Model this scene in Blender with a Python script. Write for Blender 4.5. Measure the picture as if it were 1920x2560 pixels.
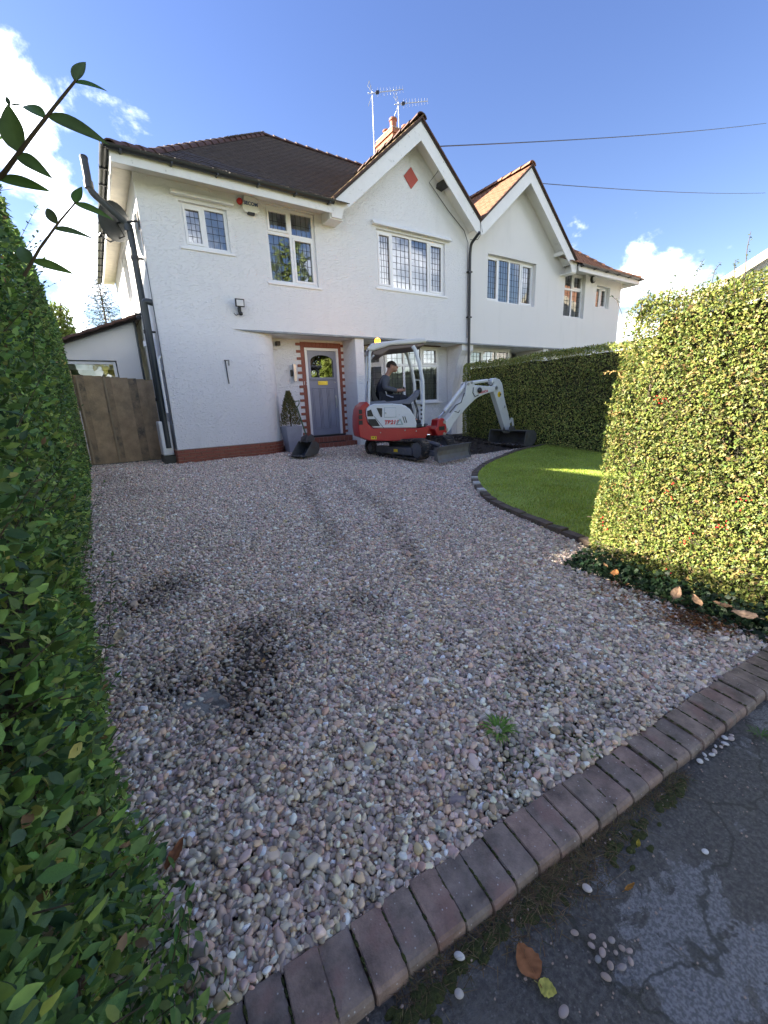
import bpy, bmesh, math, random
import numpy as np
from mathutils import Vector, Matrix, Euler

for _o in list(bpy.data.objects):
    bpy.data.objects.remove(_o)
random.seed(7)
RNG = np.random.default_rng(11)
SC = bpy.context.scene
COL = SC.collection
rad = math.radians

# ---------------------------------------------------------------- camera
cd = bpy.data.cameras.new('camera')
cd.sensor_fit = 'VERTICAL'
cd.sensor_height = 24.0
cd.sensor_width = 18.0
cd.lens = 1039.57 / 2560 * 24.0
cd.clip_start = 0.02
cd.clip_end = 2000
cam = bpy.data.objects.new('camera', cd)
COL.objects.link(cam)
Bm = [[0.8273857582, -0.5602445379, -0.0394824635],
      [-0.1742286709, -0.1892033683, -0.9663573126],
      [0.5339261909, 0.8064292549, -0.2541548336]]
CAMP = Vector((-1.1864, -8.8264, 0.97846))
R = Matrix(((Bm[0][0], -Bm[1][0], -Bm[2][0]),
            (Bm[0][1], -Bm[1][1], -Bm[2][1]),
            (Bm[0][2], -Bm[1][2], -Bm[2][2])))
cam.matrix_world = Matrix.Translation(CAMP) @ R.to_4x4()
SC.camera = cam

# ---------------------------------------------------------------- light
SUN_EL, SUN_A = rad(29.3), rad(42.0)      # elevation, angle behind the house front
SDIR = Vector((-math.cos(SUN_EL) * math.cos(SUN_A), math.cos(SUN_EL) * math.sin(SUN_A), math.sin(SUN_EL)))
sl = bpy.data.lights.new('sun', 'SUN')
sl.energy = 5.0
sl.angle = rad(0.55)
sl.color = (1.0, 0.90, 0.74)
so = bpy.data.objects.new('sun', sl)
COL.objects.link(so)
so.rotation_euler = SDIR.to_track_quat('Z', 'Y').to_euler()
so.location = (-20, 20, 20)

W = bpy.data.worlds.new('World')
SC.world = W
W.use_nodes = True
nt = W.node_tree
nt.nodes.clear()
def N(t, tree=None, **kw):
    n = (tree or nt).nodes.new(t)
    for k, v in kw.items():
        setattr(n, k, v)
    return n
out = N('ShaderNodeOutputWorld')
bg = N('ShaderNodeBackground')
bg.inputs['Strength'].default_value = 0.10
sky = N('ShaderNodeTexSky', sky_type='NISHITA', sun_disc=False)
sky.sun_elevation = SUN_EL
sky.sun_rotation = math.atan2(SDIR.x, SDIR.y)
sky.altitude = 60
sky.air_density = 1.25
sky.dust_density = 0.25
sky.ozone_density = 2.2
tc = N('ShaderNodeTexCoord')
L = nt.links.new
# clouds: fractal noise over the direction, more of them low in the sky, heavy cover out of view added for ambient light, with banks where the photograph has them
def vmath(op, a, b=None):
    n = N('ShaderNodeVectorMath', operation=op)
    for i, x in enumerate((a, b)):
        if x is None: continue
        if isinstance(x, (tuple, list)): n.inputs[i].default_value = x
        else: L(x, n.inputs[i])
    return n
def fmath(op, a, b=None, clamp=False):
    n = N('ShaderNodeMath', operation=op, use_clamp=clamp)
    for i, x in enumerate((a, b)):
        if x is None: continue
        if isinstance(x, (int, float)): n.inputs[i].default_value = x
        else: L(x, n.inputs[i])
    return n.outputs[0]
def fmap(x, a, b, c, d, mode='SMOOTHSTEP'):
    n = N('ShaderNodeMapRange', interpolation_type=mode)
    L(x, n.inputs[0])
    for i, v in enumerate((a, b, c, d)): n.inputs[i + 1].default_value = v
    return n.outputs[0]
gen = tc.outputs['Generated']
sep = N('ShaderNodeSeparateXYZ'); L(gen, sep.inputs[0])
mp = N('ShaderNodeMapping'); L(gen, mp.inputs[0])
mp.inputs['Scale'].default_value = (3.2, 3.2, 5.2)
mp.inputs['Location'].default_value = (1.7, 4.1, 0.6)
nz = N('ShaderNodeTexNoise'); L(mp.outputs[0], nz.inputs['Vector'])
nz.inputs['Scale'].default_value = 1.6; nz.inputs['Detail'].default_value = 12; nz.inputs['Roughness'].default_value = 0.62
nz.inputs['Distortion'].default_value = 0.25
dens = nz.outputs['Fac']
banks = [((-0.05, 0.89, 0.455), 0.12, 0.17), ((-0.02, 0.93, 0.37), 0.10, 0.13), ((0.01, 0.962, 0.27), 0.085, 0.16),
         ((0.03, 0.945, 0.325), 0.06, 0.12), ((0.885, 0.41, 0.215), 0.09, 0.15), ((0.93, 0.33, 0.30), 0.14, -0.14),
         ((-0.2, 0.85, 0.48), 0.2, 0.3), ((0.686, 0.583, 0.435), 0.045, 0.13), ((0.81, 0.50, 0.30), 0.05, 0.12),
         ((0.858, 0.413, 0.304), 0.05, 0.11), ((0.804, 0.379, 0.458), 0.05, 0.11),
         ((0.45, 0.72, 0.52), 0.62, -0.26), ((0.75, 0.45, 0.48), 0.45, -0.16)]  # negative banks keep the view clear of the added cloud cover
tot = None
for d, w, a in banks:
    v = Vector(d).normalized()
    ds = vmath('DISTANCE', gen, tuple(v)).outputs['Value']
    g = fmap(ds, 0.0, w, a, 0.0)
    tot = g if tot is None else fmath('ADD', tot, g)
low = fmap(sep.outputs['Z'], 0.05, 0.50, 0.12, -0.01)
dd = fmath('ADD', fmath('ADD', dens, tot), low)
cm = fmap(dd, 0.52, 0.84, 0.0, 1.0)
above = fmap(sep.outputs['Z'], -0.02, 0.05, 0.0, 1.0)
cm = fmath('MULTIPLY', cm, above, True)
hs = N('ShaderNodeHueSaturation'); L(sky.outputs[0], hs.inputs['Color'])
hs.inputs['Hue'].default_value = 0.522
hs.inputs['Saturation'].default_value = 1.17
hs.inputs['Value'].default_value = 0.40
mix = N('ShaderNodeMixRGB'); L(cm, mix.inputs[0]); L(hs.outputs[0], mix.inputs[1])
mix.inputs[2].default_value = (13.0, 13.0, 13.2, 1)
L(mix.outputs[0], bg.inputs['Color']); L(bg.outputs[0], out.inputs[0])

SC.view_settings.view_transform = 'Standard'
SC.view_settings.look = 'None'
SC.view_settings.gamma = 1.0
SC.view_settings.use_curve_mapping = False
SC.view_settings.exposure = 2.66
SC.render.engine = 'CYCLES'
SC.cycles.max_bounces = 6
SC.cycles.diffuse_bounces = 3
SC.cycles.glossy_bounces = 3
SC.cycles.transmission_bounces = 4
SC.cycles.transparent_max_bounces = 8
SC.cycles.caustics_reflective = False
SC.cycles.caustics_refractive = False
SC.cycles.use_denoising = True

# ---------------------------------------------------------------- materials
MATS = {}
def mat(name, col, rough=0.6, var=0.12, vscale=3.0, bump=None, metal=0.0, spec=0.5, coat=0.0, attr=None, dirt=None, transl=0.0, emit=None, inst=False):
    """procedural material: base colour with noise variation, optional bump (scale, strength, distance), dirt (colour, scale, low, high)"""
    if name in MATS: return MATS[name]
    m = bpy.data.materials.new(name); m.use_nodes = True
    t = m.node_tree; b = t.nodes['Principled BSDF']; lk = t.links.new
    b.inputs['Roughness'].default_value = rough
    b.inputs['Metallic'].default_value = metal
    b.inputs['Specular IOR Level'].default_value = spec
    if coat: b.inputs['Coat Weight'].default_value = coat; b.inputs['Coat Roughness'].default_value = 0.12
    co = t.nodes.new('ShaderNodeTexCoord').outputs['Object']
    if attr:
        a = t.nodes.new('ShaderNodeAttribute'); a.attribute_name = attr
        if inst: a.attribute_type = 'INSTANCER'
        cs = a.outputs['Color']
    else:
        r = t.nodes.new('ShaderNodeRGB'); r.outputs[0].default_value = (*col, 1); cs = r.outputs[0]
    if var:
        n = t.nodes.new('ShaderNodeTexNoise'); lk(co, n.inputs['Vector'])
        n.inputs['Scale'].default_value = vscale; n.inputs['Detail'].default_value = 5; n.inputs['Roughness'].default_value = 0.62
        mr = t.nodes.new('ShaderNodeMapRange'); lk(n.outputs['Fac'], mr.inputs[0])
        for i, v in enumerate((0.25, 0.75, 1 - var, 1 + var)): mr.inputs[i + 1].default_value = v
        mx = t.nodes.new('ShaderNodeMixRGB'); mx.blend_type = 'MULTIPLY'; mx.inputs[0].default_value = 1
        lk(cs, mx.inputs[1]); lk(mr.outputs[0], mx.inputs[2]); cs = mx.outputs[0]
    if dirt:
        dc, ds, lo, hi = dirt
        n = t.nodes.new('ShaderNodeTexNoise'); lk(co, n.inputs['Vector'])
        n.inputs['Scale'].default_value = ds; n.inputs['Detail'].default_value = 7; n.inputs['Roughness'].default_value = 0.68
        mr = t.nodes.new('ShaderNodeMapRange'); mr.interpolation_type = 'SMOOTHSTEP'; lk(n.outputs['Fac'], mr.inputs[0])
        for i, v in enumerate((lo, hi, 0, 1)): mr.inputs[i + 1].default_value = v
        mx = t.nodes.new('ShaderNodeMixRGB'); lk(mr.outputs[0], mx.inputs[0]); lk(cs, mx.inputs[1]); mx.inputs[2].default_value = (*dc, 1)
        cs = mx.outputs[0]
    lk(cs, b.inputs['Base Color'])
    if bump:
        n = t.nodes.new('ShaderNodeTexNoise'); lk(co, n.inputs['Vector'])
        n.inputs['Scale'].default_value = bump[0]; n.inputs['Detail'].default_value = 6
        bp = t.nodes.new('ShaderNodeBump'); bp.inputs['Strength'].default_value = bump[1]; bp.inputs['Distance'].default_value = bump[2] if len(bump) > 2 else 0.01
        lk(n.outputs['Fac'], bp.inputs['Height']); lk(bp.outputs[0], b.inputs['Normal'])
    if emit:
        b.inputs['Emission Color'].default_value = (*emit[0], 1); b.inputs['Emission Strength'].default_value = emit[1]
    if transl:
        tr = t.nodes.new('ShaderNodeBsdfTranslucent'); lk(cs, tr.inputs[0])
        ms = t.nodes.new('ShaderNodeMixShader'); ms.inputs[0].default_value = transl
        lk(b.outputs[0], ms.inputs[1]); lk(tr.outputs[0], ms.inputs[2]); lk(ms.outputs[0], t.nodes['Material Output'].inputs[0])
    MATS[name] = m
    return m

def render_mat(name, col, strength, scale):
    """white masonry render with short trowelled crescents"""
    m = bpy.data.materials.new(name); m.use_nodes = True
    t = m.node_tree; b = t.nodes['Principled BSDF']; lk = t.links.new
    co = t.nodes.new('ShaderNodeTexCoord').outputs['Object']
    mpn = t.nodes.new('ShaderNodeMapping'); lk(co, mpn.inputs[0]); mpn.inputs['Scale'].default_value = (1.0, 1.0, 2.1); mpn.inputs['Rotation'].default_value = (0, rad(18), 0)
    n1 = t.nodes.new('ShaderNodeTexNoise'); lk(mpn.outputs[0], n1.inputs['Vector']); n1.inputs['Scale'].default_value = scale; n1.inputs['Detail'].default_value = 1.6; n1.inputs['Distortion'].default_value = 0.5
    r1 = t.nodes.new('ShaderNodeMapRange'); r1.interpolation_type = 'SMOOTHSTEP'; lk(n1.outputs['Fac'], r1.inputs[0])
    for i, v in enumerate((0.52, 0.68, 0, 1)): r1.inputs[i + 1].default_value = v
    n2 = t.nodes.new('ShaderNodeTexNoise'); lk(co, n2.inputs['Vector']); n2.inputs['Scale'].default_value = 2.3; n2.inputs['Detail'].default_value = 3
    ad = t.nodes.new('ShaderNodeMath'); ad.operation = 'MULTIPLY_ADD'; lk(n2.outputs['Fac'], ad.inputs[0]); ad.inputs[1].default_value = 1.6; lk(r1.outputs[0], ad.inputs[2])
    bp = t.nodes.new('ShaderNodeBump'); bp.inputs['Strength'].default_value = strength; bp.inputs['Distance'].default_value = 0.016
    lk(ad.outputs[0], bp.inputs['Height']); lk(bp.outputs[0], b.inputs['Normal'])
    # faint weathering, streaked downwards
    mp2 = t.nodes.new('ShaderNodeMapping'); lk(co, mp2.inputs[0]); mp2.inputs['Scale'].default_value = (3.0, 3.0, 0.6)
    n3 = t.nodes.new('ShaderNodeTexNoise'); lk(mp2.outputs[0], n3.inputs['Vector']); n3.inputs['Scale'].default_value = 1.4; n3.inputs['Detail'].default_value = 6
    r3 = t.nodes.new('ShaderNodeMapRange'); r3.interpolation_type = 'SMOOTHSTEP'; lk(n3.outputs['Fac'], r3.inputs[0])
    for i, v in enumerate((0.5, 0.85, 0, 0.28)): r3.inputs[i + 1].default_value = v
    mx = t.nodes.new('ShaderNodeMixRGB'); lk(r3.outputs[0], mx.inputs[0]); mx.inputs[1].default_value = (*col, 1); mx.inputs[2].default_value = (col[0] * .78, col[1] * .79, col[2] * .77, 1)
    lk(mx.outputs[0], b.inputs['Base Color'])
    b.inputs['Roughness'].default_value = 0.75; b.inputs['Specular IOR Level'].default_value = 0.25
    MATS[name] = m
    return m

render_mat('roughcast_white', (0.80, 0.805, 0.815), 0.62, 19.0)
render_mat('smooth_render_white', (0.78, 0.772, 0.755), 0.22, 60.0)
mat('white_paint', (0.82, 0.82, 0.80), 0.45, 0.05, 4, dirt=((0.42, 0.43, 0.40), 5.0, 0.60, 0.82))
mat('fascia_white', (0.80, 0.80, 0.78), 0.5, 0.05, 4, dirt=((0.25, 0.27, 0.24), 9.0, 0.60, 0.80))
mat('pvc_white', (0.84, 0.84, 0.84), 0.3, 0.03)
mat('soffit_cream', (0.72, 0.66, 0.54), 0.5, 0.14, 6)
mat('tile_dark', (0.056, 0.043, 0.037), 0.75, 0.4, 9, bump=(60, 0.4), dirt=((0.11, 0.10, 0.07), 14, 0.62, 0.80))
mat('tile_brown', (0.26, 0.125, 0.070), 0.8, 0.35, 9, bump=(60, 0.4), dirt=((0.12, 0.10, 0.06), 10, 0.58, 0.80))
mat('tile_mossy', (0.17, 0.115, 0.06), 0.85, 0.4, 9, bump=(60, 0.4), dirt=((0.14, 0.15, 0.05), 8, 0.5, 0.75))
mat('tile_edge', (0.085, 0.044, 0.034), 0.8, 0.35, 12)
mat('brick_red', (0.33, 0.105, 0.065), 0.75, 0.25, 10, bump=(80, 0.4))
mat('brick_painted', (0.27, 0.085, 0.055), 0.6, 0.15, 8, bump=(50, 0.3))
mat('brick_chimney', (0.37, 0.135, 0.07), 0.8, 0.28, 12, bump=(80, 0.4))
mat('mortar', (0.36, 0.27, 0.22), 0.9, 0.2, 20)
mat('terracotta', (0.32, 0.115, 0.06), 0.7, 0.22, 8)
mat('diamond_red', (0.42, 0.075, 0.05), 0.6, 0.1)
mat('pipe_black', (0.020, 0.022, 0.024), 0.42, 0.15)
mat('pipe_grey', (0.045, 0.052, 0.056), 0.45, 0.2)
mat('drip_strip', (0.24, 0.26, 0.25), 0.6, 0.25, 6)
mat('door_slate', (0.255, 0.27, 0.345), 0.42, 0.08, 5)
mat('brass', (0.72, 0.52, 0.10), 0.3, 0.15, metal=0.8)
mat('chrome', (0.75, 0.76, 0.78), 0.16, 0.0, metal=1.0)
mat('steel_dull', (0.45, 0.46, 0.48), 0.4, 0.15, metal=0.9)
mat('lead', (0.045, 0.047, 0.052), 0.55, 0.0)
mat('black_plastic', (0.018, 0.018, 0.020), 0.45, 0.1)
mat('room_dark', (0.30, 0.30, 0.32), 0.9, 0.2)
mat('blind', (0.70, 0.71, 0.72), 0.8, 0.05)
mat('curtain', (0.74, 0.74, 0.75), 0.9, 0.12, 8)
mat('shutter_wood', (0.62, 0.54, 0.44), 0.6, 0.1)
mat('fence_wood', (0.50, 0.36, 0.22), 0.8, 0.3, 5, bump=(40, 0.4), dirt=((0.32, 0.25, 0.165), 3, 0.48, 0.75))
mat('fence_wood_worn', (0.40, 0.29, 0.18), 0.8, 0.3, 7, bump=(40, 0.4), dirt=((0.12, 0.11, 0.09), 4, 0.45, 0.7))
mat('fence_batten', (0.40, 0.31, 0.20), 0.8, 0.2, 6)
mat('bark', (0.085, 0.062, 0.045), 0.9, 0.35, 14, bump=(40, 0.6))
mat('twig_green', (0.10, 0.075, 0.045), 0.7, 0.3, 14)
mat('leaf', (0.08, 0.12, 0.03), 0.52, 0.22, 30, attr='col', transl=0.30, spec=0.32)
mat('leaf_matte', (0.08, 0.12, 0.03), 0.55, 0.12, 20, attr='col', transl=0.22, spec=0.3)
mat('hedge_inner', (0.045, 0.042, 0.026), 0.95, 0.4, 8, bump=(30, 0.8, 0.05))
mat('grass_blade', (0.1, 0.15, 0.03), 0.6, 0.12, 5, attr='col', transl=0.25, spec=0.25)
mat('lawn_soil', (0.24, 0.32, 0.06), 0.9, 0.3, 3)
mat('pebble', (0.4, 0.38, 0.37), 0.5, 0.16, 55, attr='col', inst=True, spec=0.42)
mat('pebble_loose', (0.4, 0.38, 0.37), 0.5, 0.16, 55, attr='col', spec=0.42)
mat('drive_soil', (0.150, 0.122, 0.098), 0.85, 0.4, 9, bump=(60, 0.9, 0.02), dirt=((0.085, 0.068, 0.054), 12, 0.45, 0.65))
mat('garden_soil', (0.040, 0.031, 0.024), 0.9, 0.4, 9, bump=(25, 1.0, 0.03))
mat('ground_earth', (0.09, 0.10, 0.05), 0.9, 0.3, 1)
mat('pale_slab', (0.20, 0.20, 0.18), 0.55, 0.25, 12, bump=(60, 0.5), dirt=((0.05, 0.048, 0.042), 7, 0.48, 0.66))
mat('edge_brick', (0.115, 0.085, 0.065), 0.85, 0.4, 12, bump=(50, 0.7, 0.01), dirt=((0.055, 0.062, 0.022), 9, 0.5, 0.68))
mat('edge_brick_white', (0.50, 0.48, 0.43), 0.8, 0.25, 12, bump=(50, 0.5), dirt=((0.16, 0.15, 0.10), 9, 0.5, 0.75))
mat('moss', (0.050, 0.060, 0.012), 0.95, 0.4, 30, bump=(90, 1.0, 0.02))
mat('ex_red', (0.44, 0.020, 0.024), 0.36, 0.08, 3, coat=0.25, bump=(9, 0.08), dirt=((0.22, 0.10, 0.08), 7, 0.60, 0.85))
mat('ex_white', (0.70, 0.72, 0.72), 0.36, 0.06, 3, coat=0.2, bump=(9, 0.06), dirt=((0.40, 0.36, 0.31), 8, 0.58, 0.80))
mat('ex_grey', (0.085, 0.092, 0.105), 0.42, 0.2, 5, dirt=((0.20, 0.165, 0.13), 9, 0.50, 0.72))
mat('ex_matgrey', (0.16, 0.17, 0.21), 0.6, 0.1)
mat('rubber', (0.022, 0.021, 0.021), 0.8, 0.3, 12, dirt=((0.17, 0.135, 0.10), 10, 0.46, 0.68))
mat('bucket_steel', (0.135, 0.137, 0.140), 0.45, 0.3, 6, metal=0.3, dirt=((0.13, 0.10, 0.07), 5, 0.50, 0.75))
mat('sticker_yellow', (0.80, 0.55, 0.02), 0.5, 0.05)
mat('decal_red', (0.62, 0.03, 0.03), 0.4, 0.0)
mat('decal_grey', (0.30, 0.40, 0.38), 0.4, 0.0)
mat('decal_black', (0.015, 0.015, 0.016), 0.4, 0.0)
mat('decal_blue', (0.03, 0.07, 0.22), 0.4, 0.0)
mat('beacon_lit', (0.9, 0.35, 0.02), 0.3, 0.0, emit=((1.0, 0.30, 0.01), 2.2))
mat('canopy_white', (0.70, 0.68, 0.64), 0.4, 0.06, 3)
mat('canopy_under', (0.22, 0.17, 0.15), 0.8, 0.1)
mat('skin', (0.44, 0.23, 0.16), 0.5, 0.08, 20)
mat('hair_dark', (0.045, 0.032, 0.026), 0.7, 0.3, 40)
mat('jacket_grey', (0.095, 0.098, 0.115), 0.85, 0.15, 30)
mat('gilet_navy', (0.012, 0.014, 0.024), 0.75, 0.2, 20)
mat('trousers_dark', (0.03, 0.032, 0.042), 0.85, 0.2, 20)
mat('alarm_white', (0.78, 0.78, 0.72), 0.35, 0.04)
mat('red_plastic', (0.55, 0.03, 0.03), 0.3, 0.0)
mat('pot_grey', (0.34, 0.36, 0.42), 0.6, 0.12, 6)
mat('spade_green', (0.05, 0.13, 0.06), 0.45, 0.1)
mat('wire_dark', (0.05, 0.05, 0.06), 0.6, 0.0)
mat('cable_white', (0.6, 0.6, 0.6), 0.5, 0.0)
mat('fallen_leaf', (0.3, 0.12, 0.04), 0.7, 0.25, 35, attr='col', transl=0.1, spec=0.2)

def glass_mat():
    m = bpy.data.materials.new('window_glass'); m.use_nodes = True
    t = m.node_tree; t.nodes.clear(); lk = t.links.new
    o = t.nodes.new('ShaderNodeOutputMaterial'); g = t.nodes.new('ShaderNodeBsdfGlossy'); g.inputs['Roughness'].default_value = 0.015
    g.inputs['Color'].default_value = (0.95, 0.97, 1, 1)
    tr = t.nodes.new('ShaderNodeBsdfTransparent'); tr.inputs[0].default_value = (0.80, 0.84, 0.86, 1)
    f = t.nodes.new('ShaderNodeFresnel'); f.inputs[0].default_value = 2.5
    n = t.nodes.new('ShaderNodeTexNoise'); n.inputs['Scale'].default_value = 3.5
    co = t.nodes.new('ShaderNodeTexCoord'); lk(co.outputs['Object'], n.inputs['Vector'])
    bp = t.nodes.new('ShaderNodeBump'); bp.inputs['Strength'].default_value = 0.05; bp.inputs['Distance'].default_value = 0.02; lk(n.outputs['Fac'], bp.inputs['Height'])
    lk(bp.outputs[0], g.inputs['Normal'])
    ms = t.nodes.new('ShaderNodeMixShader'); lk(f.outputs[0], ms.inputs[0]); lk(tr.outputs[0], ms.inputs[1]); lk(g.outputs[0], ms.inputs[2]); lk(ms.outputs[0], o.inputs[0])
    MATS['window_glass'] = m
glass_mat()

def road_mat():
    """worn asphalt, exposed grit, irregular paler patches, slightly smoother"""
    m = bpy.data.materials.new('asphalt_wet'); m.use_nodes = True
    t = m.node_tree; b = t.nodes['Principled BSDF']; lk = t.links.new
    co = t.nodes.new('ShaderNodeTexCoord').outputs['Object']
    def noise(s, d=6, r=0.6, dist=0.0):
        n = t.nodes.new('ShaderNodeTexNoise'); lk(co, n.inputs['Vector']); n.inputs['Scale'].default_value = s; n.inputs['Detail'].default_value = d; n.inputs['Roughness'].default_value = r; n.inputs['Distortion'].default_value = dist; return n.outputs['Fac']
    def mr(x, a, b_, c, d):
        n = t.nodes.new('ShaderNodeMapRange'); n.interpolation_type = 'SMOOTHSTEP'; lk(x, n.inputs[0])
        for i, v in enumerate((a, b_, c, d)): n.inputs[i + 1].default_value = v
        return n.outputs[0]
    def mixc(f, a, b_):
        n = t.nodes.new('ShaderNodeMixRGB'); lk(f, n.inputs[0])
        for i, x in ((1, a), (2, b_)):
            if isinstance(x, tuple): n.inputs[i].default_value = (*x, 1)
            else: lk(x, n.inputs[i])
        return n.outputs[0]
    grit = t.nodes.new('ShaderNodeTexVoronoi'); lk(co, grit.inputs['Vector']); grit.inputs['Scale'].default_value = 95
    base = mixc(mr(noise(70), 0.35, 0.7, 0, 1), (0.045, 0.042, 0.039), (0.125, 0.118, 0.108))
    base = mixc(mr(grit.outputs['Distance'], 0.05, 0.40, 0.65, 0.0), base, mixc(mr(noise(38, 2), 0.4, 0.6, 0, 1), (0.055, 0.052, 0.05), (0.23, 0.22, 0.205)))
    base = mixc(mr(noise(3.0, 5), 0.56, 0.68, 0, 0.8), base, (0.13, 0.122, 0.11))
    # pale patches: lighter colour in irregular shapes, slightly smoother than the rest
    sx = t.nodes.new('ShaderNodeSeparateXYZ'); lk(co, sx.inputs[0])
    wet = None  # ellipse mask for the paler road patches
    for (px, py, w, h) in ((0.04, -8.58, 0.20, 0.08), (-0.18, -8.64, 0.09, 0.13), (0.0, -8.72, 0.16, 0.10), (-0.24, -8.53, 0.06, 0.04), (0.45, -8.85, 0.25, 0.10), (1.5, -9.2, 0.8, 0.4), (-1.0, -9.6, 0.9, 0.5)):
        vx = t.nodes.new('ShaderNodeVectorMath'); vx.operation = 'SUBTRACT'; lk(co, vx.inputs[0]); vx.inputs[1].default_value = (px, py, 0)
        vs = t.nodes.new('ShaderNodeVectorMath'); vs.operation = 'MULTIPLY'; lk(vx.outputs[0], vs.inputs[0]); vs.inputs[1].default_value = (1 / w, 1 / h, 0)
        ln = t.nodes.new('ShaderNodeVectorMath'); ln.operation = 'LENGTH'; lk(vs.outputs[0], ln.inputs[0])
        g = mr(ln.outputs['Value'], 0.3, 1.5, 1, 0)
        if wet is None: wet = g
        else:
            mxn = t.nodes.new('ShaderNodeMath'); mxn.operation = 'MAXIMUM'; lk(wet, mxn.inputs[0]); lk(g, mxn.inputs[1]); wet = mxn.outputs[0]
    ad = t.nodes.new('ShaderNodeMath'); ad.operation = 'MULTIPLY_ADD'; lk(noise(5.5, 11, 0.70, 0.6), ad.inputs[0]); ad.inputs[1].default_value = 4.2; lk(wet, ad.inputs[2])
    pale_patch = mr(ad.outputs[0], 2.50, 2.62, 0, 0.9)
    damp = mr(noise(1.7, 4), 0.42, 0.6, 0, 1)
    rr = t.nodes.new('ShaderNodeMath'); rr.operation = 'MULTIPLY_ADD'; lk(pale_patch, rr.inputs[0]); rr.inputs[1].default_value = -0.12; rr.inputs[2].default_value = 0.52
    lk(rr.outputs[0], b.inputs['Roughness'])
    ck = t.nodes.new('ShaderNodeTexVoronoi'); ck.feature = 'DISTANCE_TO_EDGE'; ck.inputs['Scale'].default_value = 1.1
    wv = t.nodes.new('ShaderNodeTexNoise'); lk(co, wv.inputs['Vector']); wv.inputs['Scale'].default_value = 7; wv.inputs['Detail'].default_value = 6
    wa = t.nodes.new('ShaderNodeVectorMath'); wa.operation = 'MULTIPLY_ADD'; lk(wv.outputs['Color'], wa.inputs[0]); wa.inputs[1].default_value = (.22, .22, .22); lk(co, wa.inputs[2]); lk(wa.outputs[0], ck.inputs['Vector'])
    crack = mr(ck.outputs['Distance'], 0.002, 0.010, 0.8, 0)
    base = mixc(pale_patch, base, mixc(mr(noise(120, 4), 0.4, 0.62, 0, 1), (0.11, 0.11, 0.108), (0.25, 0.245, 0.24)))
    base = mixc(crack, base, (0.022, 0.024, 0.016))
    lk(base, b.inputs['Base Color'])
    b.inputs['Specular IOR Level'].default_value = 0.6
    bp = t.nodes.new('ShaderNodeBump'); bp.inputs['Distance'].default_value = 0.006
    inv = t.nodes.new('ShaderNodeMath'); inv.operation = 'MULTIPLY_ADD'; lk(pale_patch, inv.inputs[0]); inv.inputs[1].default_value = -0.4; inv.inputs[2].default_value = 0.95
    lk(inv.outputs[0], bp.inputs['Strength'])
    hh = t.nodes.new('ShaderNodeMath'); hh.operation = 'ADD'; lk(noise(90, 4), hh.inputs[0]); lk(noise(240, 2), hh.inputs[1])
    lk(hh.outputs[0], bp.inputs['Height']); lk(bp.outputs[0], b.inputs['Normal'])
    MATS['asphalt_wet'] = m
road_mat()

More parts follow.
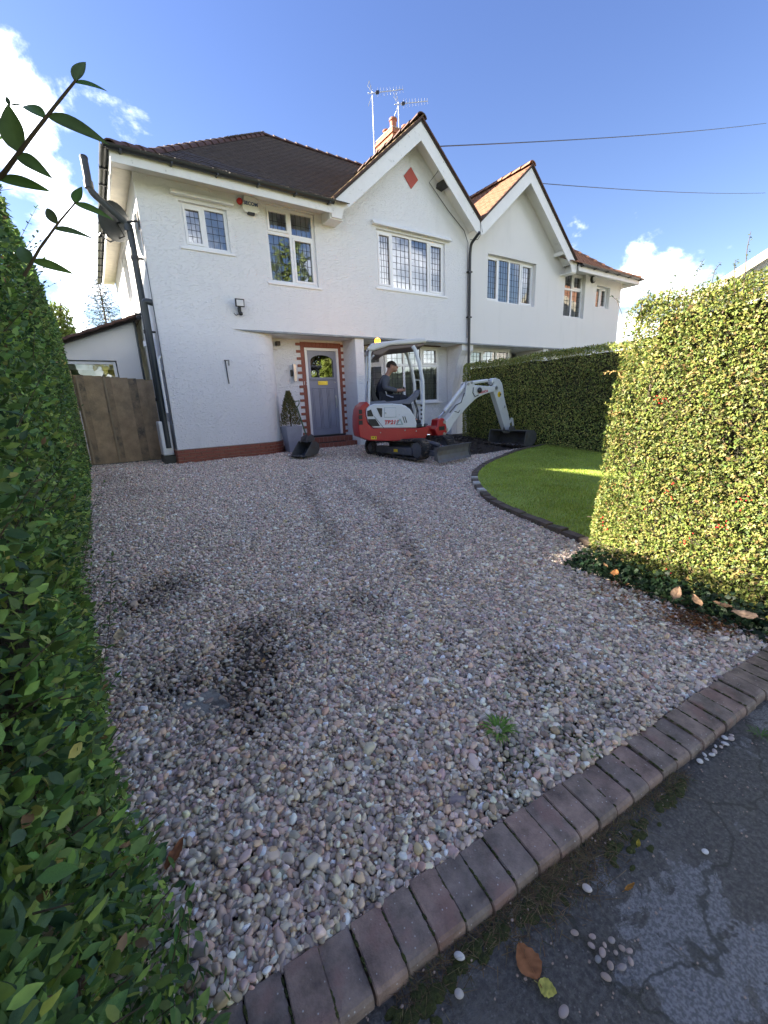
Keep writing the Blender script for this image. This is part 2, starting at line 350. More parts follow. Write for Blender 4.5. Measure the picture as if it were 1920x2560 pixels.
def block_mat():
    """concrete kerb block: each block its own tint from the object's random value, mottled, with pale flecks"""
    m = bpy.data.materials.new('kerb_block'); m.use_nodes = True
    t = m.node_tree; b = t.nodes['Principled BSDF']; lk = t.links.new
    co = t.nodes.new('ShaderNodeNewGeometry').outputs['Position']
    oi = t.nodes.new('ShaderNodeObjectInfo')
    cr = t.nodes.new('ShaderNodeValToRGB'); lk(oi.outputs['Random'], cr.inputs[0])
    e = cr.color_ramp.elements; e[0].color = (0.205, 0.152, 0.122, 1); e[1].color = (0.24, 0.163, 0.128, 1)
    x = e.new(0.35); x.color = (0.185, 0.148, 0.122, 1); x = e.new(0.7); x.color = (0.23, 0.168, 0.132, 1)
    n = t.nodes.new('ShaderNodeTexNoise'); lk(co, n.inputs['Vector']); n.inputs['Scale'].default_value = 13; n.inputs['Detail'].default_value = 7; n.inputs['Roughness'].default_value = 0.65
    mr = t.nodes.new('ShaderNodeMapRange'); lk(n.outputs['Fac'], mr.inputs[0])
    for i, v in enumerate((0.3, 0.7, 0.45, 1.6)): mr.inputs[i + 1].default_value = v
    mx = t.nodes.new('ShaderNodeMixRGB'); mx.blend_type = 'MULTIPLY'; mx.inputs[0].default_value = 1; lk(cr.outputs[0], mx.inputs[1]); lk(mr.outputs[0], mx.inputs[2])
    n4 = t.nodes.new('ShaderNodeTexNoise'); lk(co, n4.inputs['Vector']); n4.inputs['Scale'].default_value = 9; n4.inputs['Detail'].default_value = 5
    m4 = t.nodes.new('ShaderNodeMapRange'); m4.interpolation_type = 'SMOOTHSTEP'; lk(n4.outputs['Fac'], m4.inputs[0])
    for i, v in enumerate((0.52, 0.68, 0, 0.55)): m4.inputs[i + 1].default_value = v
    mo = t.nodes.new('ShaderNodeMixRGB'); lk(m4.outputs[0], mo.inputs[0]); lk(mx.outputs[0], mo.inputs[1]); mo.inputs[2].default_value = (0.29, 0.16, 0.13, 1)
    vo = t.nodes.new('ShaderNodeTexVoronoi'); lk(co, vo.inputs['Vector']); vo.inputs['Scale'].default_value = 75; vo.inputs['Randomness'].default_value = 1
    v2 = t.nodes.new('ShaderNodeMapRange'); v2.interpolation_type = 'SMOOTHSTEP'; lk(vo.outputs['Distance'], v2.inputs[0])
    for i, v in enumerate((0.08, 0.22, 0.9, 0)): v2.inputs[i + 1].default_value = v
    wn = t.nodes.new('ShaderNodeMath'); wn.operation = 'GREATER_THAN'; sx = t.nodes.new('ShaderNodeSeparateXYZ'); lk(vo.outputs['Color'], sx.inputs[0]); lk(sx.outputs[0], wn.inputs[0]); wn.inputs[1].default_value = 0.72
    mm = t.nodes.new('ShaderNodeMath'); mm.operation = 'MULTIPLY'; lk(v2.outputs[0], mm.inputs[0]); lk(wn.outputs[0], mm.inputs[1])
    fl = t.nodes.new('ShaderNodeMixRGB'); lk(mm.outputs[0], fl.inputs[0]); lk(mo.outputs[0], fl.inputs[1]); fl.inputs[2].default_value = (0.5, 0.48, 0.45, 1)
    lk(fl.outputs[0], b.inputs['Base Color']); b.inputs['Roughness'].default_value = 0.62
    n5 = t.nodes.new('ShaderNodeTexNoise'); lk(co, n5.inputs['Vector']); n5.inputs['Scale'].default_value = 160; n5.inputs['Detail'].default_value = 3
    bp = t.nodes.new('ShaderNodeBump'); bp.inputs['Strength'].default_value = 0.5; bp.inputs['Distance'].default_value = 0.004; lk(n5.outputs['Fac'], bp.inputs['Height']); lk(bp.outputs[0], b.inputs['Normal'])
    MATS['kerb_block'] = m
block_mat()

# ---------------------------------------------------------------- helpers
class MB:
    """collects simple solids; build() links them as one mesh object"""
    def __init__(s, xf=None):
        s.v = []; s.f = []; s.xf = xf
    def add(s, vs, fs):
        o = len(s.v); s.v += [tuple(v) for v in vs]; s.f += [tuple(i + o for i in f) for f in fs]; return s
    def box(s, x0, x1, y0, y1, z0, z1):
        return s.add([(x0, y0, z0), (x1, y0, z0), (x1, y1, z0), (x0, y1, z0), (x0, y0, z1), (x1, y0, z1), (x1, y1, z1), (x0, y1, z1)],
                     [(0, 3, 2, 1), (4, 5, 6, 7), (0, 1, 5, 4), (1, 2, 6, 5), (2, 3, 7, 6), (3, 0, 4, 7)])
    def obox(s, c, a, b, d):
        c, a, b, d = map(Vector, (c, a, b, d))
        return s.add([c - a - b - d, c + a - b - d, c + a + b - d, c - a + b - d, c - a - b + d, c + a - b + d, c + a + b + d, c - a + b + d],
                     [(0, 3, 2, 1), (4, 5, 6, 7), (0, 1, 5, 4), (1, 2, 6, 5), (2, 3, 7, 6), (3, 0, 4, 7)])
    def bar(s, p, q, w, h, up=(0, 0, 1)):
        p, q = Vector(p), Vector(q); d = q - p; u = Vector(up)
        sd = d.cross(u)
        if sd.length < 1e-6: sd = d.cross(Vector((1, 0, 0)))
        sd.normalize(); u2 = sd.cross(d).normalized()
        return s.obox((p + q) / 2, d / 2, sd * w / 2, u2 * h / 2)
    def prism(s, poly, fn, t0, t1):
        n = len(poly)
        a = [fn(p[0], p[1], t0) for p in poly]; b = [fn(p[0], p[1], t1) for p in poly]
        return s.add(a + b, [tuple(range(n))[::-1], tuple(range(n, 2 * n))] + [(i, (i + 1) % n, n + (i + 1) % n, n + i) for i in range(n)])
    def tube(s, path, r, n=8, cap=True):
        path = [Vector(p) for p in path]; rs = r if isinstance(r, (list, tuple)) else [r] * len(path)
        rings = []; prev = None
        for i, p in enumerate(path):
            t = (path[min(i + 1, len(path) - 1)] - path[max(i - 1, 0)])
            if t.length < 1e-9: t = Vector((0, 0, 1))
            t.normalize()
            if prev is None:
                u = t.orthogonal().normalized()
            else:
                u = prev - t * prev.dot(t)
                u = u.normalized() if u.length > 1e-6 else t.orthogonal().normalized()
            prev = u; w = t.cross(u)
            rings.append([p + (u * math.cos(2 * math.pi * k / n) + w * math.sin(2 * math.pi * k / n)) * rs[i] for k in range(n)])
        vs = [v for rg in rings for v in rg]; fs = []
        for i in range(len(path) - 1):
            for k in range(n):
                fs.append((i * n + k, i * n + (k + 1) % n, (i + 1) * n + (k + 1) % n, (i + 1) * n + k))
        if cap:
            fs.append(tuple(range(n))[::-1]); m = (len(path) - 1) * n; fs.append(tuple(range(m, m + n)))
        return s.add(vs, fs)
    def lathe(s, prof, c=(0, 0, 0), n=20, ax=None):
        """profile of (radius, height) turned about the z axis (or about ax) at c"""
        c = Vector(c); q = Vector((0, 0, 1)).rotation_difference(Vector(ax)) if ax is not None else None
        vs = []
        for r, h in prof:
            for k in range(n):
                a = 2 * math.pi * k / n; p = Vector((r * math.cos(a), r * math.sin(a), h))
                if q: p = q @ p
                vs.append(c + p)
        fs = []
        for i in range(len(prof) - 1):
            for k in range(n):
                fs.append((i * n + k, i * n + (k + 1) % n, (i + 1) * n + (k + 1) % n, (i + 1) * n + k))
        fs.append(tuple(range(n))[::-1]); m = (len(prof) - 1) * n; fs.append(tuple(range(m, m + n)))
        return s.add(vs, fs)
    def ball(s, c, rx, ry=None, rz=None, n=12, m=8):
        ry = ry or rx; rz = rz or rx; c = Vector(c)
        prof = [(math.sin(math.pi * i / m), -math.cos(math.pi * i / m)) for i in range(m + 1)]
        prof[0] = (0.02, prof[0][1]); prof[-1] = (0.02, prof[-1][1])
        vs = []; fs = []
        for r, h in prof:
            for k in range(n):
                a = 2 * math.pi * k / n; vs.append(c + Vector((r * math.cos(a) * rx, r * math.sin(a) * ry, h * rz)))
        for i in range(m):
            for k in range(n): fs.append((i * n + k, i * n + (k + 1) % n, (i + 1) * n + (k + 1) % n, (i + 1) * n + k))
        fs.append(tuple(range(n))[::-1]); fs.append(tuple(range(m * n, m * n + n)))
        return s.add(vs, fs)
    def build(s, name, mt, parent=None, smooth=False, bevel=0.0, angle=35):
        vs = [tuple(s.xf(Vector(v))) for v in s.v] if s.xf else s.v
        me = bpy.data.meshes.new(name); me.from_pydata(vs, [], s.f); me.update()
        bm = bmesh.new(); bm.from_mesh(me); bmesh.ops.recalc_face_normals(bm, faces=bm.faces[:]); bm.to_mesh(me); bm.free()
        return link(name, me, mt, parent, smooth, bevel, angle)

def link(name, me, mt, parent=None, smooth=False, bevel=0.0, angle=35):
    o = bpy.data.objects.new(name, me); COL.objects.link(o)
    if mt is not None:
        for q in (mt if isinstance(mt, (list, tuple)) else [mt]): me.materials.append(MATS[q])
    if smooth:
        me.polygons.foreach_set('use_smooth', [True] * len(me.polygons))
        me.set_sharp_from_angle(angle=rad(angle))
    if bevel:
        b = o.modifiers.new('bevel', 'BEVEL'); b.width = bevel; b.segments = 2; b.limit_method = 'ANGLE'; b.angle_limit = rad(40)
    adopt(o, parent)
    return o
def wmat(p):
    return p.matrix_basis.copy() if p.parent is None else wmat(p.parent) @ p.matrix_parent_inverse @ p.matrix_basis
def adopt(o, parent):
    if parent is not None:
        o.parent = parent
        o.matrix_parent_inverse = wmat(parent).inverted()
def thing(name, label, cat, loc=(0, 0, 0), group=None):
    o = bpy.data.objects.new(name, None); COL.objects.link(o); o.empty_display_size = 0.2
    o.location = loc
    return tag(o, label, cat, group)
def tag(o, label, cat, group=None):
    o['label'] = label; o['category'] = cat
    if group: o['group'] = group
    return o
def struct(o): o['kind'] = 'structure'; return o
def stuff(o): o['kind'] = 'stuff'; return o
def text_mesh(name, body, size, mt, parent, M, extrude=0.001, shear=0.0, align='LEFT', bold=0.0):
    c = bpy.data.curves.new(name, 'FONT'); c.body = body; c.size = size; c.extrude = extrude; c.shear = shear; c.align_x = align; c.offset = bold
    t = bpy.data.objects.new(name, c); COL.objects.link(t)
    dg = bpy.context.evaluated_depsgraph_get(); me = bpy.data.meshes.new_from_object(t.evaluated_get(dg))
    bpy.data.objects.remove(t); bpy.data.curves.remove(c)
    me.transform(M)
    return link(name, me, mt, parent)
def frame(o, x, y):
    """matrix with text x axis along x, text up along y, at o"""
    x = Vector(x).normalized(); y = Vector(y); y = (y - x * y.dot(x)).normalized(); z = x.cross(y)
    return Matrix(((x.x, y.x, z.x, o[0]), (x.y, y.y, z.y, o[1]), (x.z, y.z, z.z, o[2]), (0, 0, 0, 1)))

def np_mesh(name, V, F, colors=None, mt=None, parent=None, smooth=False):
    """V (n,3) F (m,k) arrays -> mesh object; colours per vertex"""
    me = bpy.data.meshes.new(name); n, m, k = len(V), len(F), F.shape[1]
    me.vertices.add(n); me.vertices.foreach_set('co', np.ascontiguousarray(V, np.float32).ravel())
    me.loops.add(m * k); me.loops.foreach_set('vertex_index', np.ascontiguousarray(F, np.int32).ravel())
    me.polygons.add(m); me.polygons.foreach_set('loop_start', np.arange(0, m * k, k, dtype=np.int32))
    if colors is not None:
        a = me.attributes.new('col', 'FLOAT_COLOR', 'POINT'); c4 = np.ones((n, 4), np.float32); c4[:, :3] = colors
        a.data.foreach_set('color', c4.ravel())
    me.update(calc_edges=True)
    if smooth: me.polygons.foreach_set('use_smooth', np.ones(m, bool))
    return link(name, me, mt, parent)

# leaf templates: x along the leaf (0..1), y across, z up
LEAF_OVAL = (np.array([(0, 0, 0), (.22, .20, .03), (.22, 0, -.03), (.22, -.20, .03), (.55, .26, .02), (.55, 0, -.05), (.55, -.26, .02), (.82, .13, -.02), (.82, -.13, -.02), (1.0, 0, -.10)]),
             np.array([(0, 2, 1), (0, 3, 2), (1, 2, 5), (1, 5, 4), (2, 3, 6), (2, 6, 5), (4, 5, 7), (5, 6, 8), (5, 9, 7), (5, 8, 9)]))
LEAF_LOBED = (np.array([(0, 0, 0), (.35, .12, .0), (.45, .42, .03), (.62, .16, 0), (1.0, .10, -.05), (1.0, -.10, -.05), (.62, -.16, 0), (.45, -.42, .03), (.35, -.12, 0)]),
              np.array([(0, 8, 1), (1, 3, 2), (1, 6, 3), (1, 8, 6), (8, 7, 6), (3, 6, 5), (3, 5, 4)]))
LEAF_SIMPLE = (np.array([(0, 0, 0), (.5, .27, .04), (1.0, 0, -.06), (.5, -.27, .04)]), np.array([(0, 2, 1), (0, 3, 2)]))
def leaf_array(P, U, Nn, size, tmpl, aspect=1.0):
    """leaves at P pointing along U with upper face towards Nn"""
    T, F = tmpl
    U = U / np.linalg.norm(U, axis=1, keepdims=True)
    Wv = np.cross(Nn, U); Wv /= np.maximum(np.linalg.norm(Wv, axis=1, keepdims=True), 1e-6)
    Nv = np.cross(U, Wv)
    s = size[:, None, None]
    V = P[:, None, :] + s * (T[None, :, 0:1] * U[:, None, :] + aspect * T[None, :, 1:2] * Wv[:, None, :] + T[None, :, 2:3] * Nv[:, None, :])
    k = len(T); Fa = (F[None] + (np.arange(len(P)) * k)[:, None, None]).reshape(-1, 3)
    return V.reshape(-1, 3), Fa, k
def rand_unit(n): 
    v = RNG.normal(size=(n, 3)); return v / np.linalg.norm(v, axis=1, keepdims=True)
def pal(n, cols, w=None, jit=0.18):
    c = np.array(cols, float)[RNG.choice(len(cols), n, p=None if w is None else np.array(w) / np.sum(w))]
    return np.clip(c * (1 + RNG.normal(0, jit, (n, 1))) * (1 + RNG.normal(0, jit * .35, (n, 3))), 0.004, 0.9)
def gz(y):
    """ground height: the drive falls towards the road"""
    return 0.06 * np.clip(y, -8.3, 0.0)
def snoise(a, b, seed=0):
    """cheap smooth noise from sines, about -1..1"""
    r = np.random.default_rng(seed); o = 0
    for i in range(7):
        f = r.uniform(.5, 1.6) * 1.6 ** (i * .55); th = r.uniform(0, 6.28); o = o + np.sin((a * math.cos(th) + b * math.sin(th)) * f + r.uniform(0, 6.28)) / (1 + .45 * i)
    return o / 3.0

# ---------------------------------------------------------------- setting: ground, road, drive, lawn, soil
ys = [-300, -60, -16.2, -8.3, 0.0, 60, 300]; zs = [-0.75, -0.75, -0.75, -0.64, -0.06, -0.06, -0.06]
V = []; F = []
for y, z in zip(ys, zs): V += [(-300, y, z), (300, y, z)]
for i in range(len(ys) - 1): F.append((2 * i, 2 * i + 1, 2 * i + 3, 2 * i + 2))
ground = struct(MB().add(V, F).build('ground', 'ground_earth'))

KA = rad(-5.4); KD = Vector((math.cos(KA), math.sin(KA), 0)); KN = Vector((-KD.y, KD.x, 0))   # kerb direction, normal towards the house
K0 = Vector((-0.95, -8.18, 0))                                                              # a joint on the road-side edge
def kpt(s, w, z): return K0 + KD * s + KN * w + Vector((0, 0, z))
# road: sheet with camber, ending under the kerb
V = []; F = []; nx = 40
for i in range(nx + 1):
    s = -30 + 60 * i / nx
    for w, z in ((0.05, -0.540), (-0.12, -0.530), (-0.7, -0.524), (-2.8, -0.49), (-5.6, -0.55)): V.append(kpt(s, w, z))
for i in range(nx):
    for j in range(4): F.append((i * 5 + j, i * 5 + j + 1, (i + 1) * 5 + j + 1, (i + 1) * 5 + j))
road = struct(MB().add(V, F).build('road', 'asphalt_wet', smooth=True))
# far pavement across the road
struct(MB().add([kpt(-40, -5.6, -0.50), kpt(40, -5.6, -0.50), kpt(40, -7.4, -0.48), kpt(-40, -7.4, -0.48), kpt(-40, -5.6, -0.70), kpt(40, -5.6, -0.70)], [(0, 1, 2, 3), (0, 4, 5, 1)]).build('pavement', 'pale_slab'))

# kerb of paving blocks along the drive entrance
kerb = struct(MB().add([kpt(-1.2, 0.02, -0.57), kpt(3.6, 0.02, -0.57), kpt(3.6, 0.165, -0.53), kpt(-1.2, 0.165, -0.53), kpt(-1.2, 0.02, -0.64), kpt(3.6, 0.02, -0.64)], [(0, 1, 2, 3), (0, 4, 5, 1)]).build('kerb', 'garden_soil'))
def block_mesh():
    prof = [(0.0, -0.10), (0.0, -0.026), (0.003, -0.014), (0.011, -0.005), (0.024, -0.001), (0.045, 0.001), (0.166, 0.008), (0.17, 0.004), (0.17, -0.10)]
    m = MB(); hw = 0.0482
    m.prism(prof, lambda a, b, t: Vector((t, a, b)), -hw, hw)
    me = bpy.data.meshes.new('paving_block'); me.from_pydata(m.v, [], m.f); 
    bm = bmesh.new(); bm.from_mesh(me); bmesh.ops.recalc_face_normals(bm, faces=bm.faces[:])
    bmesh.ops.bevel(bm, geom=[e for e in bm.edges if abs(e.calc_face_angle(0)) > 1.2 and max(v.co.z for v in e.verts) > -0.05], offset=0.003, segments=2, affect='EDGES')
    bm.to_mesh(me); bm.free(); me.materials.append(MATS['kerb_block'])
    return me
bme = block_mesh()
for i in range(-9, 46):
    o = bpy.data.objects.new('paving_block', bme); COL.objects.link(o)
    p = kpt(0.1 * i + 0.05 + random.uniform(-.0012, .0012), 0.0 + random.uniform(-.004, .004), -0.487 + random.uniform(-.006, .005))
    o.matrix_basis = Matrix.Translation(p) @ Matrix.Rotation(KA + random.uniform(-.022, .022), 4, 'Z') @ Matrix.Rotation(random.uniform(-.035, .035), 4, 'Y') @ Matrix.Rotation(random.uniform(-.02, .025), 4, 'X')
    o.parent = kerb

# drive base (dark soil under the pebbles)
nx, ny = 60, 70
V = []; F = []
for j in range(ny + 1):
    y = -8.35 + (8.35 + 1.6) * j / ny
    for i in range(nx + 1):
        x = -2.2 + 10.4 * i / nx
        V.append((x, y, float(gz(np.array(y))) - 0.034 + 0.006 * float(snoise(np.array(x * 3), np.array(y * 3), 5)) - (0.05 if y < -8.02 - x * 0.09 else 0)))
for j in range(ny):
    for i in range(nx): F.append((j * (nx + 1) + i, j * (nx + 1) + i + 1, (j + 1) * (nx + 1) + i + 1, (j + 1) * (nx + 1) + i))
drive = struct(MB().add(V, F).build('driveway', 'drive_soil', smooth=True))

# lawn outline: (outer edge of the brick edging)
EDGE = [(8.6, -2.62), (7.77, -2.69), (6.4, -2.86), (5.36, -3.2), (4.5, -3.55), (3.85, -3.94), (3.38, -4.38), (2.98, -4.90), (2.74, -5.33), (2.60, -5.85), (2.53, -6.22), (2.45, -6.61), (2.38, -7.0), (2.33, -7.4)]
def resample(pts, step):
    P = [Vector((*p, 0)) for p in pts]
    # Catmull-Rom smoothing
    Q = []
    for i in range(len(P) - 1):
        a, b, c, d = P[max(i - 1, 0)], P[i], P[i + 1], P[min(i + 2, len(P) - 1)]
        for k in range(12):
            t = k / 12
            Q.append(0.5 * ((2 * b) + (c - a) * t + (2 * a - 5 * b + 4 * c - d) * t * t + (3 * b - a - 3 * c + d) * t ** 3))
    Q.append(P[-1]); outp = [Q[0]]; acc = 0
    for a, b in zip(Q, Q[1:]):
        l = (b - a).length; pos = 0
        while acc + (l - pos) >= step:
            pos += step - acc; acc = 0; outp.append(a + (b - a) * (pos / l))
        acc += l - pos
    return outp
EP = resample(EDGE, 0.205)
EPX = np.array([(p.x, p.y) for p in EP])
inner = []
for i, p in enumerate(EP):
    t = (EP[min(i + 1, len(EP) - 1)] - EP[max(i - 1, 0)]).normalized(); inner.append(p + Vector((-t.y, t.x, 0)) * 0.10)
lv = [(p.x, p.y, float(gz(np.array(p.y))) + 0.045) for p in inner] + [(9.2, -7.6, -.40), (9.2, -2.4, -.10)]
lawn = struct(MB().add([(p[0], p[1], p[2]) for p in lv], [tuple(range(len(lv)))]).build('lawn', 'lawn_soil'))
edging = thing('lawn_edging', 'curved row of old mossy bricks edging the lawn beside the pebbles', 'edging', (2.6, -5.8, -.35))
white_at = {14: 1, 16: 1, 19: 1}
for i in range(len(EP) - 1):
    a, b = EP[i], EP[i + 1]; d = (b - a); t = d.normalized(); nrm = Vector((-t.y, t.x, 0)); c = (a + b) / 2
    z = float(gz(np.array(c.y)))
    tl = Vector((0, 0, random.uniform(-.008, .008)))
    far = c.y > -3.9
    m = MB().obox(Vector((c.x, c.y, z + random.uniform(-.004, .008))) + nrm * 0.052, t * (d.length / 2 - .004) + tl, nrm * 0.05, Vector((0, 0, 0.06)))
    bo = m.build('brick', 'edge_brick_white' if (2.95 < c.x < 3.75 and i % 2 == 0 and -5.0 < c.y < -4.0) else 'edge_brick', edging, bevel=0.006)

# dug-over soil between bay window, hedge and lawn
nx = 44; ny = 44; V = []; F = []
for j in range(ny + 1):
    for i in range(nx + 1):
        x = 4.75 + 2.7 * i / nx; y = -2.5 + 3.1 * j / ny
        e = min(i, nx - i, j, ny - j) / 4.0
        h = 0.05 * float(snoise(np.array(x * 4), np.array(y * 4), 3)) + 0.03 * float(snoise(np.array(x * 11), np.array(y * 11), 4)) + 0.012 * random.uniform(-1, 1)
        V.append((x, y, float(gz(np.array(y))) + (0.0 + h) * min(1, e) - 0.015))
for j in range(ny):
    for i in range(nx): F.append((j * (nx + 1) + i, j * (nx + 1) + i + 1, (j + 1) * (nx + 1) + i + 1, (j + 1) * (nx + 1) + i))
soil = struct(MB().add(V, F).build('soil_bed', 'garden_soil', smooth=True))
m = MB()
for k in range(260):
    x, y = random.uniform(4.9, 7.2), random.uniform(-2.4, .4); r = random.uniform(.012, .045)
    m.ball((x, y, float(gz(np.array(y))) + random.uniform(-.01, .03)), r * random.uniform(.8, 1.4), r, r * .7, 6, 4)
clods = stuff(m.build('soil_clods', 'garden_soil')); clods.parent = soil

# ---------------------------------------------------------------- houses
def wall_cells(m, u0, u1, z0, z1, holes, fn, depth):
    """flat wall with rectangular openings: front face cells and the reveals; fn(u, z, t) -> point, t is depth behind the face"""
    us = sorted({u0, u1, *[h[0] for h in holes], *[h[1] for h in holes]}); zz = sorted({z0, z1, *[h[2] for h in holes], *[h[3] for h in holes]})
    for i in range(len(us) - 1):
        for j in range(len(zz) - 1):
            a, b, c, d = us[i], us[i + 1], zz[j], zz[j + 1]; cx, cz = (a + b) / 2, (c + d) / 2
            if any(h[0] < cx < h[1] and h[2] < cz < h[3] for h in holes): continue
            m.add([fn(a, c, 0), fn(b, c, 0), fn(b, d, 0), fn(a, d, 0)], [(0, 1, 2, 3)])
            m.add([fn(a, c, depth), fn(b, c, depth), fn(b, d, depth), fn(a, d, depth)], [(0, 1, 2, 3)])
    for (a, b, c, d) in holes:
        q = [(a, c), (b, c), (b, d), (a, d)]
        for k in range(4):
            p, r = q[k], q[(k + 1) % 4]
            m.add([fn(*p, 0), fn(*r, 0), fn(*r, depth), fn(*p, depth)], [(0, 1, 2, 3)])

def window(root, xf, x0, x1, z0, z1, y, mull, trans=None, sash=(), lead=(3, 5), sill=True, blind=0.0, curtain=.24, fw=0.055, fn=None, room=True, shutters=False):
    """casement window: frame is the part; panes, leading, sill, curtains and blind are its pieces. fn maps (u, depth, z)"""
    fn = fn or (lambda u, t, z: Vector((u, y + t, z)))
    def bx(m, a, b, c, d, t0, t1):
        p = [fn(a, t0, c), fn(b, t0, c), fn(b, t1, c), fn(a, t1, c), fn(a, t0, d), fn(b, t0, d), fn(b, t1, d), fn(a, t1, d)]
        m.add(p, [(0, 3, 2, 1), (4, 5, 6, 7), (0, 1, 5, 4), (1, 2, 6, 5), (2, 3, 7, 6), (3, 0, 4, 7)])
    m = MB(xf)
    bx(m, x0, x0 + fw, z0, z1, 0, .07); bx(m, x1 - fw, x1, z0, z1, 0, .07)
    bx(m, x0 + fw, x1 - fw, z0, z0 + fw, 0.001, .069); bx(m, x0 + fw, x1 - fw, z1 - fw, z1, 0.001, .069)
    xs = [x0 + fw] + list(mull) + [x1 - fw]
    h = fw * .55
    for q in mull: bx(m, q - h, q + h, z0 + fw, z1 - fw, 0.002, .068)
    cells = []
    for i in range(len(xs) - 1):
        a = xs[i] + (h if i > 0 else 0); b = xs[i + 1] - (h if i < len(xs) - 2 else 0)
        if trans:
            bx(m, a, b, trans - h, trans + h, 0.003, .067)
            cells.append((a, b, z0 + fw, trans - h, i, 0)); cells.append((a, b, trans + h, z1 - fw, i, 1))
        else: cells.append((a, b, z0 + fw, z1 - fw, i, 0))
    for (a, b, c, d, i, j) in cells:
        if (i, j) in sash:
            w = .042
            bx(m, a, a + w, c, d, -.014, .05); bx(m, b - w, b, c, d, -.014, .05); bx(m, a + w, b - w, c, c + w, -.013, .049); bx(m, a + w, b - w, d - w, d, -.013, .049)
    win = m.build('window', 'pvc_white', root, bevel=0.004)
    for (a, b, c, d, i, j) in cells:
        if (i, j) in sash: a, b, c, d = a + .042, b - .042, c + .042, d - .042
        p = MB(xf); p.add([fn(a, .03, c), fn(b, .03, c), fn(b, .03, d), fn(a, .03, d)], [(0, 1, 2, 3)]); pane_o = p.build('pane', 'window_glass', win)
        ov = fn(a, -1, c) - fn(a, 0, c)
        if xf: ov.x = -ov.x
        if pane_o.data.polygons[0].normal.dot(ov) < 0: pane_o.data.flip_normals()
        lm = MB(xf); nx_, nz_ = lead if j == 0 else (lead[0], max(2, int(round(lead[1] * .5))))
        for k in range(1, nx_): q = a + (b - a) * k / nx_; bx(lm, q - .003, q + .003, c, d, .022, .029)
        for k in range(1, nz_): q = c + (d - c) * k / nz_; bx(lm, a, b, q - .003, q + .003, .0215, .0285)
        if lm.v: lm.build('leading', 'lead', win)
    if sill:
        s = MB(xf); bx(s, x0 - .07, x1 + .07, z0 - .045, z0 - .001, -.075, .07); s.build('sill', 'pvc_white', win, bevel=0.006)
    if room:
        r = MB(xf); a, b, c, d = x0 - .15, x1 + .15, z0 - .4, z1 + .06
        P = [fn(a, .26, c), fn(b, .26, c), fn(b, 1.7, c), fn(a, 1.7, c), fn(a, .26, d), fn(b, .26, d), fn(b, 1.7, d), fn(a, 1.7, d)]
        r.add(P, [(0, 3, 2, 1), (4, 5, 6, 7), (1, 2, 6, 5), (2, 3, 7, 6), (3, 0, 4, 7)]); r.build('room', 'room_dark', win)
    if blind:
        s = MB(xf); bx(s, x0 + .02, x1 - .02, z1 - blind, z1 - .02, .13, .137); s.build('blind', 'blind', win)
    if curtain:
        for sd in (0, 1):
            w = (x1 - x0) * curtain; a = x0 + .02 if sd == 0 else x1 - .02 - w; s = MB(xf); n = 22
            vs = []; fs = []
            for k in range(n + 1):
                u = a + w * k / n; t = .17 + .022 * math.sin(k * 1.9) + .008 * math.sin(k * .7)
                vs += [fn(u, t, z0 - .02), fn(u, t, z1)]
            for k in range(n): fs.append((2 * k, 2 * k + 2, 2 * k + 3, 2 * k + 1))
            s.add(vs, fs); s.build('curtain', 'curtain', win, smooth=True, angle=80)
    if shutters:
        for (a, b, c, d, i, j) in cells:
            s = MB(xf); z = c
            while z < d:
                s.add([fn(a, .10, z), fn(b, .10, z), fn(b, .13, z + .045), fn(a, .13, z + .045)], [(0, 1, 2, 3)]); z += .055
            s.build('shutter', 'shutter_wood', win)
    return win

EZ, RD, SL1, SL2, DK = 4.865, 3.97, 0.50, 0.79, 0.70
EX0, EY0, EY1 = -0.34, -0.49, 7.45
GX, GZ, GS = 5.77, 6.90, 0.85          # gable ridge x, roof deck height there, slope
def rz(d): return EZ + (SL1 * d if d < DK else SL1 * DK + SL2 * (d - DK))

TILE_V = np.array([(-.5, 0, 0), (.5, 0, 0), (.5, 1, 0), (-.5, 1, 0), (-.5, 0, 1), (.5, 0, 1), (.5, 1, 1), (-.5, 1, 1)], float)
TILE_F = np.array([(4, 5, 6, 7), (0, 1, 5, 4), (1, 2, 6, 5), (3, 0, 4, 7)])
def tile_rows(o, a, u, length, test, pitch=0.168, gauge=0.105, span=12.0):
    """plain tiles on a plane: origin o, along a, up the slope u; test(s, v) keeps a tile. returns list of 4x4"""
    o, a, u = Vector(o), Vector(a).normalized(), Vector(u).normalized(); n = a.cross(u).normalized()
    if n.z < 0: n = -n
    res = []; r = 0; v = 0.0
    while v < length - .03:
        s = -span / 2 + (pitch / 2 if r % 2 else 0)
        while s < span / 2:
            if test(s, v):
                tl = random.uniform(-.006, .006); lift = .012 + random.uniform(0, .006)
                p = o + a * s + u * (v - .02) + n * lift
                uu = (u * .165 - n * .014 + a * tl)
                aa = a * (pitch - .004) + n * random.uniform(-.003, .003); nn = n * .013
                res.append(Matrix(((aa.x, uu.x, nn.x, p.x), (aa.y, uu.y, nn.y, p.y), (aa.z, uu.z, nn.z, p.z), (0, 0, 0, 1))))
            s += pitch
        v += gauge; r += 1
    return res
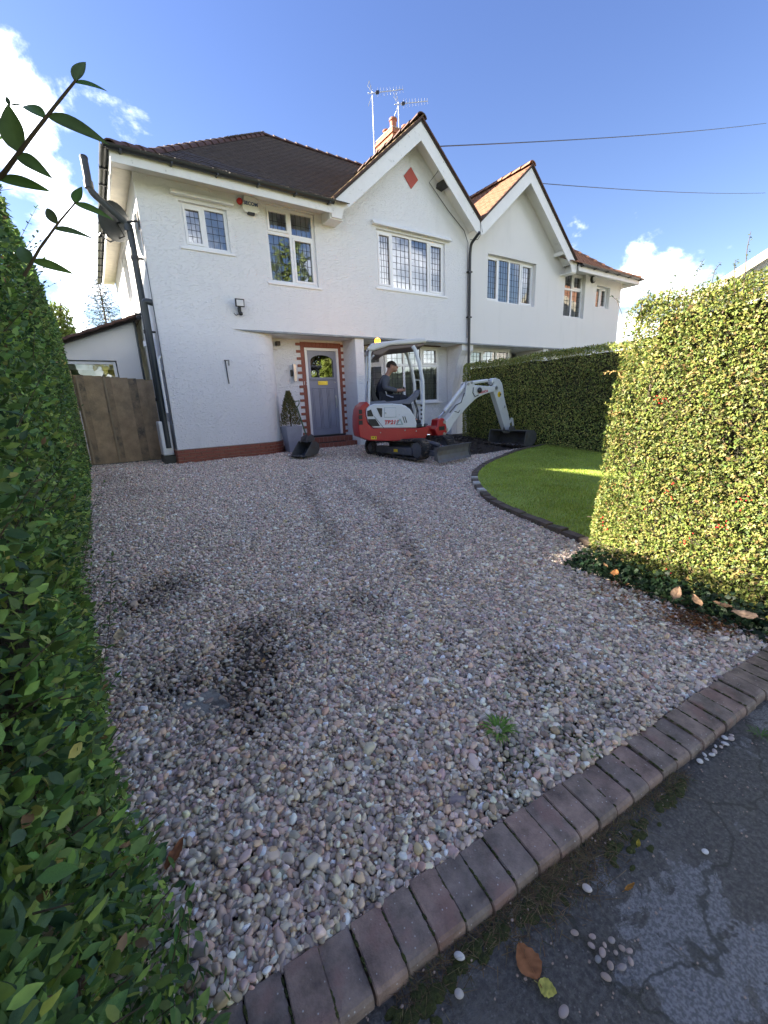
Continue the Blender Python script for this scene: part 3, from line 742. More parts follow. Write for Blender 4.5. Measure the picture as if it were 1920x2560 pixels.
def lay_tiles(roof, groups, mirror, n_single):
    """groups: list of (material, matrices). The nearest ones become tiles of their own, the rest one mesh per roof"""
    allm = []
    for mt, ms in groups:
        for q in ms:
            if mirror: q = Matrix.Scale(-1, 4, (1, 0, 0)) @ q; q = Matrix.Translation((15.3, 0, 0)) @ q
            allm.append(((q.translation - CAMP).length, mt, q))
    allm.sort(key=lambda t: t[0])
    meshes = {}
    for k, (dd, mt, q) in enumerate(allm[:n_single]):
        if mt not in meshes:
            me = bpy.data.meshes.new('roof_tile'); me.from_pydata([tuple(v) for v in TILE_V], [], [tuple(f) for f in TILE_F]); me.materials.append(MATS[mt]); meshes[mt] = me
        o = bpy.data.objects.new('roof_tile', meshes[mt]); COL.objects.link(o); o.parent = roof; o.matrix_parent_inverse = wmat(roof).inverted() @ q
    rest = allm[n_single:]
    for mt in {t[1] for t in rest}:
        A = np.array([np.array(t[2]) for t in rest if t[1] == mt])
        Vv = np.einsum('nij,kj->nki', A[:, :3, :3], TILE_V) + A[:, None, :3, 3]
        Ff = (TILE_F[None] + (np.arange(len(A)) * 8)[:, None, None]).reshape(-1, 4)
        ob = np_mesh('roof_tiles', Vv.reshape(-1, 3), Ff, None, mt, roof); stuff(ob)

def ridge_run(roof, xf, p, q, mt, r=0.10, step=0.30, lift=0.0):
    p, q = Vector(p), Vector(q); d = q - p; n = max(1, int(d.length / step)); t = d.normalized()
    sd = t.cross(Vector((0, 0, 1))).normalized(); up = sd.cross(t)
    for k in range(n):
        c0 = p + d * (k / n) + up * lift; c1 = p + d * ((k + 1) / n) + t * .02 + up * lift; m = MB(xf)
        nn = 7; vs = []
        for c, rr in ((c0, r * 1.28), (c1, r)):
            for j in range(nn):
                a = math.pi * (0.03 + .94 * j / (nn - 1)); vs.append(c + sd * math.cos(a) * rr + up * (math.sin(a) * rr * .8 - .03))
            for j in range(nn):
                a = math.pi * (0.03 + .94 * j / (nn - 1)); vs.append(c + sd * math.cos(a) * (rr - .016) + up * (math.sin(a) * (rr - .016) * .8 - .036))
        fs = []
        for j in range(nn - 1):
            fs.append((j, j + 1, 2 * nn + j + 1, 2 * nn + j)); fs.append((nn + j, 3 * nn + j, 3 * nn + j + 1, nn + j + 1)); fs.append((j, nn + j, nn + j + 1, j + 1)); fs.append((2 * nn + j, 2 * nn + j + 1, 3 * nn + j + 1, 3 * nn + j))
        m.add(vs, fs); m.build('ridge_tile', mt, roof, smooth=True)

def brick_courses(parent, xf, fn, u0, u1, z0, z1, mt, bl=0.215, bh=0.065, gap=0.010, proud=0.012, name='brick'):
    """stretcher courses laid on a face; fn(u, z, t) -> point, t is depth behind the face"""
    z = z0; r = 0
    while z + bh <= z1 + 1e-6:
        u = u0 - (bl / 2 if r % 2 else 0)
        while u < u1 - .02:
            a, b = max(u, u0), min(u + bl - gap, u1)
            if b - a > .03:
                j = random.uniform(-.003, .003); m = MB(xf)
                P = [fn(a, z, j), fn(b, z, j), fn(b, z, .04), fn(a, z, .04), fn(a, z + bh - gap, j), fn(b, z + bh - gap, j), fn(b, z + bh - gap, .04), fn(a, z + bh - gap, .04)]
                m.add(P, [(0, 3, 2, 1), (4, 5, 6, 7), (0, 1, 5, 4), (1, 2, 6, 5), (2, 3, 7, 6), (3, 0, 4, 7)]); m.build(name, mt, parent)
            u += bl
        z += bh; r += 1

def half_house(mirror):
    xf = (lambda v: Vector((15.3 - v.x, v.y, v.z))) if mirror else None
    wm = 'smooth_render_white' if mirror else 'roughcast_white'
    root = thing('semi_detached_house', 'smooth white gabled half of the house beyond the hedge' if mirror else 'roughcast white half of the house with red diamond and slate blue door', 'house', (11.5, 0, 0) if mirror else (3.8, 0, 0))
    H = lambda: MB(xf)
    rv = .12 if mirror else .05
    if mirror: wins = [(0.72, 1.56, 3.88, 4.56), (2.24, 3.38, 3.46, 4.80), (4.85, 6.92, 3.61, 4.78)]
    else: wins = [(0.65, 1.46, 3.80, 4.51), (2.18, 3.23, 3.40, 4.76), (4.75, 6.82, 3.57, 4.77)]
    # upper wall with openings and gable
    m = H(); wall_cells(m, 0.0, 7.65, 2.455, 4.87, wins, lambda u, z, t: Vector((u, t, z)), .25)
    m.add([(3.45, 0, 4.87), (7.65, 0, 4.87), (7.65, 0, GZ - GS * (7.65 - GX) - .06), (GX, 0, GZ - .06), (3.45, 0, GZ - GS * (GX - 3.45) - .06)], [(0, 1, 2, 3, 4)])
    m.add([(0, .25, 2.455), (7.65, .25, 2.455), (7.65, 0, 2.455), (0, 0, 2.455)], [(0, 1, 2, 3)])
    wall = m.build('wall', wm, root)
    # side wall
    m = H(); side_w = (2.9, 4.0, 3.55, 4.60)
    wall_cells(m, 0.0, 7.0, 0.0, 4.87, [side_w], lambda u, z, t: Vector((t, u, z)), .25); m.build('side_wall', wm, root)
    H().box(0.0, 7.65, 6.9, 7.0, 0, 4.87).build('rear_wall', wm, root)
    # lower front wall, its rounded return into the porch, porch back wall, bay recess
    m = H(); pts = [(0.0, 0.0), (1.70, 0.0)] + [(1.70 + .55 * math.sin(a), .55 - .55 * math.cos(a)) for a in [math.pi / 2 * k / 10 for k in range(1, 11)]] + [(2.25, .62)]
    for (a, b) in zip(pts, pts[1:]): m.add([(a[0], a[1], .26), (b[0], b[1], .26), (b[0], b[1], 2.455), (a[0], a[1], 2.455)], [(0, 1, 2, 3)])
    m.build('lower_wall', wm, root, smooth=True, angle=30)
    m = H(); wall_cells(m, 2.25, 4.10, 0.0, 2.455, [(3.0, 3.93, 0.24, 2.30)], lambda u, z, t: Vector((u, .60 + t, z)), .25); m.build('porch_wall', wm, root)
    H().box(0.02, 7.65, 0.02, 1.5, 2.44, 2.454).build('porch_ceiling', 'white_paint', root)
    # plinth
    pl = H(); pp = [(-0.02, 0.0 - .015)] + [(a[0], a[1] - .015) for a in pts[1:2]] + [(1.70 + .57 * math.sin(a), .55 - .57 * math.cos(a)) for a in [math.pi / 2 * k / 10 for k in range(1, 11)]]
    for (a, b) in zip(pp, pp[1:]): pl.add([(a[0], a[1] + .012, -.1), (b[0], b[1] + .012, -.1), (b[0], b[1] + .012, .25), (a[0], a[1] + .012, .25)], [(0, 1, 2, 3)])
    for (a, b) in zip(pp, pp[1:]): pl.add([(a[0], a[1] - .006, .252), (b[0], b[1] - .006, .252), (b[0], b[1] + .05, .262), (a[0], a[1] + .05, .262)], [(0, 1, 2, 3)])
    pl.box(-.03, .02, 0.0, 7.0, -.1, .26)
    plinth = pl.build('plinth', 'mortar', root)
    if not mirror:
        brick_courses(plinth, xf, lambda u, z, t: Vector((u, -.022 + t, z)), -.02, 1.70, -.005, .26, 'brick_painted')
        L_ = .55 * math.pi / 2
        brick_courses(plinth, xf, lambda u, z, t: Vector((1.70 + (.575 - t) * math.sin(u / .55), .55 - (.575 - t) * math.cos(u / .55), z)), 0, L_, -.005, .26, 'brick_painted', bl=.11)
        brick_courses(plinth, xf, lambda u, z, t: Vector((-.042 + t, u, z)), 0, 1.1, -.005, .26, 'brick_painted')
    # pier between porch and bay, with thickened foot
    m = H(); pr = [(4.05, 0), (4.29, 0), (4.29, 1.1), (4.05, 1.1)]
    m.prism(pr, lambda a, b, t: Vector((a, b, t)), .20, 2.452); m.build('pier', wm, root, bevel=.015)
    H().box(4.03, 4.32, -.04, 1.1, -.05, .205).build('pier_base', 'white_paint', root, bevel=.02)
    # bay recess: back wall, bay with wall below the sill
    H().box(4.3, 7.65, 1.25, 1.45, 0, 2.45).build('recess_wall', wm, root)
    bay = [(4.62, 1.22), (5.22, .55), (7.10, .55), (7.10, 1.24)]
    m = H()
    for a, b in zip(bay, bay[1:]): m.add([(*a, -.1), (*b, -.1), (*b, .90), (*a, .90)], [(0, 1, 2, 3)])
    m.add([(*p, .90) for p in bay], [(0, 1, 2, 3)])
    m.build('bay_wall', wm, root)
    H().box(7.11, 7.65, .62, 1.24, -.1, 2.45).build('bay_side_wall', wm, root)
    # curved bracket on the party line
    pb = [(0.0, 2.45), (0.60, 2.45), (0.60, 0.0), (0.42, 0.0), (.42, .9), (.38, 1.35), (.26, 1.8), (.10, 2.15), (0.0, 2.28)]
    m = H(); m.prism(pb, lambda a, b, t: Vector((t, a, b)), 7.44, 7.645); m.build('bracket_wall', wm, root)
    # drip strip along the overhang
    m = H(); m.add([(1.30, -.004, 2.475), (1.72, -.05, 2.452), (7.66, -.05, 2.452), (7.66, -.05, 2.436), (1.72, -.05, 2.436), (7.66, -.004, 2.480), (1.72, -.004, 2.480), (1.72, .03, 2.436), (7.66, .03, 2.436)],
                  [(0, 1, 6), (6, 1, 2, 5), (1, 4, 3, 2), (4, 7, 8, 3), (0, 4, 1)])
    m.build('drip_strip', 'drip_strip', root)
    # windows
    if mirror:
        window(root, xf, *wins[0], rv, [1.14], sash=[(0, 0)], lead=(2, 3), curtain=False, blind=.45)
        window(root, xf, *wins[1], rv, [2.80], trans=4.32, sash=[(0, 1)], lead=(3, 5))
        window(root, xf, *wins[2], rv, [5.40, 5.90, 6.37], sash=[(0, 0), (3, 0)], lead=(4, 7), blind=1.0, curtain=False)
    else:
        window(root, xf, *wins[0], rv, [1.045], sash=[(0, 0)], lead=(3, 5), blind=.28, curtain=.49)
        window(root, xf, *wins[1], rv, [2.705], trans=4.30, sash=[(0, 1), (1, 0)], lead=(4, 5), blind=0, curtain=.30)
        window(root, xf, *wins[2], rv, [5.20, 5.76, 6.31], sash=[(0, 0), (3, 0)], lead=(4, 8), blind=.38, curtain=.49)
        for (a, b, z) in ((.53, 1.58, 4.60), (4.64, 6.97, 4.85)):
            m = H(); m.prism([(0, 0), (-.10, .0), (-.10, .02), (-.075, .045), (-.05, .085), (0, .10)], lambda p, q, t: Vector((t, p, z + q - .03)), a, b); m.build('window_hood', 'white_paint', root, bevel=.006)
        H().obox((1.07, -.006, 4.80), (.105, 0, 0), (0, .012, 0), (0, 0, .045)).build('air_brick', 'white_paint', root)
        # red diamond
        H().add([(GX, -.018, 6.16), (GX + .205, -.018, 5.945), (GX, -.018, 5.73), (GX - .205, -.018, 5.945), (GX, .0, 6.16), (GX + .205, .0, 5.945), (GX, .0, 5.73), (GX - .205, .0, 5.945)], [(0, 1, 2, 3), (0, 4, 5, 1), (1, 5, 6, 2), (2, 6, 7, 3), (3, 7, 4, 0)]).build('diamond_plaque', 'diamond_red', root)
    # side window
    window(root, xf, side_w[0], side_w[1], side_w[2], side_w[3], 0, [3.45], lead=(3, 4), fn=lambda u, t, z: Vector((.08 + t, u, z)), curtain=False)
    # bay windows: main face, canted side
    window(root, xf, 5.26, 7.08, .95, 2.42, .56, [5.86, 6.46], trans=1.92, lead=(3, 6), sash=[(2, 1)], blind=0, curtain=.22, room=True, shutters=mirror, fw=.06)
    ca, cb = Vector((4.62, 1.22, 0)), Vector((5.20, .57, 0)); cl = (cb - ca).length; cdv = (cb - ca).normalized(); cn = Vector((-cdv.y, cdv.x, 0))
    window(root, xf, 0.02, cl, .95, 2.42, 0, [], trans=1.92, lead=(3, 6), sash=[(0, 1)] if not mirror else [(0, 0), (0, 1)], curtain=False, room=False, fn=lambda u, t, z: ca + cdv * u + cn * t + Vector((0, 0, z)), shutters=False, fw=.06)
    H().prism([(a[0], a[1] - .06) for a in bay] , lambda a, b, t: Vector((a, b, t)), 2.415, 2.438).build('bay_head', 'white_paint' if mirror else 'tile_edge', root)
    # ---- roof
    m = H()
    def P(x, y, d): return Vector((x, y, rz(d)))
    for (d0, d1, xr) in ((0, .52, 3.45), (.52, DK, 7.65), (DK, RD, 7.65)):
        m.add([P(EX0 + d0, EY0 + d0, d0), P(xr, EY0 + d0, d0), P(xr, EY0 + d1, d1), P(EX0 + d1, EY0 + d1, d1)], [(0, 1, 2, 3)])
        m.add([P(EX0 + d0, EY1 - d0, d0), P(7.65, EY1 - d0, d0), P(7.65, EY1 - d1, d1), P(EX0 + d1, EY1 - d1, d1)], [(0, 1, 2, 3)])
        m.add([P(EX0 + d0, EY0 + d0, d0), P(EX0 + d1, EY0 + d1, d1), P(EX0 + d1, EY1 - d1, d1), P(EX0 + d0, EY1 - d0, d0)], [(0, 1, 2, 3)])
    # gable slopes as thin slabs
    gl, gr = 3.50, 7.65
    for (xa, xb) in ((gl, GX), (GX, gr)):
        za, zb = GZ - GS * abs(xa - GX), GZ - GS * abs(xb - GX)
        m.add([(xa, -.42, za), (xb, -.42, zb), (xb, 2.6, zb), (xa, 2.6, za), (xa, -.42, za - .05), (xb, -.42, zb - .05), (xb, 2.6, zb - .05), (xa, 2.6, za - .05)],
              [(0, 1, 2, 3), (4, 5, 6, 7), (0, 1, 5, 4), (1, 2, 6, 5), (2, 3, 7, 6), (3, 0, 4, 7)])
    roof = m.build('roof', 'tile_dark', root)
    # tile laying
    f1 = tile_rows((4, EY0, rz(0)), (1, 0, 0), (0, 1, SL1), math.hypot(DK, DK * SL1), lambda s, v: EX0 + v * .894 < 4 + s < 7.65 and (4 + s < 3.75 + v * .3 or mirror and 4 + s < 3.75), span=12)
    k2 = 1 / math.hypot(1, SL2); k1 = 1 / math.hypot(1, SL1)
    def test2(s, v):
        x = 4 + s; d = DK + v * k2; z = rz(d)
        inside_gable = abs(x - GX) < (GZ - z) / GS - .05
        return EX0 + d < x < 7.62 and not inside_gable
    f2 = tile_rows((4, EY0 + DK, rz(DK)), (1, 0, 0), (0, 1, SL2), math.hypot(RD - DK, (RD - DK) * SL2), test2)
    gL = math.hypot(GX - gl, (GX - gl) * GS)
    kg = 1 / math.hypot(1, GS)
    def testg(xs):
        def t(s, v):
            x = (gl + v * kg) if xs < 0 else (gr - v * kg); y = 1.0 + s; zg = GZ - GS * abs(x - GX)
            d = y - EY0
            return -.42 < y < 2.6 and (rz(max(d, 0)) < zg + .12)
        return t
    g1 = tile_rows((gl, 1.0, GZ - GS * (GX - gl)), (0, 1, 0), (1, 0, GS), gL, testg(-1), span=3.4)
    g2 = tile_rows((gr, 1.0, GZ - GS * (gr - GX)), (0, 1, 0), (-1, 0, GS), math.hypot(gr - GX, (gr - GX) * GS), testg(1), span=3.4)
    kS = math.hypot(DK, DK * SL1)
    s1 = tile_rows((EX0, 3.5, rz(0)), (0, 1, 0), (1, 0, SL1), kS, lambda s, v: EY0 + v * k1 < 3.5 + s < EY1 - v * k1, span=9)
    s2 = tile_rows((EX0 + DK, 3.5, rz(DK)), (0, 1, 0), (1, 0, SL2), math.hypot(RD - DK, (RD - DK) * SL2), lambda s, v: EY0 + DK + v * k2 < 3.5 + s < EY1 - DK - v * k2, span=9)
    mtm = 'tile_brown' if mirror else 'tile_dark'
    lay_tiles(roof, [(mtm, f1), (mtm, f2), ('tile_brown' if mirror else 'tile_mossy', g1), ('tile_brown' if mirror else 'tile_dark', g2), (mtm, s1 + s2)], mirror, 300)
    # ridge and hip tiles
    rm = 'tile_brown' if mirror else 'tile_edge'
    ridge_run(roof, xf, P(EX0 + RD, EY0 + RD, RD), P(7.65, EY0 + RD, RD), rm)
    ridge_run(roof, xf, P(EX0 + .02, EY0 + .02, .02), P(EX0 + DK, EY0 + DK, DK), rm)
    ridge_run(roof, xf, P(EX0 + DK, EY0 + DK, DK), P(EX0 + RD, EY0 + RD, RD), rm)
    ridge_run(roof, xf, P(EX0 + .02, EY1 - .02, .02), P(EX0 + DK, EY1 - DK, DK), rm)
    ridge_run(roof, xf, P(EX0 + DK, EY1 - DK, DK), P(EX0 + RD, EY1 - RD, RD), rm)
    ridge_run(roof, xf, (GX, -.44, GZ + .02), (GX, 2.1, GZ + .02), 'tile_brown' if mirror else 'tile_edge', r=.11)
    # verge strips of tile along the barge boards
    for (xa, xb) in ((gl - .02, GX), (GX, gr)):
        za, zb = GZ - GS * abs(xa - GX), GZ - GS * abs(xb - GX)
        m = H(); m.bar((xa, -.425, za + .008), (xb, -.425, zb + .008), .05, .03, up=(0, 0, 1)); m.build('verge', 'tile_edge', roof)
    # barge boards and their soffits
    t = -.37
    Lb = [(3.43, 4.62), (3.41, 4.93), (3.50, GZ - GS * (GX - 3.50) - .055), (GX, GZ - .055), (GX, GZ - .40), (3.86, GZ - GS * (GX - 3.86) - .40), (3.72, 4.80), (3.66, 4.62)]
    Rb = [(GX, GZ - .055), (7.63, GZ - GS * (7.63 - GX) - .055), (7.63, 4.98), (7.50, GZ - GS * (7.50 - GX) - .40), (GX, GZ - .40)]
    for B in (Lb, Rb):
        m = H(); m.prism(B, lambda a, b, w: Vector((a, w, b)), t - .03, t); m.build('barge_board', 'fascia_white', root)
    for (xa, xb) in ((3.56, GX), (GX, 7.645)):
        za, zb = GZ - GS * abs(xa - GX) - .16, GZ - GS * abs(xb - GX) - .16
        m = H(); m.add([(xa, t, za), (xb, t, zb), (xb, -.002, zb), (xa, -.002, za)], [(0, 1, 2, 3)]); m.build('gable_soffit', 'white_paint', root)
    m = H(); m.box(3.40, 3.70, t, -.002, 4.60, 4.62); m.box(3.40, 3.425, t, -.002, 4.62, 4.95); m.build('barge_foot', 'fascia_white', root)
    # purlin ends under the gable
    for (x, z) in ([(6.62, 5.98)] if not mirror else [(6.35, 6.15), (3.98, 5.02)]):
        zz = GZ - GS * abs(x - GX) - .20
        m = H(); m.obox((x, -.20, zz - .05), (.085, 0, -.02), (0, .19, 0), (.012, 0, .05)); m.build('purlin_end', 'fascia_white' if mirror else 'pipe_black', root)
    # eaves: fascia, soffit, gutter
    H().box(-.30, 3.40, -.47, -.445, 4.66, 4.85).build('fascia', 'fascia_white', root)
    H().box(-.30, 3.40, -.446, -.002, 4.79, 4.80).build('soffit', 'white_paint', root)
    H().box(-.325, -.30, -.47, 7.4, 4.66, 4.85).build('side_fascia', 'fascia_white', root)
    H().box(-.301, -.002, -.0, 7.4, 4.785, 4.80).build('side_soffit', 'soffit_cream', root)
    gut = H()
    def half_round(m, p, q, r):
        p, q = Vector(p), Vector(q); d = (q - p).normalized(); sd = d.cross(Vector((0, 0, 1))); nn = 8; vs = []
        for c in (p, q):
            for rr in (r, r - .006):
                for j in range(nn):
                    a = math.pi * j / (nn - 1); vs.append(c + sd * math.cos(a) * rr - Vector((0, 0, math.sin(a) * rr)))
        fs = []
        for j in range(nn - 1):
            fs += [(j, j + 1, 2 * nn + j + 1, 2 * nn + j), (nn + j, 3 * nn + j, 3 * nn + j + 1, nn + j + 1), (j, nn + j, nn + j + 1, j + 1), (2 * nn + j, 2 * nn + j + 1, 3 * nn + j + 1, 3 * nn + j)]
        fs += [(0, 2 * nn, 3 * nn, nn), (nn - 1, 2 * nn - 1, 4 * nn - 1, 3 * nn - 1)]
        m.add(vs, fs)
    half_round(gut, (-.40, -.53, 4.845), (3.42, -.53, 4.845), .058); half_round(gut, (-.385, -.56, 4.845), (-.385, 7.4, 4.845), .058)
    g = gut.build('gutter', 'pipe_black', root, smooth=True, angle=60)
    for k in range(6):
        H().box(-.2 + k * .7, -.17 + k * .7, -.595, -.46, 4.775, 4.80).build('bracket', 'pipe_black', g)
    for k in range(12):
        H().box(-.45, -.31, .1 + k * .6, .13 + k * .6, 4.775, 4.80).build('bracket', 'pipe_black', g)
    return root, roof, xf

house, house_roof, _ = half_house(False)
nhouse, nroof, nxf = half_house(True)

# ---------------------------------------------------------------- chimney, aerials, cables
ch = MB().box(7.22, 8.08, 2.62, 3.48, 7.0, 8.52).build('chimney', 'mortar', house)
def chim(fn, u1):
    brick_courses(ch, None, fn, 0, u1, 7.62, 8.56, 'brick_chimney', bl=.225, bh=.075)
chim(lambda u, z, t: Vector((7.20 + t, 3.50 - u, z)), .90)
chim(lambda u, z, t: Vector((7.20 + u, 2.60 + t, z)), .90)
MB().box(7.17, 8.13, 2.57, 3.53, 8.40, 8.455).build('corbel_course', 'brick_chimney', ch)
MB().box(7.20, 8.10, 2.60, 3.50, 8.52, 8.575).build('flaunching', 'mortar', ch, bevel=.03)
for (x, y, h, r) in ((7.42, 3.22, .20, .10), (7.42, 2.86, .32, .11), (7.86, 3.22, .24, .105), (7.86, 2.86, .26, .11)):
    MB().lathe([(r * .86, 0), (r * .86, h * .8), (r * 1.05, h * .82), (r * 1.1, h * .9), (r * 1.0, h), (r * .75, h), (r * .7, h * .5)], (x, y, 8.57), 16).build('chimney_pot', 'terracotta', ch, smooth=True)
def aerial(label, base, h, length, az, n):
    x, y, z = base; a = thing('television_aerial', label, 'aerial', base, 'television aerials on the chimney')
    MB().tube([(x, y, z), (x + .01, y, z + h)], .017, 8).build('mast', 'steel_dull', a)
    d = Vector((math.cos(az), math.sin(az), .20)); s = Vector((-math.sin(az), math.cos(az), 0)); o = Vector((x, y, z + h - .04))
    MB().tube([o - d * .12, o + d * length], .011, 6).build('boom', 'steel_dull', a)
    for k in range(n):
        p = o + d * (length * (.18 + .82 * k / (n - 1))); w = .13 - .05 * k / n
        MB().tube([p - s * w * .2 + Vector((0, 0, -w)), p + Vector((0, 0, w)) + s * w * .2], .006, 5).build('element', 'steel_dull', a)
    m = MB()
    for q in (-1, 1):
        m.tube([o + d * .02, o - d * .10 + Vector((0, 0, q * .24)) + s * .10], .006, 5); m.tube([o + d * .02, o - d * .10 + Vector((0, 0, q * .24)) - s * .10], .006, 5)
        m.tube([o - d * .10 + Vector((0, 0, q * .24)) - s * .12, o - d * .10 + Vector((0, 0, q * .24)) + s * .12], .006, 5); m.tube([o - d * .05 + Vector((0, 0, q * .13)) - s * .10, o - d * .05 + Vector((0, 0, q * .13)) + s * .10], .006, 5)
    m.build('reflector', 'steel_dull', a)
    MB().obox(o + d * .16, d * .05, s * .03, Vector((0, 0, .035))).build('dipole_box', 'black_plastic', a)
aerial('taller television aerial on the far left corner of the chimney', (7.17, 3.52, 7.9), 1.90, .95, rad(-20), 9)
aerial('shorter television aerial standing behind the chimney pots', (7.95, 3.30, 8.4), 1.25, .95, rad(-18), 9)
def cable(label, p, q, sag, r=.008):
    p, q = Vector(p), Vector(q); pts = [p.lerp(q, k / 24) - Vector((0, 0, sag * 4 * (k / 24) * (1 - k / 24))) for k in range(25)]
    tag(MB().tube(pts, r, 6).build('overhead_cable', 'wire_dark'), label, 'cable', 'overhead cables')
cable('upper overhead cable running from the red diamond gable to the right', (6.26, -.42, 6.50), (30.0, 1.2, 14.1), .10, .011)
cable('lower overhead cable running from the far gable to the right', (9.90, -.42, 6.56), (30.5, .9, 11.0), .10, .009)

# ---------------------------------------------------------------- porch: door, brick surround, step
dr = MB().box(3.03, 3.09, .57, .66, .27, 2.27).box(3.84, 3.90, .57, .66, .27, 2.27).box(3.09, 3.84, .571, .659, 2.21, 2.27)
door = dr.build('door', 'pvc_white', house, bevel=.004)
cx = 3.465
def arch(x0, x1, z0, zs, rise, n=9): 
    return [(x0, z0), (x1, z0), (x1, zs)] + [((x0 + x1) / 2 + (x1 - x0) / 2 * math.cos(math.pi * k / n), zs + rise * math.sin(math.pi * k / n)) for k in range(1, n)] + [(x0, zs)]
hole = arch(3.17, 3.76, 1.62, 1.98, .14)
leafm = MB()
# door leaf built around the arched light
lx0, lx1, lz0, lz1 = 3.092, 3.838, .275, 2.208
leafm.box(lx0, lx1, .60, .645, lz0, 1.62); leafm.box(lx0, 3.17, .60, .645, 1.62, lz1); leafm.box(3.76, lx1, .60, .645, 1.62, lz1)
top = [(3.17, lz1), (3.17, 1.98)] + [(cx - .295 * math.cos(math.pi * k / 9), 1.98 + .14 * math.sin(math.pi * k / 9)) for k in range(1, 9)] + [(3.76, 1.98), (3.76, lz1)]
for a, b in zip(top[1:-1], top[2:-1]):
    leafm.add([(a[0], .60, a[1]), (b[0], .60, b[1]), (b[0], .60, lz1), (a[0], .60, lz1), (a[0], .645, a[1]), (b[0], .645, b[1]), (b[0], .645, lz1), (a[0], .645, lz1)], [(0, 1, 2, 3), (4, 5, 6, 7), (0, 1, 5, 4)])
leaf_o = leafm.build('door_leaf', 'door_slate', door)
for k in range(3):     # raised mouldings round three tall panels
    a = 3.16 + k * .207; b = a + .19
    MB().box(a, a + .018, .588, .602, .42, 1.38).box(b - .018, b, .588, .602, .42, 1.38).box(a + .018, b - .018, .589, .602, .42, .438).box(a + .018, b - .018, .589, .602, 1.362, 1.38).box(a + .035, b - .035, .592, .602, .46, 1.34).build('panel', 'door_slate', door, bevel=.005)
MB().box(3.12, 3.81, .575, .602, 1.56, 1.60).build('door_rail', 'door_slate', door, bevel=.006)
MB().prism(hole, lambda a, b, t: Vector((a, t, b)), .622, .626).build('door_pane', 'window_glass', door)
MB().box(3.1, 3.83, .70, .71, 1.55, 2.2).build('door_backing', 'room_dark', door)
MB().box(3.325, 3.575, .586, .601, 1.445, 1.535).box(3.36, 3.54, .580, .588, 1.468, 1.512).build('letter_plate', 'brass', door, bevel=.003)
MB().tube([(3.775, .598, 1.14), (3.775, .56, 1.14), (3.775, .555, 1.10), (3.775, .555, .98), (3.775, .56, .94), (3.775, .598, .94)], .010, 8).box(3.76, 3.79, .592, .601, .9, 1.2).build('door_handle', 'steel_dull', door, smooth=True)
MB().lathe([(.017, 0), (.017, .012), (.004, .014)], (3.775, .60, 1.50), 12, ax=(0, -1, 0)).build('door_lock', 'steel_dull', door)
MB().box(2.98, 3.95, .52, .66, .235, .272).build('threshold', 'pipe_black', door)
sur = MB().box(2.945, 3.03, .585, .602, .24, 2.39).box(3.90, 3.985, .585, .602, .24, 2.39).box(3.03, 3.90, .586, .602, 2.27, 2.39).build('door_surround', 'brick_painted', house)
for k in range(14):      # toothed brick quoins
    z = .30 + k * .1545
    MB().box(2.84 + random.uniform(-.008, .006), 2.944, .580, .602, z, z + .058).build('brick', 'brick_painted', sur, bevel=.004)
    MB().box(3.986, 4.085 + random.uniform(-.006, .006), .580, .602, z, z + .058).build('brick', 'brick_painted', sur, bevel=.004)
for k in range(11):
    a = 2.95 + k * .0945
    MB().box(a, a + .086, .578, .602, 2.285 if 3.02 < a < 3.89 else 2.285, 2.385).build('brick', 'brick_painted', sur, bevel=.004)
text_mesh('house_number', '17', .12, 'pvc_white', sur, frame((2.945, .5835, 1.45), (1, 0, 0), (0, 0, 1)))
step = MB().box(2.27, 4.03, .12, .60, -.05, .105).box(2.9, 4.03, .33, .60, .10, .232).build('porch_step', 'mortar', house)
for z0, y0, xa, xb in ((-.01, .11, 2.27, 4.03), (.112, .32, 2.9, 4.03)):
    x = xa
    while x < xb - .05:
        MB().box(x, min(x + .102, xb), y0, y0 + .20, z0, z0 + .122).build('brick', 'brick_painted', step, bevel=.006); x += .112
y = .0
door_mat = tag(MB().box(3.05, 3.75, .16, .31, .113, .124).build('doormat', 'garden_soil', bevel=.004), 'dark doormat on the brick step below the front door', 'doormat')

# ---------------------------------------------------------------- pipes and wall fittings
def pipe(name, pts, r, mt, parent=None, sm=True): return MB().tube(pts, r, 12).build(name, mt, parent, smooth=sm)
def bend(pts, rr=.06, n=5):
    o = [Vector(pts[0])]
    for a, b, c in zip(pts, pts[1:], pts[2:]):
        a, b, c = Vector(a), Vector(b), Vector(c); p = b + (a - b).normalized() * rr; q = b + (c - b).normalized() * rr
        for k in range(n + 1): t = k / n; o.append((1 - t) ** 2 * p + 2 * t * (1 - t) * b + t * t * q)
    o.append(Vector(pts[-1])); return o
sv = pipe('soil_pipe', bend([(-.13, .35, -.05), (-.13, .35, 4.10), (-.62, .35, 4.52), (-.62, .35, 4.96)], .09), .055, 'pipe_grey', house)
for z in (1.2, 2.4, 3.6): MB().lathe([(.055, -.03), (.066, -.03), (.066, .03), (.055, .03)], (-.13, .35, z), 14).box(-.13, 0, .33, .37, z - .015, z + .015).build('pipe_clip', 'pipe_black', sv)
for p, ax in (((-.62, .35, 4.60), (0, 0, 1)), ((-.15, .35, 4.06), (0, 0, 1))): MB().lathe([(.055, -.05), (.068, -.05), (.068, .05), (.055, .05)], p, 14, ax=ax).build('pipe_collar', 'pipe_grey', sv, smooth=True)
MB().lathe([(.057, 0), (.06, .03), (.05, .05), (.02, .055)], (-.62, .35, 4.955), 14).build('vent_cap', 'pipe_black', sv)
pipe('waste_pipe', bend([(0.0, .08, 2.84), (-.13, .12, 2.88), (-.13, .14, 2.70), (-.13, .14, .3)], .07), .052, 'pipe_grey', house)
pipe('waste_pipe', bend([(-.02, .02, 1.95), (-.07, .03, 1.9), (-.07, .03, .95)], .04), .022, 'pvc_white', house)
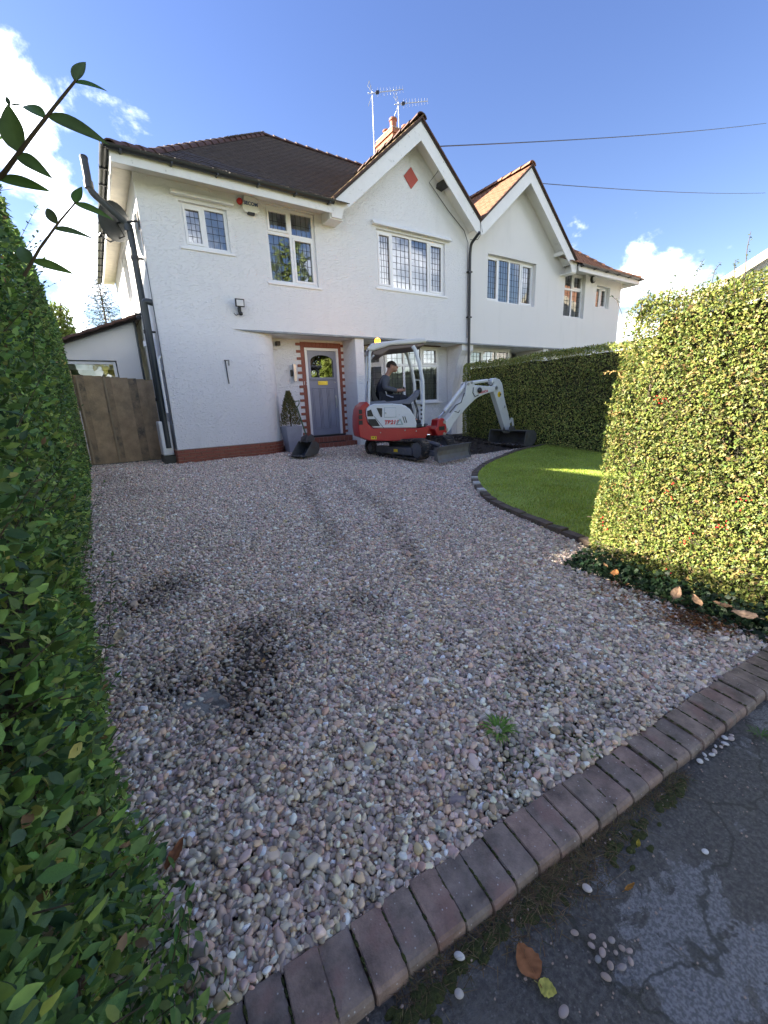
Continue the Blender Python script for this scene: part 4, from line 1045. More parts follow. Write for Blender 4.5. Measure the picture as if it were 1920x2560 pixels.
MB().prism([(-.08, 0), (.08, 0), (.03, .10), (-.03, .10)], lambda a, b, t: Vector((t, a + .22, 1.72 + b)), -.09, 0).build('pipe_hood', 'white_paint', house)
MB().prism([(-.08, 0), (.08, 0), (.03, .10), (-.03, .10)], lambda a, b, t: Vector((t, a + 1.7, 2.32 + b)), -.09, 0).build('pipe_hood', 'white_paint', house)
pipe('cable', [(-.012, -.012, 4.35), (-.014, -.013, 3.0), (-.012, -.012, 1.5), (-.014, -.013, .75)], .006, 'pipe_grey', house)
pipe('downpipe', bend([(7.60, -.42, 5.02), (7.63, -.10, 4.86), (7.635, -.06, 4.6), (7.635, -.06, -.05)], .08), .036, 'pipe_black', house)
for z in (4.2, 3.1): MB().box(7.575, 7.70, -.095, .0, z, z + .035).build('pipe_clip', 'pipe_black', house)
pipe('cable', [(6.42, -.40, 6.25), (6.30, -.30, 6.05), (6.28, -.05, 5.95), (6.9, -.03, 5.5), (7.45, -.03, 5.15), (7.60, -.02, 4.9), (7.60, -.015, 2.6)], .007, 'pipe_black', house)
pipe('cable', [(7.66, -.39, 5.3), (7.72, -.40, 5.05), (7.66, -.3, 4.9), (7.60, -.1, 4.95)], .007, 'pipe_black', house)
MB().box(-.24, -.05, .12, .50, .16, .80).build('meter_box', 'white_paint', house, bevel=.02)
MB().box(-.245, -.02, .06, .55, -.06, .155).build('meter_box_base', 'pipe_black', house)

ds = thing('satellite_dish', 'black satellite dish on the side wall under the eaves by the soil pipe', 'satellite dish', (-.22, .55, 4.05))
prof = [(.01, 0), (.12, .008), (.22, .028), (.30, .055), (.305, .06), (.22, .034), (.12, .014), (.01, .006)]
MB().lathe(prof, (-.28, .62, 4.22), 24, ax=(-.55, .80, .22)).build('reflector', 'pipe_grey', ds, smooth=True)
MB().tube([(-.28, .62, 4.20), (-.20, .66, 4.02), (-.42, .86, 3.96), (-.55, 1.0, 4.08)], .012, 6).build('feed_arm', 'pipe_black', ds)
MB().lathe([(.02, 0), (.03, .03), (.03, .09), (.015, .10)], (-.57, 1.02, 4.06), 10, ax=(.5, -.7, .4)).build('receiver', 'pipe_black', ds)
MB().tube([(-.27, .60, 4.2), (-.10, .20, 4.12), (0, .12, 4.12)], .018, 8).box(-.02, 0, .05, .18, 4.0, 4.24).build('wall_bracket', 'pipe_black', ds)

ab = thing('alarm_box', 'white burglar alarm box with blue lettering and red lamp under the eaves', 'alarm box', (1.90, -.05, 4.55))
MB().prism([(-.11, .265), (.11, .265), (.165, .06), (.12, 0), (-.12, 0), (-.165, .06)], lambda a, b, t: Vector((1.905 + a, t, 4.525 + b)), -.075, 0).build('housing', 'alarm_white', ab, bevel=.015)
MB().box(1.84, 1.97, -.072, -.01, 4.495, 4.54).build('strobe', 'decal_black', ab, bevel=.008)
MB().lathe([(.055, 0), (.05, .04), (.02, .055)], (1.72, -.0, 4.695), 14, ax=(0, -1, 0)).build('red_lamp', 'red_plastic', ab, smooth=True)
text_mesh('lettering', 'SECOM', .082, 'decal_blue', ab, frame((1.905, -.0775, 4.64), (1, 0, 0), (0, 0, 1)), align='CENTER', bold=.003)

fl = thing('floodlight', 'small black floodlight with sensor on the white wall below the windows', 'floodlight', (1.47, -.05, 2.7))
MB().obox((1.47, -.12, 2.93), (.085, 0, 0), (0, .02, .006), (0, -.012, .07)).build('lamp_head', 'pipe_black', fl, bevel=.006)
MB().obox((1.47, -.144, 2.925), (.066, 0, 0), (0, .002, 0), (0, -.006, .052)).build('lamp_glass', 'blind', fl)
MB().box(1.45, 1.49, -.10, 0, 2.78, 2.87).ball((1.485, -.06, 2.755), .042, .045, .04).tube([(1.47, -.01, 2.76), (1.40, -.03, 2.72), (1.37, -.01, 2.76)], .006, 6).build('sensor_arm', 'pipe_black', fl, smooth=True)
tg = tag(MB().tube([(1.08, -.012, 1.90), (1.09, -.02, 1.88), (1.10, -.012, 1.60), (1.11, -.006, 1.46)], .010, 6).tube([(1.07, -.01, 1.89), (1.16, -.012, 1.90), (1.15, -.012, 1.80)], .008, 6).build('wall_bracket', 'pipe_grey'), 'thin rusty bracket fixed on the white wall left of the porch', 'bracket')
pl_ = thing('porch_lamp', 'small black cube lamp high on the porch wall left of the door', 'lamp', (2.40, .56, 2.28))
MB().box(2.36, 2.45, .50, .60, 2.28, 2.37).build('lamp_body', 'pipe_black', pl_, bevel=.008)
wl = thing('wall_light', 'grey up and down wall light beside the front door', 'lamp', (2.72, .55, 1.55))
MB().box(2.69, 2.76, .48, .545, 1.52, 1.90).build('shade', 'steel_dull', wl, bevel=.006)
MB().box(2.655, 2.69, .545, .60, 1.64, 1.78).box(2.69, 2.75, .545, .60, 1.66, 1.76).build('back_plate', 'pipe_black', wl)
bl = thing('bulkhead_light', 'black round bulkhead light on the far white wall under the eaves', 'lamp', (13.4, -.05, 4.7))
MB().lathe([(.12, 0), (.12, .05), (.09, .07), (.085, .06)], (13.43, 0, 4.70), 18, ax=(0, -1, 0)).build('rim', 'pipe_black', bl, smooth=True)
MB().lathe([(.085, .05), (.07, .085), (.01, .10)], (13.43, 0, 4.70), 18, ax=(0, -1, 0)).build('diffuser', 'blind', bl, smooth=True)

# ---------------------------------------------------------------- planter and spade by the door
po = thing('planter', 'tall tapered grey planter with a small clipped conifer beside the door', 'planter', (2.33, .10, 0))
PX, PY = 2.34, .06
vs = []; m = MB()
for z, h, inn in ((.0, .125, 0), (.56, .19, 0), (.56, .165, 0), (.50, .16, 0)): vs += [(PX - h, PY - h, z), (PX + h, PY - h, z), (PX + h, PY + h, z), (PX - h, PY + h, z)]
m.add(vs, [(3, 2, 1, 0)] + [(4 * r + k, 4 * r + (k + 1) % 4, 4 * (r + 1) + (k + 1) % 4, 4 * (r + 1) + k) for r in range(3) for k in range(4)] + [(12, 13, 14, 15)])
m.build('pot', 'pot_grey', po, bevel=.012)
MB().tube([(PX, PY, .45), (PX, PY, 1.25)], [.018, .004], 6).build('stem', 'bark', po)
n = 3800; z = RNG.random(n) ** 0.85; rr = (0.20 * (1 - z ** 1.6) + .02) * np.sqrt(RNG.random(n) * .75 + .25); th = RNG.random(n) * 6.283
Pp = np.stack([PX + rr * np.cos(th), PY + rr * np.sin(th), .56 + z * .72], 1)
U = np.stack([np.cos(th) * .5, np.sin(th) * .5, np.ones(n)], 1) + rand_unit(n) * .5
Vv, Ff, k = leaf_array(Pp, U, rand_unit(n), RNG.uniform(.025, .06, n), LEAF_SIMPLE, .5)
stuff(np_mesh('foliage', Vv, Ff, np.repeat(pal(n, [(.17, .17, .06), (.12, .14, .05), (.26, .21, .08), (.30, .20, .08)], [4, 4, 2, 1]), k, 0), 'leaf_matte', po))
sp = thing('spade', 'green handled spade leaning by the planter behind the digging bucket', 'spade', (2.56, -.05, 0))
a, b = Vector((2.63, -.12, .22)), Vector((2.50, .02, .95))
MB().tube([a, b], .016, 8).build('shaft', 'spade_green', sp)
MB().tube([b, b + Vector((-.055, 0, .07)), b + Vector((-.06, .0, .13)), b + Vector((.06, 0, .14)), b + Vector((.055, 0, .075)), b], .012, 8).build('handle', 'spade_green', sp, smooth=True)
MB().add([a + Vector((-.085, 0, .03)), a + Vector((.085, 0, .03)), a + Vector((.09, -.05, -.26)), a + Vector((0.01, -.06, -.30)), a + Vector((-.08, -.05, -.26)), a + Vector((-.085, .006, .03)), a + Vector((.085, .006, .03)), a + Vector((.09, -.044, -.26)), a + Vector((.01, -.054, -.30)), a + Vector((-.08, -.044, -.26))],
         [(0, 1, 2, 3, 4), (5, 6, 7, 8, 9), (0, 1, 6, 5), (1, 2, 7, 6), (2, 3, 8, 7), (3, 4, 9, 8), (4, 0, 5, 9)]).build('blade', 'bucket_steel', sp)

# ---------------------------------------------------------------- gate, lean-to and what stands behind on the left
gt = thing('timber_gate', 'tall weathered close-boarded timber gate between the hedge and the white house', 'gate', (-.75, 1.05, 0))
xs = np.linspace(-1.40, -.12, 10)
for i in range(9):
    a, b = xs[i], xs[i + 1]; z = 1.70 - .10 * ((i + .5) / 9) ** 1.3
    m = MB().prism([(a - .006, 1.066), (a - .006, 1.060), (b + .006, 1.036), (b + .006, 1.060)], lambda p, q, t: Vector((p, q, .03 if t == 0 else z)), 0, 1); m.build('board', 'fence_wood' if i % 3 else 'fence_wood_worn', gt)
for x in (-.93, -1.36): MB().bar((x, 1.04, .05), (x, 1.04, 1.68), .03, .018, up=(0, 1, 0)).build('batten', 'fence_batten', gt)
for z in (.35, 1.35): MB().box(-1.40, -.12, 1.077, 1.12, z, z + .10).build('rail', 'fence_wood', gt)
gp = tag(MB().box(-1.52, -1.42, 1.0, 1.12, -.1, 1.78).build('gate_post', 'fence_batten', bevel=.006), 'pale timber gate post at the end of the left hedge', 'post')
lt = thing('lean_to', 'white lean-to extension with tiled verge behind the timber gate', 'extension', (-.8, 2.4, 0))
m = MB(); wall_cells(m, -1.75, -.12, 0, 2.20, [(-1.7, -.60, 1.0, 2.09)], lambda u, z, t: Vector((u, 2.35 + t, z)), .2)
m.add([(-1.75, 2.35, 2.20), (-.12, 2.35, 2.20), (-.12, 2.35, 2.96), (-1.75, 2.35, 2.29)], [(0, 1, 2, 3)])
m.build('wall', 'smooth_render_white', lt)
MB().add([(-1.95, 2.25, 2.26), (-.0, 2.25, 3.02), (-.0, 6.5, 3.02), (-1.95, 6.5, 2.26), (-1.95, 2.25, 2.20), (-.0, 2.25, 2.96), (-.0, 6.5, 2.96), (-1.95, 6.5, 2.20)], [(0, 1, 2, 3), (4, 5, 6, 7), (0, 1, 5, 4), (1, 2, 6, 5), (2, 3, 7, 6), (3, 0, 4, 7)]).build('roof', 'tile_dark', lt)
for k in range(7):
    t0, t1 = k / 7, (k + 1) / 7 + .01
    pa = Vector((-1.95, 2.24, 2.28)).lerp(Vector((0, 2.24, 3.04)), t0); pb = Vector((-1.95, 2.24, 2.265)).lerp(Vector((0, 2.24, 3.025)), t1)
    MB().bar(pa, pb, .30, .045, up=(0, 0, 1)).build('verge_tile', 'tile_edge', lt, bevel=.006)
window(lt, None, -1.68, -.62, 1.0, 2.07, 2.40, [], lead=(1, 1), sill=False, curtain=False, blind=.16)
MB().tube([(-.13, 2.31, 2.9), (-.13, 2.31, .1)], .022, 8).build('waste_pipe', 'pipe_grey', lt)
MB().tube([(-.10, 2.2, 3.06), (-.10, 2.0, 3.0), (-.02, 1.9, 2.98)], .02, 8).ball((-.06, 2.0, 2.93), .05, .06, .05).build('security_sensor', 'pipe_black', lt)

def leaf_cloud(name, c, r, n, size, cols, w, parent, mt='leaf_matte', tm=LEAF_SIMPLE, lobes=14):
    """a crown of leaf clumps spread through an uneven volume"""
    c = np.array(c, float); r = np.array(r, float)
    L0 = rand_unit(lobes) * RNG.uniform(.45, .85, (lobes, 1)); R0 = RNG.uniform(.24, .46, lobes)
    k = RNG.integers(0, lobes, n); P_ = L0[k] + rand_unit(n) * (R0[k] * (RNG.random(n) ** .35))[:, None]
    nr = P_ - L0[k]
    Vv, Ff, kk = leaf_array(c + P_ * r, rand_unit(n) + nr * .5 + np.array([0, 0, -.25]), rand_unit(n) * .7 + nr * 1.5 + np.array([0, 0, .4]), RNG.uniform(.7, 1.3, n) * size, tm)
    base = pal(lobes, cols, w, .12)[k]; C_ = np.clip(base * (1 + RNG.normal(0, .2, (n, 1))), .004, .9)
    return stuff(np_mesh(name, Vv, Ff, np.repeat(C_, kk, 0), mt, parent))
def tree(label, base, h, r, cols, w, n=9000, size=.28, zc=.62, group=None):
    x, y, z = base; t = thing('broadleaf_tree', label, 'tree', base, group)
    m = MB().tube([(x, y, z), (x + .05 * h * .1, y, z + h * .3), (x, y + .1, z + h * .62)], [h * .03, h * .022, h * .012], 8)
    for k in range(7):
        a = k * .9; m.tube([(x, y, z + h * (.3 + .04 * k)), (x + r * .55 * math.cos(a), y + r * .55 * math.sin(a), z + h * (.55 + .045 * k))], [h * .012, h * .004], 6)
    m.build('trunk', 'bark', t)
    leaf_cloud('crown', (x, y, z + h * zc), (r, r, h * .40), n, size, cols, w, t)
    return t
tree('sunlit pale green tree beyond the lean-to roof on the left', (-2.5, 24, 0), 8.8, 2.3, [(.17, .21, .05), (.24, .27, .07), (.11, .15, .035)], [3, 3, 2], 9000, .22)
tree('lower green tree between the conifer and the lean-to roof', (1.3, 33, 0), 7.4, 3.0, [(.17, .19, .05), (.12, .15, .035), (.25, .25, .08)], [3, 3, 1], 8000, .22)
cf = thing('conifer', 'sparse conifer with drooping branches rising left of the house', 'tree', (.62, 29, 0))
CX, CY, CH = .62, 29.0, 10.3
MB().tube([(CX, CY, 0), (CX, CY, CH)], [.16, .02], 8).build('trunk', 'bark', cf)
m = MB(); PP = []; UU = []
for k in range(26):
    z = 3.2 + (CH - 3.4) * (k / 25) ** .9; ln = 2.3 * (1 - (z - 3.2) / (CH - 3.0)) + .25
    for j in range(6):
        a = j * 1.05 + k * .7 + random.uniform(-.2, .2); d = Vector((math.cos(a), math.sin(a), 0)); e = Vector((CX, CY, z)) + d * ln + Vector((0, 0, .22 * ln))
        mid = Vector((CX, CY, z)) + d * ln * .5 + Vector((0, 0, -.02)); m.tube([(CX, CY, z), mid, e], [.022, .014, .006], 4, False)
        for q in range(int(26 * ln / 1.6) + 6):
            t = random.uniform(.15, 1); p = (Vector((CX, CY, z)).lerp(mid, t * 2) if t < .5 else mid.lerp(e, t * 2 - 1)); PP.append(p); UU.append(d * .6 + Vector((random.uniform(-.7, .7), random.uniform(-.7, .7), random.uniform(-.8, .1))))
m.build('branches', 'bark', cf)
PP = np.array([tuple(p) for p in PP]); UU = np.array([tuple(p) for p in UU]); n = len(PP)
Vv, Ff, k = leaf_array(PP, UU, rand_unit(n), RNG.uniform(.12, .28, n), LEAF_SIMPLE, .35)
stuff(np_mesh('crown', Vv, Ff, np.repeat(pal(n, [(.05, .075, .045), (.035, .055, .03)]), k, 0), 'leaf_matte', cf))

# house end glimpsed over the right hedge
FHO = Vector((17.9, -3.0, 5.15)); FA = Vector((.92, .39, 0)).normalized(); FB = Vector((.39, -.92, 0)).normalized()
XF = lambda v: FHO + FB * v.x + FA * v.y + Vector((0, 0, v.z))
fh = thing('detached_house', 'pale gable end of another house peeping over the tall right hedge', 'house', (20, -4, -.3))
sp_ = .62
MB(XF).add([(-1.3, 0, -5), (7.3, 0, -5), (7.3, 0, -1.3 * sp_ - .25), (3.0, 0, 3.0 * sp_ - .25), (-1.3, 0, -1.3 * sp_ - .25), (-1.3, 8, -5), (7.3, 8, -5), (7.3, 8, -1.3 * sp_ - .25), (3.0, 8, 3 * sp_ - .25), (-1.3, 8, -1.3 * sp_ - .25)], [(0, 1, 2, 3, 4), (5, 6, 7, 8, 9), (0, 4, 9, 5), (1, 6, 7, 2)]).build('wall', 'smooth_render_white', fh)
MB(XF).add([(x, y, z - dz) for dz in (0, .12) for (x, y, z) in ((-1.8, -.35, -1.8 * sp_), (3.0, -.35, 3 * sp_), (7.8, -.35, -1.8 * sp_), (7.8, 8.3, -1.8 * sp_), (3.0, 8.3, 3 * sp_), (-1.8, 8.3, -1.8 * sp_))], [(0, 1, 4, 5), (1, 2, 3, 4), (6, 7, 10, 11), (7, 8, 9, 10), (0, 1, 7, 6), (1, 2, 8, 7), (0, 5, 11, 6)]).build('roof', 'tile_brown', fh)
for sg in (-1, 1):
    MB(XF).bar((3.0 + sg * 4.75, -.37, 3 * sp_ - 4.75 * sp_ - .16), (3.0, -.37, 3 * sp_ - .16), .04, .26).build('barge_board', 'soffit_cream', fh)
window(fh, XF, 2.2, 3.8, -1.9, -.6, -.03, [3.0], lead=(1, 1), curtain=False, room=False)

# unseen house added on the left, roof height set to shade drive and lawn
lh_ = thing('unseen_shade_house', 'unseen white hipped house added beyond the left hedge to shade the drive', 'house', (-8, 4, 0))
MB().box(-13, -4.2, 1.2, 8.6, -.3, 5.3).build('wall', 'roughcast_white', lh_)
MB().add([(-13.4, .8, 5.3), (-3.8, .8, 5.3), (-3.8, 9, 5.3), (-13.4, 9, 5.3), (-9.3, 5.2, 9.9), (-7.9, 5.2, 9.9)], [(0, 1, 5, 4), (1, 2, 5), (2, 3, 4, 5), (3, 0, 4), (0, 1, 2, 3)]).build('roof', 'tile_dark', lh_)
for x in (-6.2, -9.5): window(lh_, None, x, x + 1.4, 3.4, 4.5, 1.18, [x + .7], lead=(1, 1), curtain=False, room=False)

# ---------------------------------------------------------------- hedges
def hedge_points(n, x0, x1, y0, y1, z0f, z1, faces, seed, bulge=.06, depth=.16, rnd=.18, wt={}):
    """points on the faces of a clipped hedge with uneven, rounded surface. faces: subset of -x +x -y +y top"""
    areas = {'-x': (y1 - y0) * z1, '+x': (y1 - y0) * z1, '-y': (x1 - x0) * z1, '+y': (x1 - x0) * z1, 'top': (x1 - x0) * (y1 - y0)}
    areas = {k: a * wt.get(k, 1.0) for k, a in areas.items()}
    tot = sum(areas[f] for f in faces); Pl = []; Nl = []
    for f in faces:
        k = int(n * areas[f] / tot); a = RNG.random(k); b = RNG.random(k); dp = -np.abs(RNG.normal(0, depth, k)) + RNG.random(k) * .05
        nrm = {'-x': (-1, 0, 0), '+x': (1, 0, 0), '-y': (0, -1, 0), '+y': (0, 1, 0), 'top': (0, 0, 1)}[f]
        if f in ('-x', '+x'): x = np.full(k, x0 if f == '-x' else x1); y = y0 + (y1 - y0) * a; z = b
        elif f in ('-y', '+y'): y = np.full(k, y0 if f == '-y' else y1); x = x0 + (x1 - x0) * a; z = b
        else: x = x0 + (x1 - x0) * a; y = y0 + (y1 - y0) * b; z = np.ones(k)
        zb = gz(y) + z0f; z = zb + (z1 - zb) * z
        p = np.stack([x, y, z], 1); nv = np.array(nrm, float)[None].repeat(k, 0)
        u = y if f in ('-x', '+x') else x; v = z if f != 'top' else y
        dp = dp + bulge * snoise(u * 2.2, v * 2.2, seed) + bulge * .5 * snoise(u * 6, v * 6, seed + 1)
        p = p + nv * dp[:, None]
        Pl.append(p); Nl.append(nv)
    P_ = np.concatenate(Pl); N_ = np.concatenate(Nl)
    # rounding: pull points near two faces inwards
    cxm, cym = (x0 + x1) / 2, (y0 + y1) / 2; hx, hy = (x1 - x0) / 2, (y1 - y0) / 2
    qx = np.maximum(np.abs(P_[:, 0] - cxm) - (hx - rnd), 0); qy = np.maximum(np.abs(P_[:, 1] - cym) - (hy - rnd), 0); qz = np.maximum(P_[:, 2] - (z1 - rnd), 0)
    q = np.sqrt(qx ** 2 + qy ** 2 + qz ** 2); s = np.where(q > rnd, rnd / np.maximum(q, 1e-6), 1.0)
    P_[:, 0] -= np.sign(P_[:, 0] - cxm) * qx * (1 - s); P_[:, 1] -= np.sign(P_[:, 1] - cym) * qy * (1 - s); P_[:, 2] -= qz * (1 - s)
    return P_, N_
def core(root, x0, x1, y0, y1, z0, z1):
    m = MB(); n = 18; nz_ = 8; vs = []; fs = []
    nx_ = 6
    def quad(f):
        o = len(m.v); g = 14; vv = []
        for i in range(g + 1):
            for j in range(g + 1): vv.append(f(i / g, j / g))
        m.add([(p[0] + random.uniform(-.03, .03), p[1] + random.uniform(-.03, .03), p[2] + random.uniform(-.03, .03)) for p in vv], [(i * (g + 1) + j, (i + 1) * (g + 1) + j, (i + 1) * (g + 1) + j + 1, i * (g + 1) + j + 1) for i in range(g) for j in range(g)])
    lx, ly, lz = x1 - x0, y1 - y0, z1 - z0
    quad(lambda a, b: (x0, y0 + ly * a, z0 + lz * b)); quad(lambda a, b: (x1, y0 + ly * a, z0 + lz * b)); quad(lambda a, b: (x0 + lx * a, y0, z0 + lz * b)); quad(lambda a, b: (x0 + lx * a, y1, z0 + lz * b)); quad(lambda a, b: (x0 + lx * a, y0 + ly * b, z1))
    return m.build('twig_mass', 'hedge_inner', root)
def twigs(root, P_, N_, n, ln, r, mt='bark'):
    m = MB(); idx = RNG.choice(len(P_), n, replace=False)
    for i in idx:
        p = Vector(P_[i]); d = Vector(N_[i]) * random.uniform(.3, 1) + Vector((random.uniform(-.6, .6), random.uniform(-.6, .6), random.uniform(.1, 1)))
        d = d.normalized() * ln * random.uniform(.5, 1.2); q = p - d * .6
        m.tube([q, q + d * .6 + Vector((random.uniform(-.01, .01), random.uniform(-.01, .01), .0)), q + d], [r, r * .8, r * .4], 4, False)
    return stuff(m.build('twigs', mt, root))
def split_leaves(root, P_, U_, N_, S_, C_, tmpl, mt, n_single, aspect, vis):
    """the n_single leaves that show largest become leaves of their own, the rest one mesh"""
    dist = np.linalg.norm(P_ - np.array(CAMP), axis=1); score = np.where(vis, S_ / dist, 0); o = np.argsort(-score); one, rest = o[:n_single], o[n_single:]
    Vv, Ff, k = leaf_array(P_[rest], U_[rest], N_[rest], S_[rest], tmpl, aspect); stuff(np_mesh('foliage', Vv, Ff, np.repeat(C_[rest], k, 0), mt, root))
    T, F_ = tmpl; inv = wmat(root).inverted()
    V1, F1, k = leaf_array(P_[one], U_[one], N_[one], np.ones(len(one)), tmpl, aspect)
    variants = []
    for q in range(10):
        me = bpy.data.meshes.new('leaf'); me.from_pydata([tuple(v * np.array([1, aspect, 1])) for v in T], [], [tuple(f) for f in F_])
        a = me.attributes.new('col', 'FLOAT_COLOR', 'POINT'); c = C_[one[(q * 29) % len(one)]]
        for d in a.data: d.color = (*c, 1)
        me.materials.append(MATS[mt]); me.polygons.foreach_set('use_smooth', [True] * len(me.polygons)); variants.append(me)
    for j, i in enumerate(one):
        u = Vector(U_[i]).normalized(); w = Vector(N_[i]).cross(u).normalized(); nn = u.cross(w); s = float(S_[i]); p = P_[i]
        ob = bpy.data.objects.new('leaf', variants[j % 10]); COL.objects.link(ob); ob.parent = root
        ob.matrix_parent_inverse = inv @ Matrix(((u.x * s, w.x * s, nn.x * s, p[0]), (u.y * s, w.y * s, nn.y * s, p[1]), (u.z * s, w.z * s, nn.z * s, p[2]), (0, 0, 0, 1)))

# left: tall privet hedge running along the drive, close beside the camera
LHX = -1.44
lh = thing('privet_hedge', 'tall dark green privet hedge along the left side of the drive', 'hedge', (LHX - .5, -5.5, -.35))
P_, N_ = hedge_points(80000, -2.7, LHX, -8.95, .9, 0.0, 2.55, ['+x', 'top', '+y'], 21, .085, .13, .26, wt={'top': .5, '+x': 1.0})
# looser growth low down near the kerb
extra = 7000; ye = RNG.uniform(-8.35, -6.3, extra); te_ = RNG.random(extra); ze = gz(ye) + te_ * .75
xe = LHX + (1 - te_) ** 1.3 * np.interp(-ye, [6.3, 7.2, 7.9, 8.3], [.02, .06, .18, .24]) * RNG.random(extra) ** .6 + RNG.normal(0, .02, extra)
P_ = np.concatenate([P_, np.stack([xe, ye, ze], 1)]); N_ = np.concatenate([N_, np.tile([1.0, 0, 0], (extra, 1))])
lowp = (P_[:, 2] < .15) & (P_[:, 1] < -7.2); P_[lowp, 0] += np.clip((.15 - P_[lowp, 2]) * .15, 0, .10) * RNG.random(lowp.sum()) * np.clip((-7.0 - P_[lowp, 1]) * 1.6, 0, 1)
keep = (P_[:, 1] > -8.42) | (P_[:, 0] < -1.62); P_, N_ = P_[keep], N_[keep]
dcam = np.linalg.norm(P_ - np.array(CAMP), axis=1); keep = dcam > .40; P_, N_ = P_[keep], N_[keep]
n = len(P_); U_ = rand_unit(n) * .8 + N_ * .5 + np.array([0, 0, .35]); Nn = N_ * .9 + rand_unit(n) * .75 + np.array([0, 0, .5])
S_ = np.clip(.036 * np.exp(RNG.normal(0, .28, n)), .018, .062) * np.where(P_[:, 2] < -.1, .85, 1.0)
tone = .5 + .5 * snoise(P_[:, 1] * 2.5, P_[:, 2] * 2.5, 40)
C_ = pal(n, [(.085, .150, .045), (.125, .205, .055), (.19, .28, .065), (.28, .36, .085), (.07, .125, .06), (.36, .34, .09), (.26, .16, .08)], [4, 5, 4, 2.0, 2.5, .25, .12], .18)
C_ = C_ * (0.95 + .50 * tone)[:, None] * np.array([.92, 1.0, 1.0])
vis = (N_[:, 0] > .5) & (P_[:, 1] > -8.3) & (P_[:, 0] > LHX - .10)
split_leaves(lh, P_, U_, Nn, S_, C_, LEAF_OVAL, 'leaf', 300, 1.0, vis)
core(lh, -2.55, LHX - .30, -8.9, .7, -.45, 2.33)
twigs(lh, P_[vis], N_[vis], 420, .22, .0028, 'twig_green')
for y in (-8.0, -7.2, -6.4, -5.6, -4.8, -4.0, -3.2):
    MB().tube([(LHX - .35, y, -.5), (LHX - .33 + random.uniform(-.05, .05), y + .1, .3), (LHX - .45, y, 1.4)], [.022, .018, .01], 6).build('stem', 'bark', lh)

def shoot(root, pts, r, leaves, mt='leaf', col=(.055, .105, .028)):
    """a long shoot with opposite leaves; leaves: (t along, direction, facing, length, aspect)"""
    P0 = [Vector(p) for p in pts]; cum = [0]
    for a, b in zip(P0, P0[1:]): cum.append(cum[-1] + (b - a).length)
    st = MB().tube(P0, [r * (1 - .6 * c / cum[-1]) for c in cum], 7).build('shoot', 'twig_green', root, smooth=True)
    T = np.array([(0, 0, 0), (.06, .012, 0), (.06, -.012, 0)] + [])
    for (t, d, nrm, ln, asp) in leaves:
        s = t * cum[-1]; i = max(k for k in range(len(cum)) if cum[k] <= s + 1e-9); i = min(i, len(P0) - 2)
        p = P0[i].lerp(P0[i + 1], (s - cum[i]) / max(1e-6, cum[i + 1] - cum[i]))
        u = Vector(d).normalized(); w = Vector(nrm).cross(u).normalized(); nn = u.cross(w)
        vs = []; fs = []; rows = 9; cu = random.uniform(.06, .26); tw = random.uniform(-.35, .35); sk = random.uniform(-.10, .10)
        for k in range(rows + 1):
            x = k / rows; wd = .27 * asp * math.sin(math.pi * min(1, x ** .8)) ** .8 * (1 - .35 * x) if 0 < k < rows else (.02 if k == 0 else .0)
            cv = -cu * x * x; ww = w * math.cos(tw * x) + nn * math.sin(tw * x)
            for q in (-1, 0, 1): vs.append(p + u * (x * ln) + w * (sk * x * x * ln) + ww * (q * wd * ln) + nn * ((cv + abs(q) * wd * .35) * ln))
        for k in range(rows):
            for q in (0, 1): fs.append((3 * k + q, 3 * k + 3 + q, 3 * k + 4 + q, 3 * k + 1 + q))
        m = MB().add(vs, fs); lf = m.build('leaf', mt, st, smooth=True, angle=80)
        a = lf.data.attributes.new('col', 'FLOAT_COLOR', 'POINT'); c = [x * random.uniform(.8, 1.25) for x in col]
        for k_, e in enumerate(a.data): f_ = 1.45 if k_ % 3 == 1 else random.uniform(.85, 1.15); e.color = (c[0] * f_, c[1] * f_, c[2] * f_, 1)
shoot(lh, [(-1.2631, -7.9318, 1.2949), (-1.2328, -7.9722, 1.3092), (-1.1941, -8.0124, 1.3417), (-1.1579, -8.0379, 1.3763), (-1.1313, -8.0607, 1.3991)], 0.0036,
      [(0.99, (0.403, 0.209, 0.921), (-0.268, -0.956, 0.339), 0.038, 0.8), (0.98, (0.952, -0.38, 0.006), (-0.39, -0.796, 0.588), 0.038, 0.62), (0.72, (0.828, -0.453, -0.288), (-0.482, -0.75, 0.544), 0.07, 0.66), (0.7, (-0.484, 0.635, 0.605), (-0.316, -0.862, 0.536), 0.066, 0.62), (0.42, (-0.108, 0.088, 1.037), (-0.286, -0.975, 0.242), 0.06, 1.05), (0.4, (0.584, -0.533, -0.466), (-0.408, -0.815, 0.492), 0.047, 0.85), (0.17, (0.839, -0.482, -0.16), (-0.473, -0.74, 0.592), 0.068, 0.6), (0.13, (-0.586, 0.722, 0.275), (-0.482, -0.75, 0.544), 0.05, 0.7)], 'leaf', (0.075, 0.14, 0.035))
shoot(lh, [(-1.2415, -7.9032, 1.1952), (-1.2124, -7.9229, 1.2333), (-1.1792, -7.9461, 1.2686), (-1.1543, -7.9681, 1.2906)], 0.0025,
      [(0.98, (0.384, 0.148, 0.885), (-0.186, -1.012, 0.335), 0.032, 1.0), (0.98, (0.796, -0.499, -0.305), (-0.399, -0.806, 0.54), 0.056, 0.52), (0.68, (-0.37, 0.613, 0.775), (-0.334, -0.881, 0.44), 0.048, 0.66), (0.62, (0.847, -0.472, -0.112), (-0.473, -0.74, 0.592), 0.052, 0.58), (0.2, (0.796, -0.499, -0.305), (-0.482, -0.75, 0.544), 0.058, 0.6), (0.15, (-0.23, 0.503, 0.719), (-0.334, -0.881, 0.44), 0.05, 0.9)], 'leaf', (0.085, 0.15, 0.04))
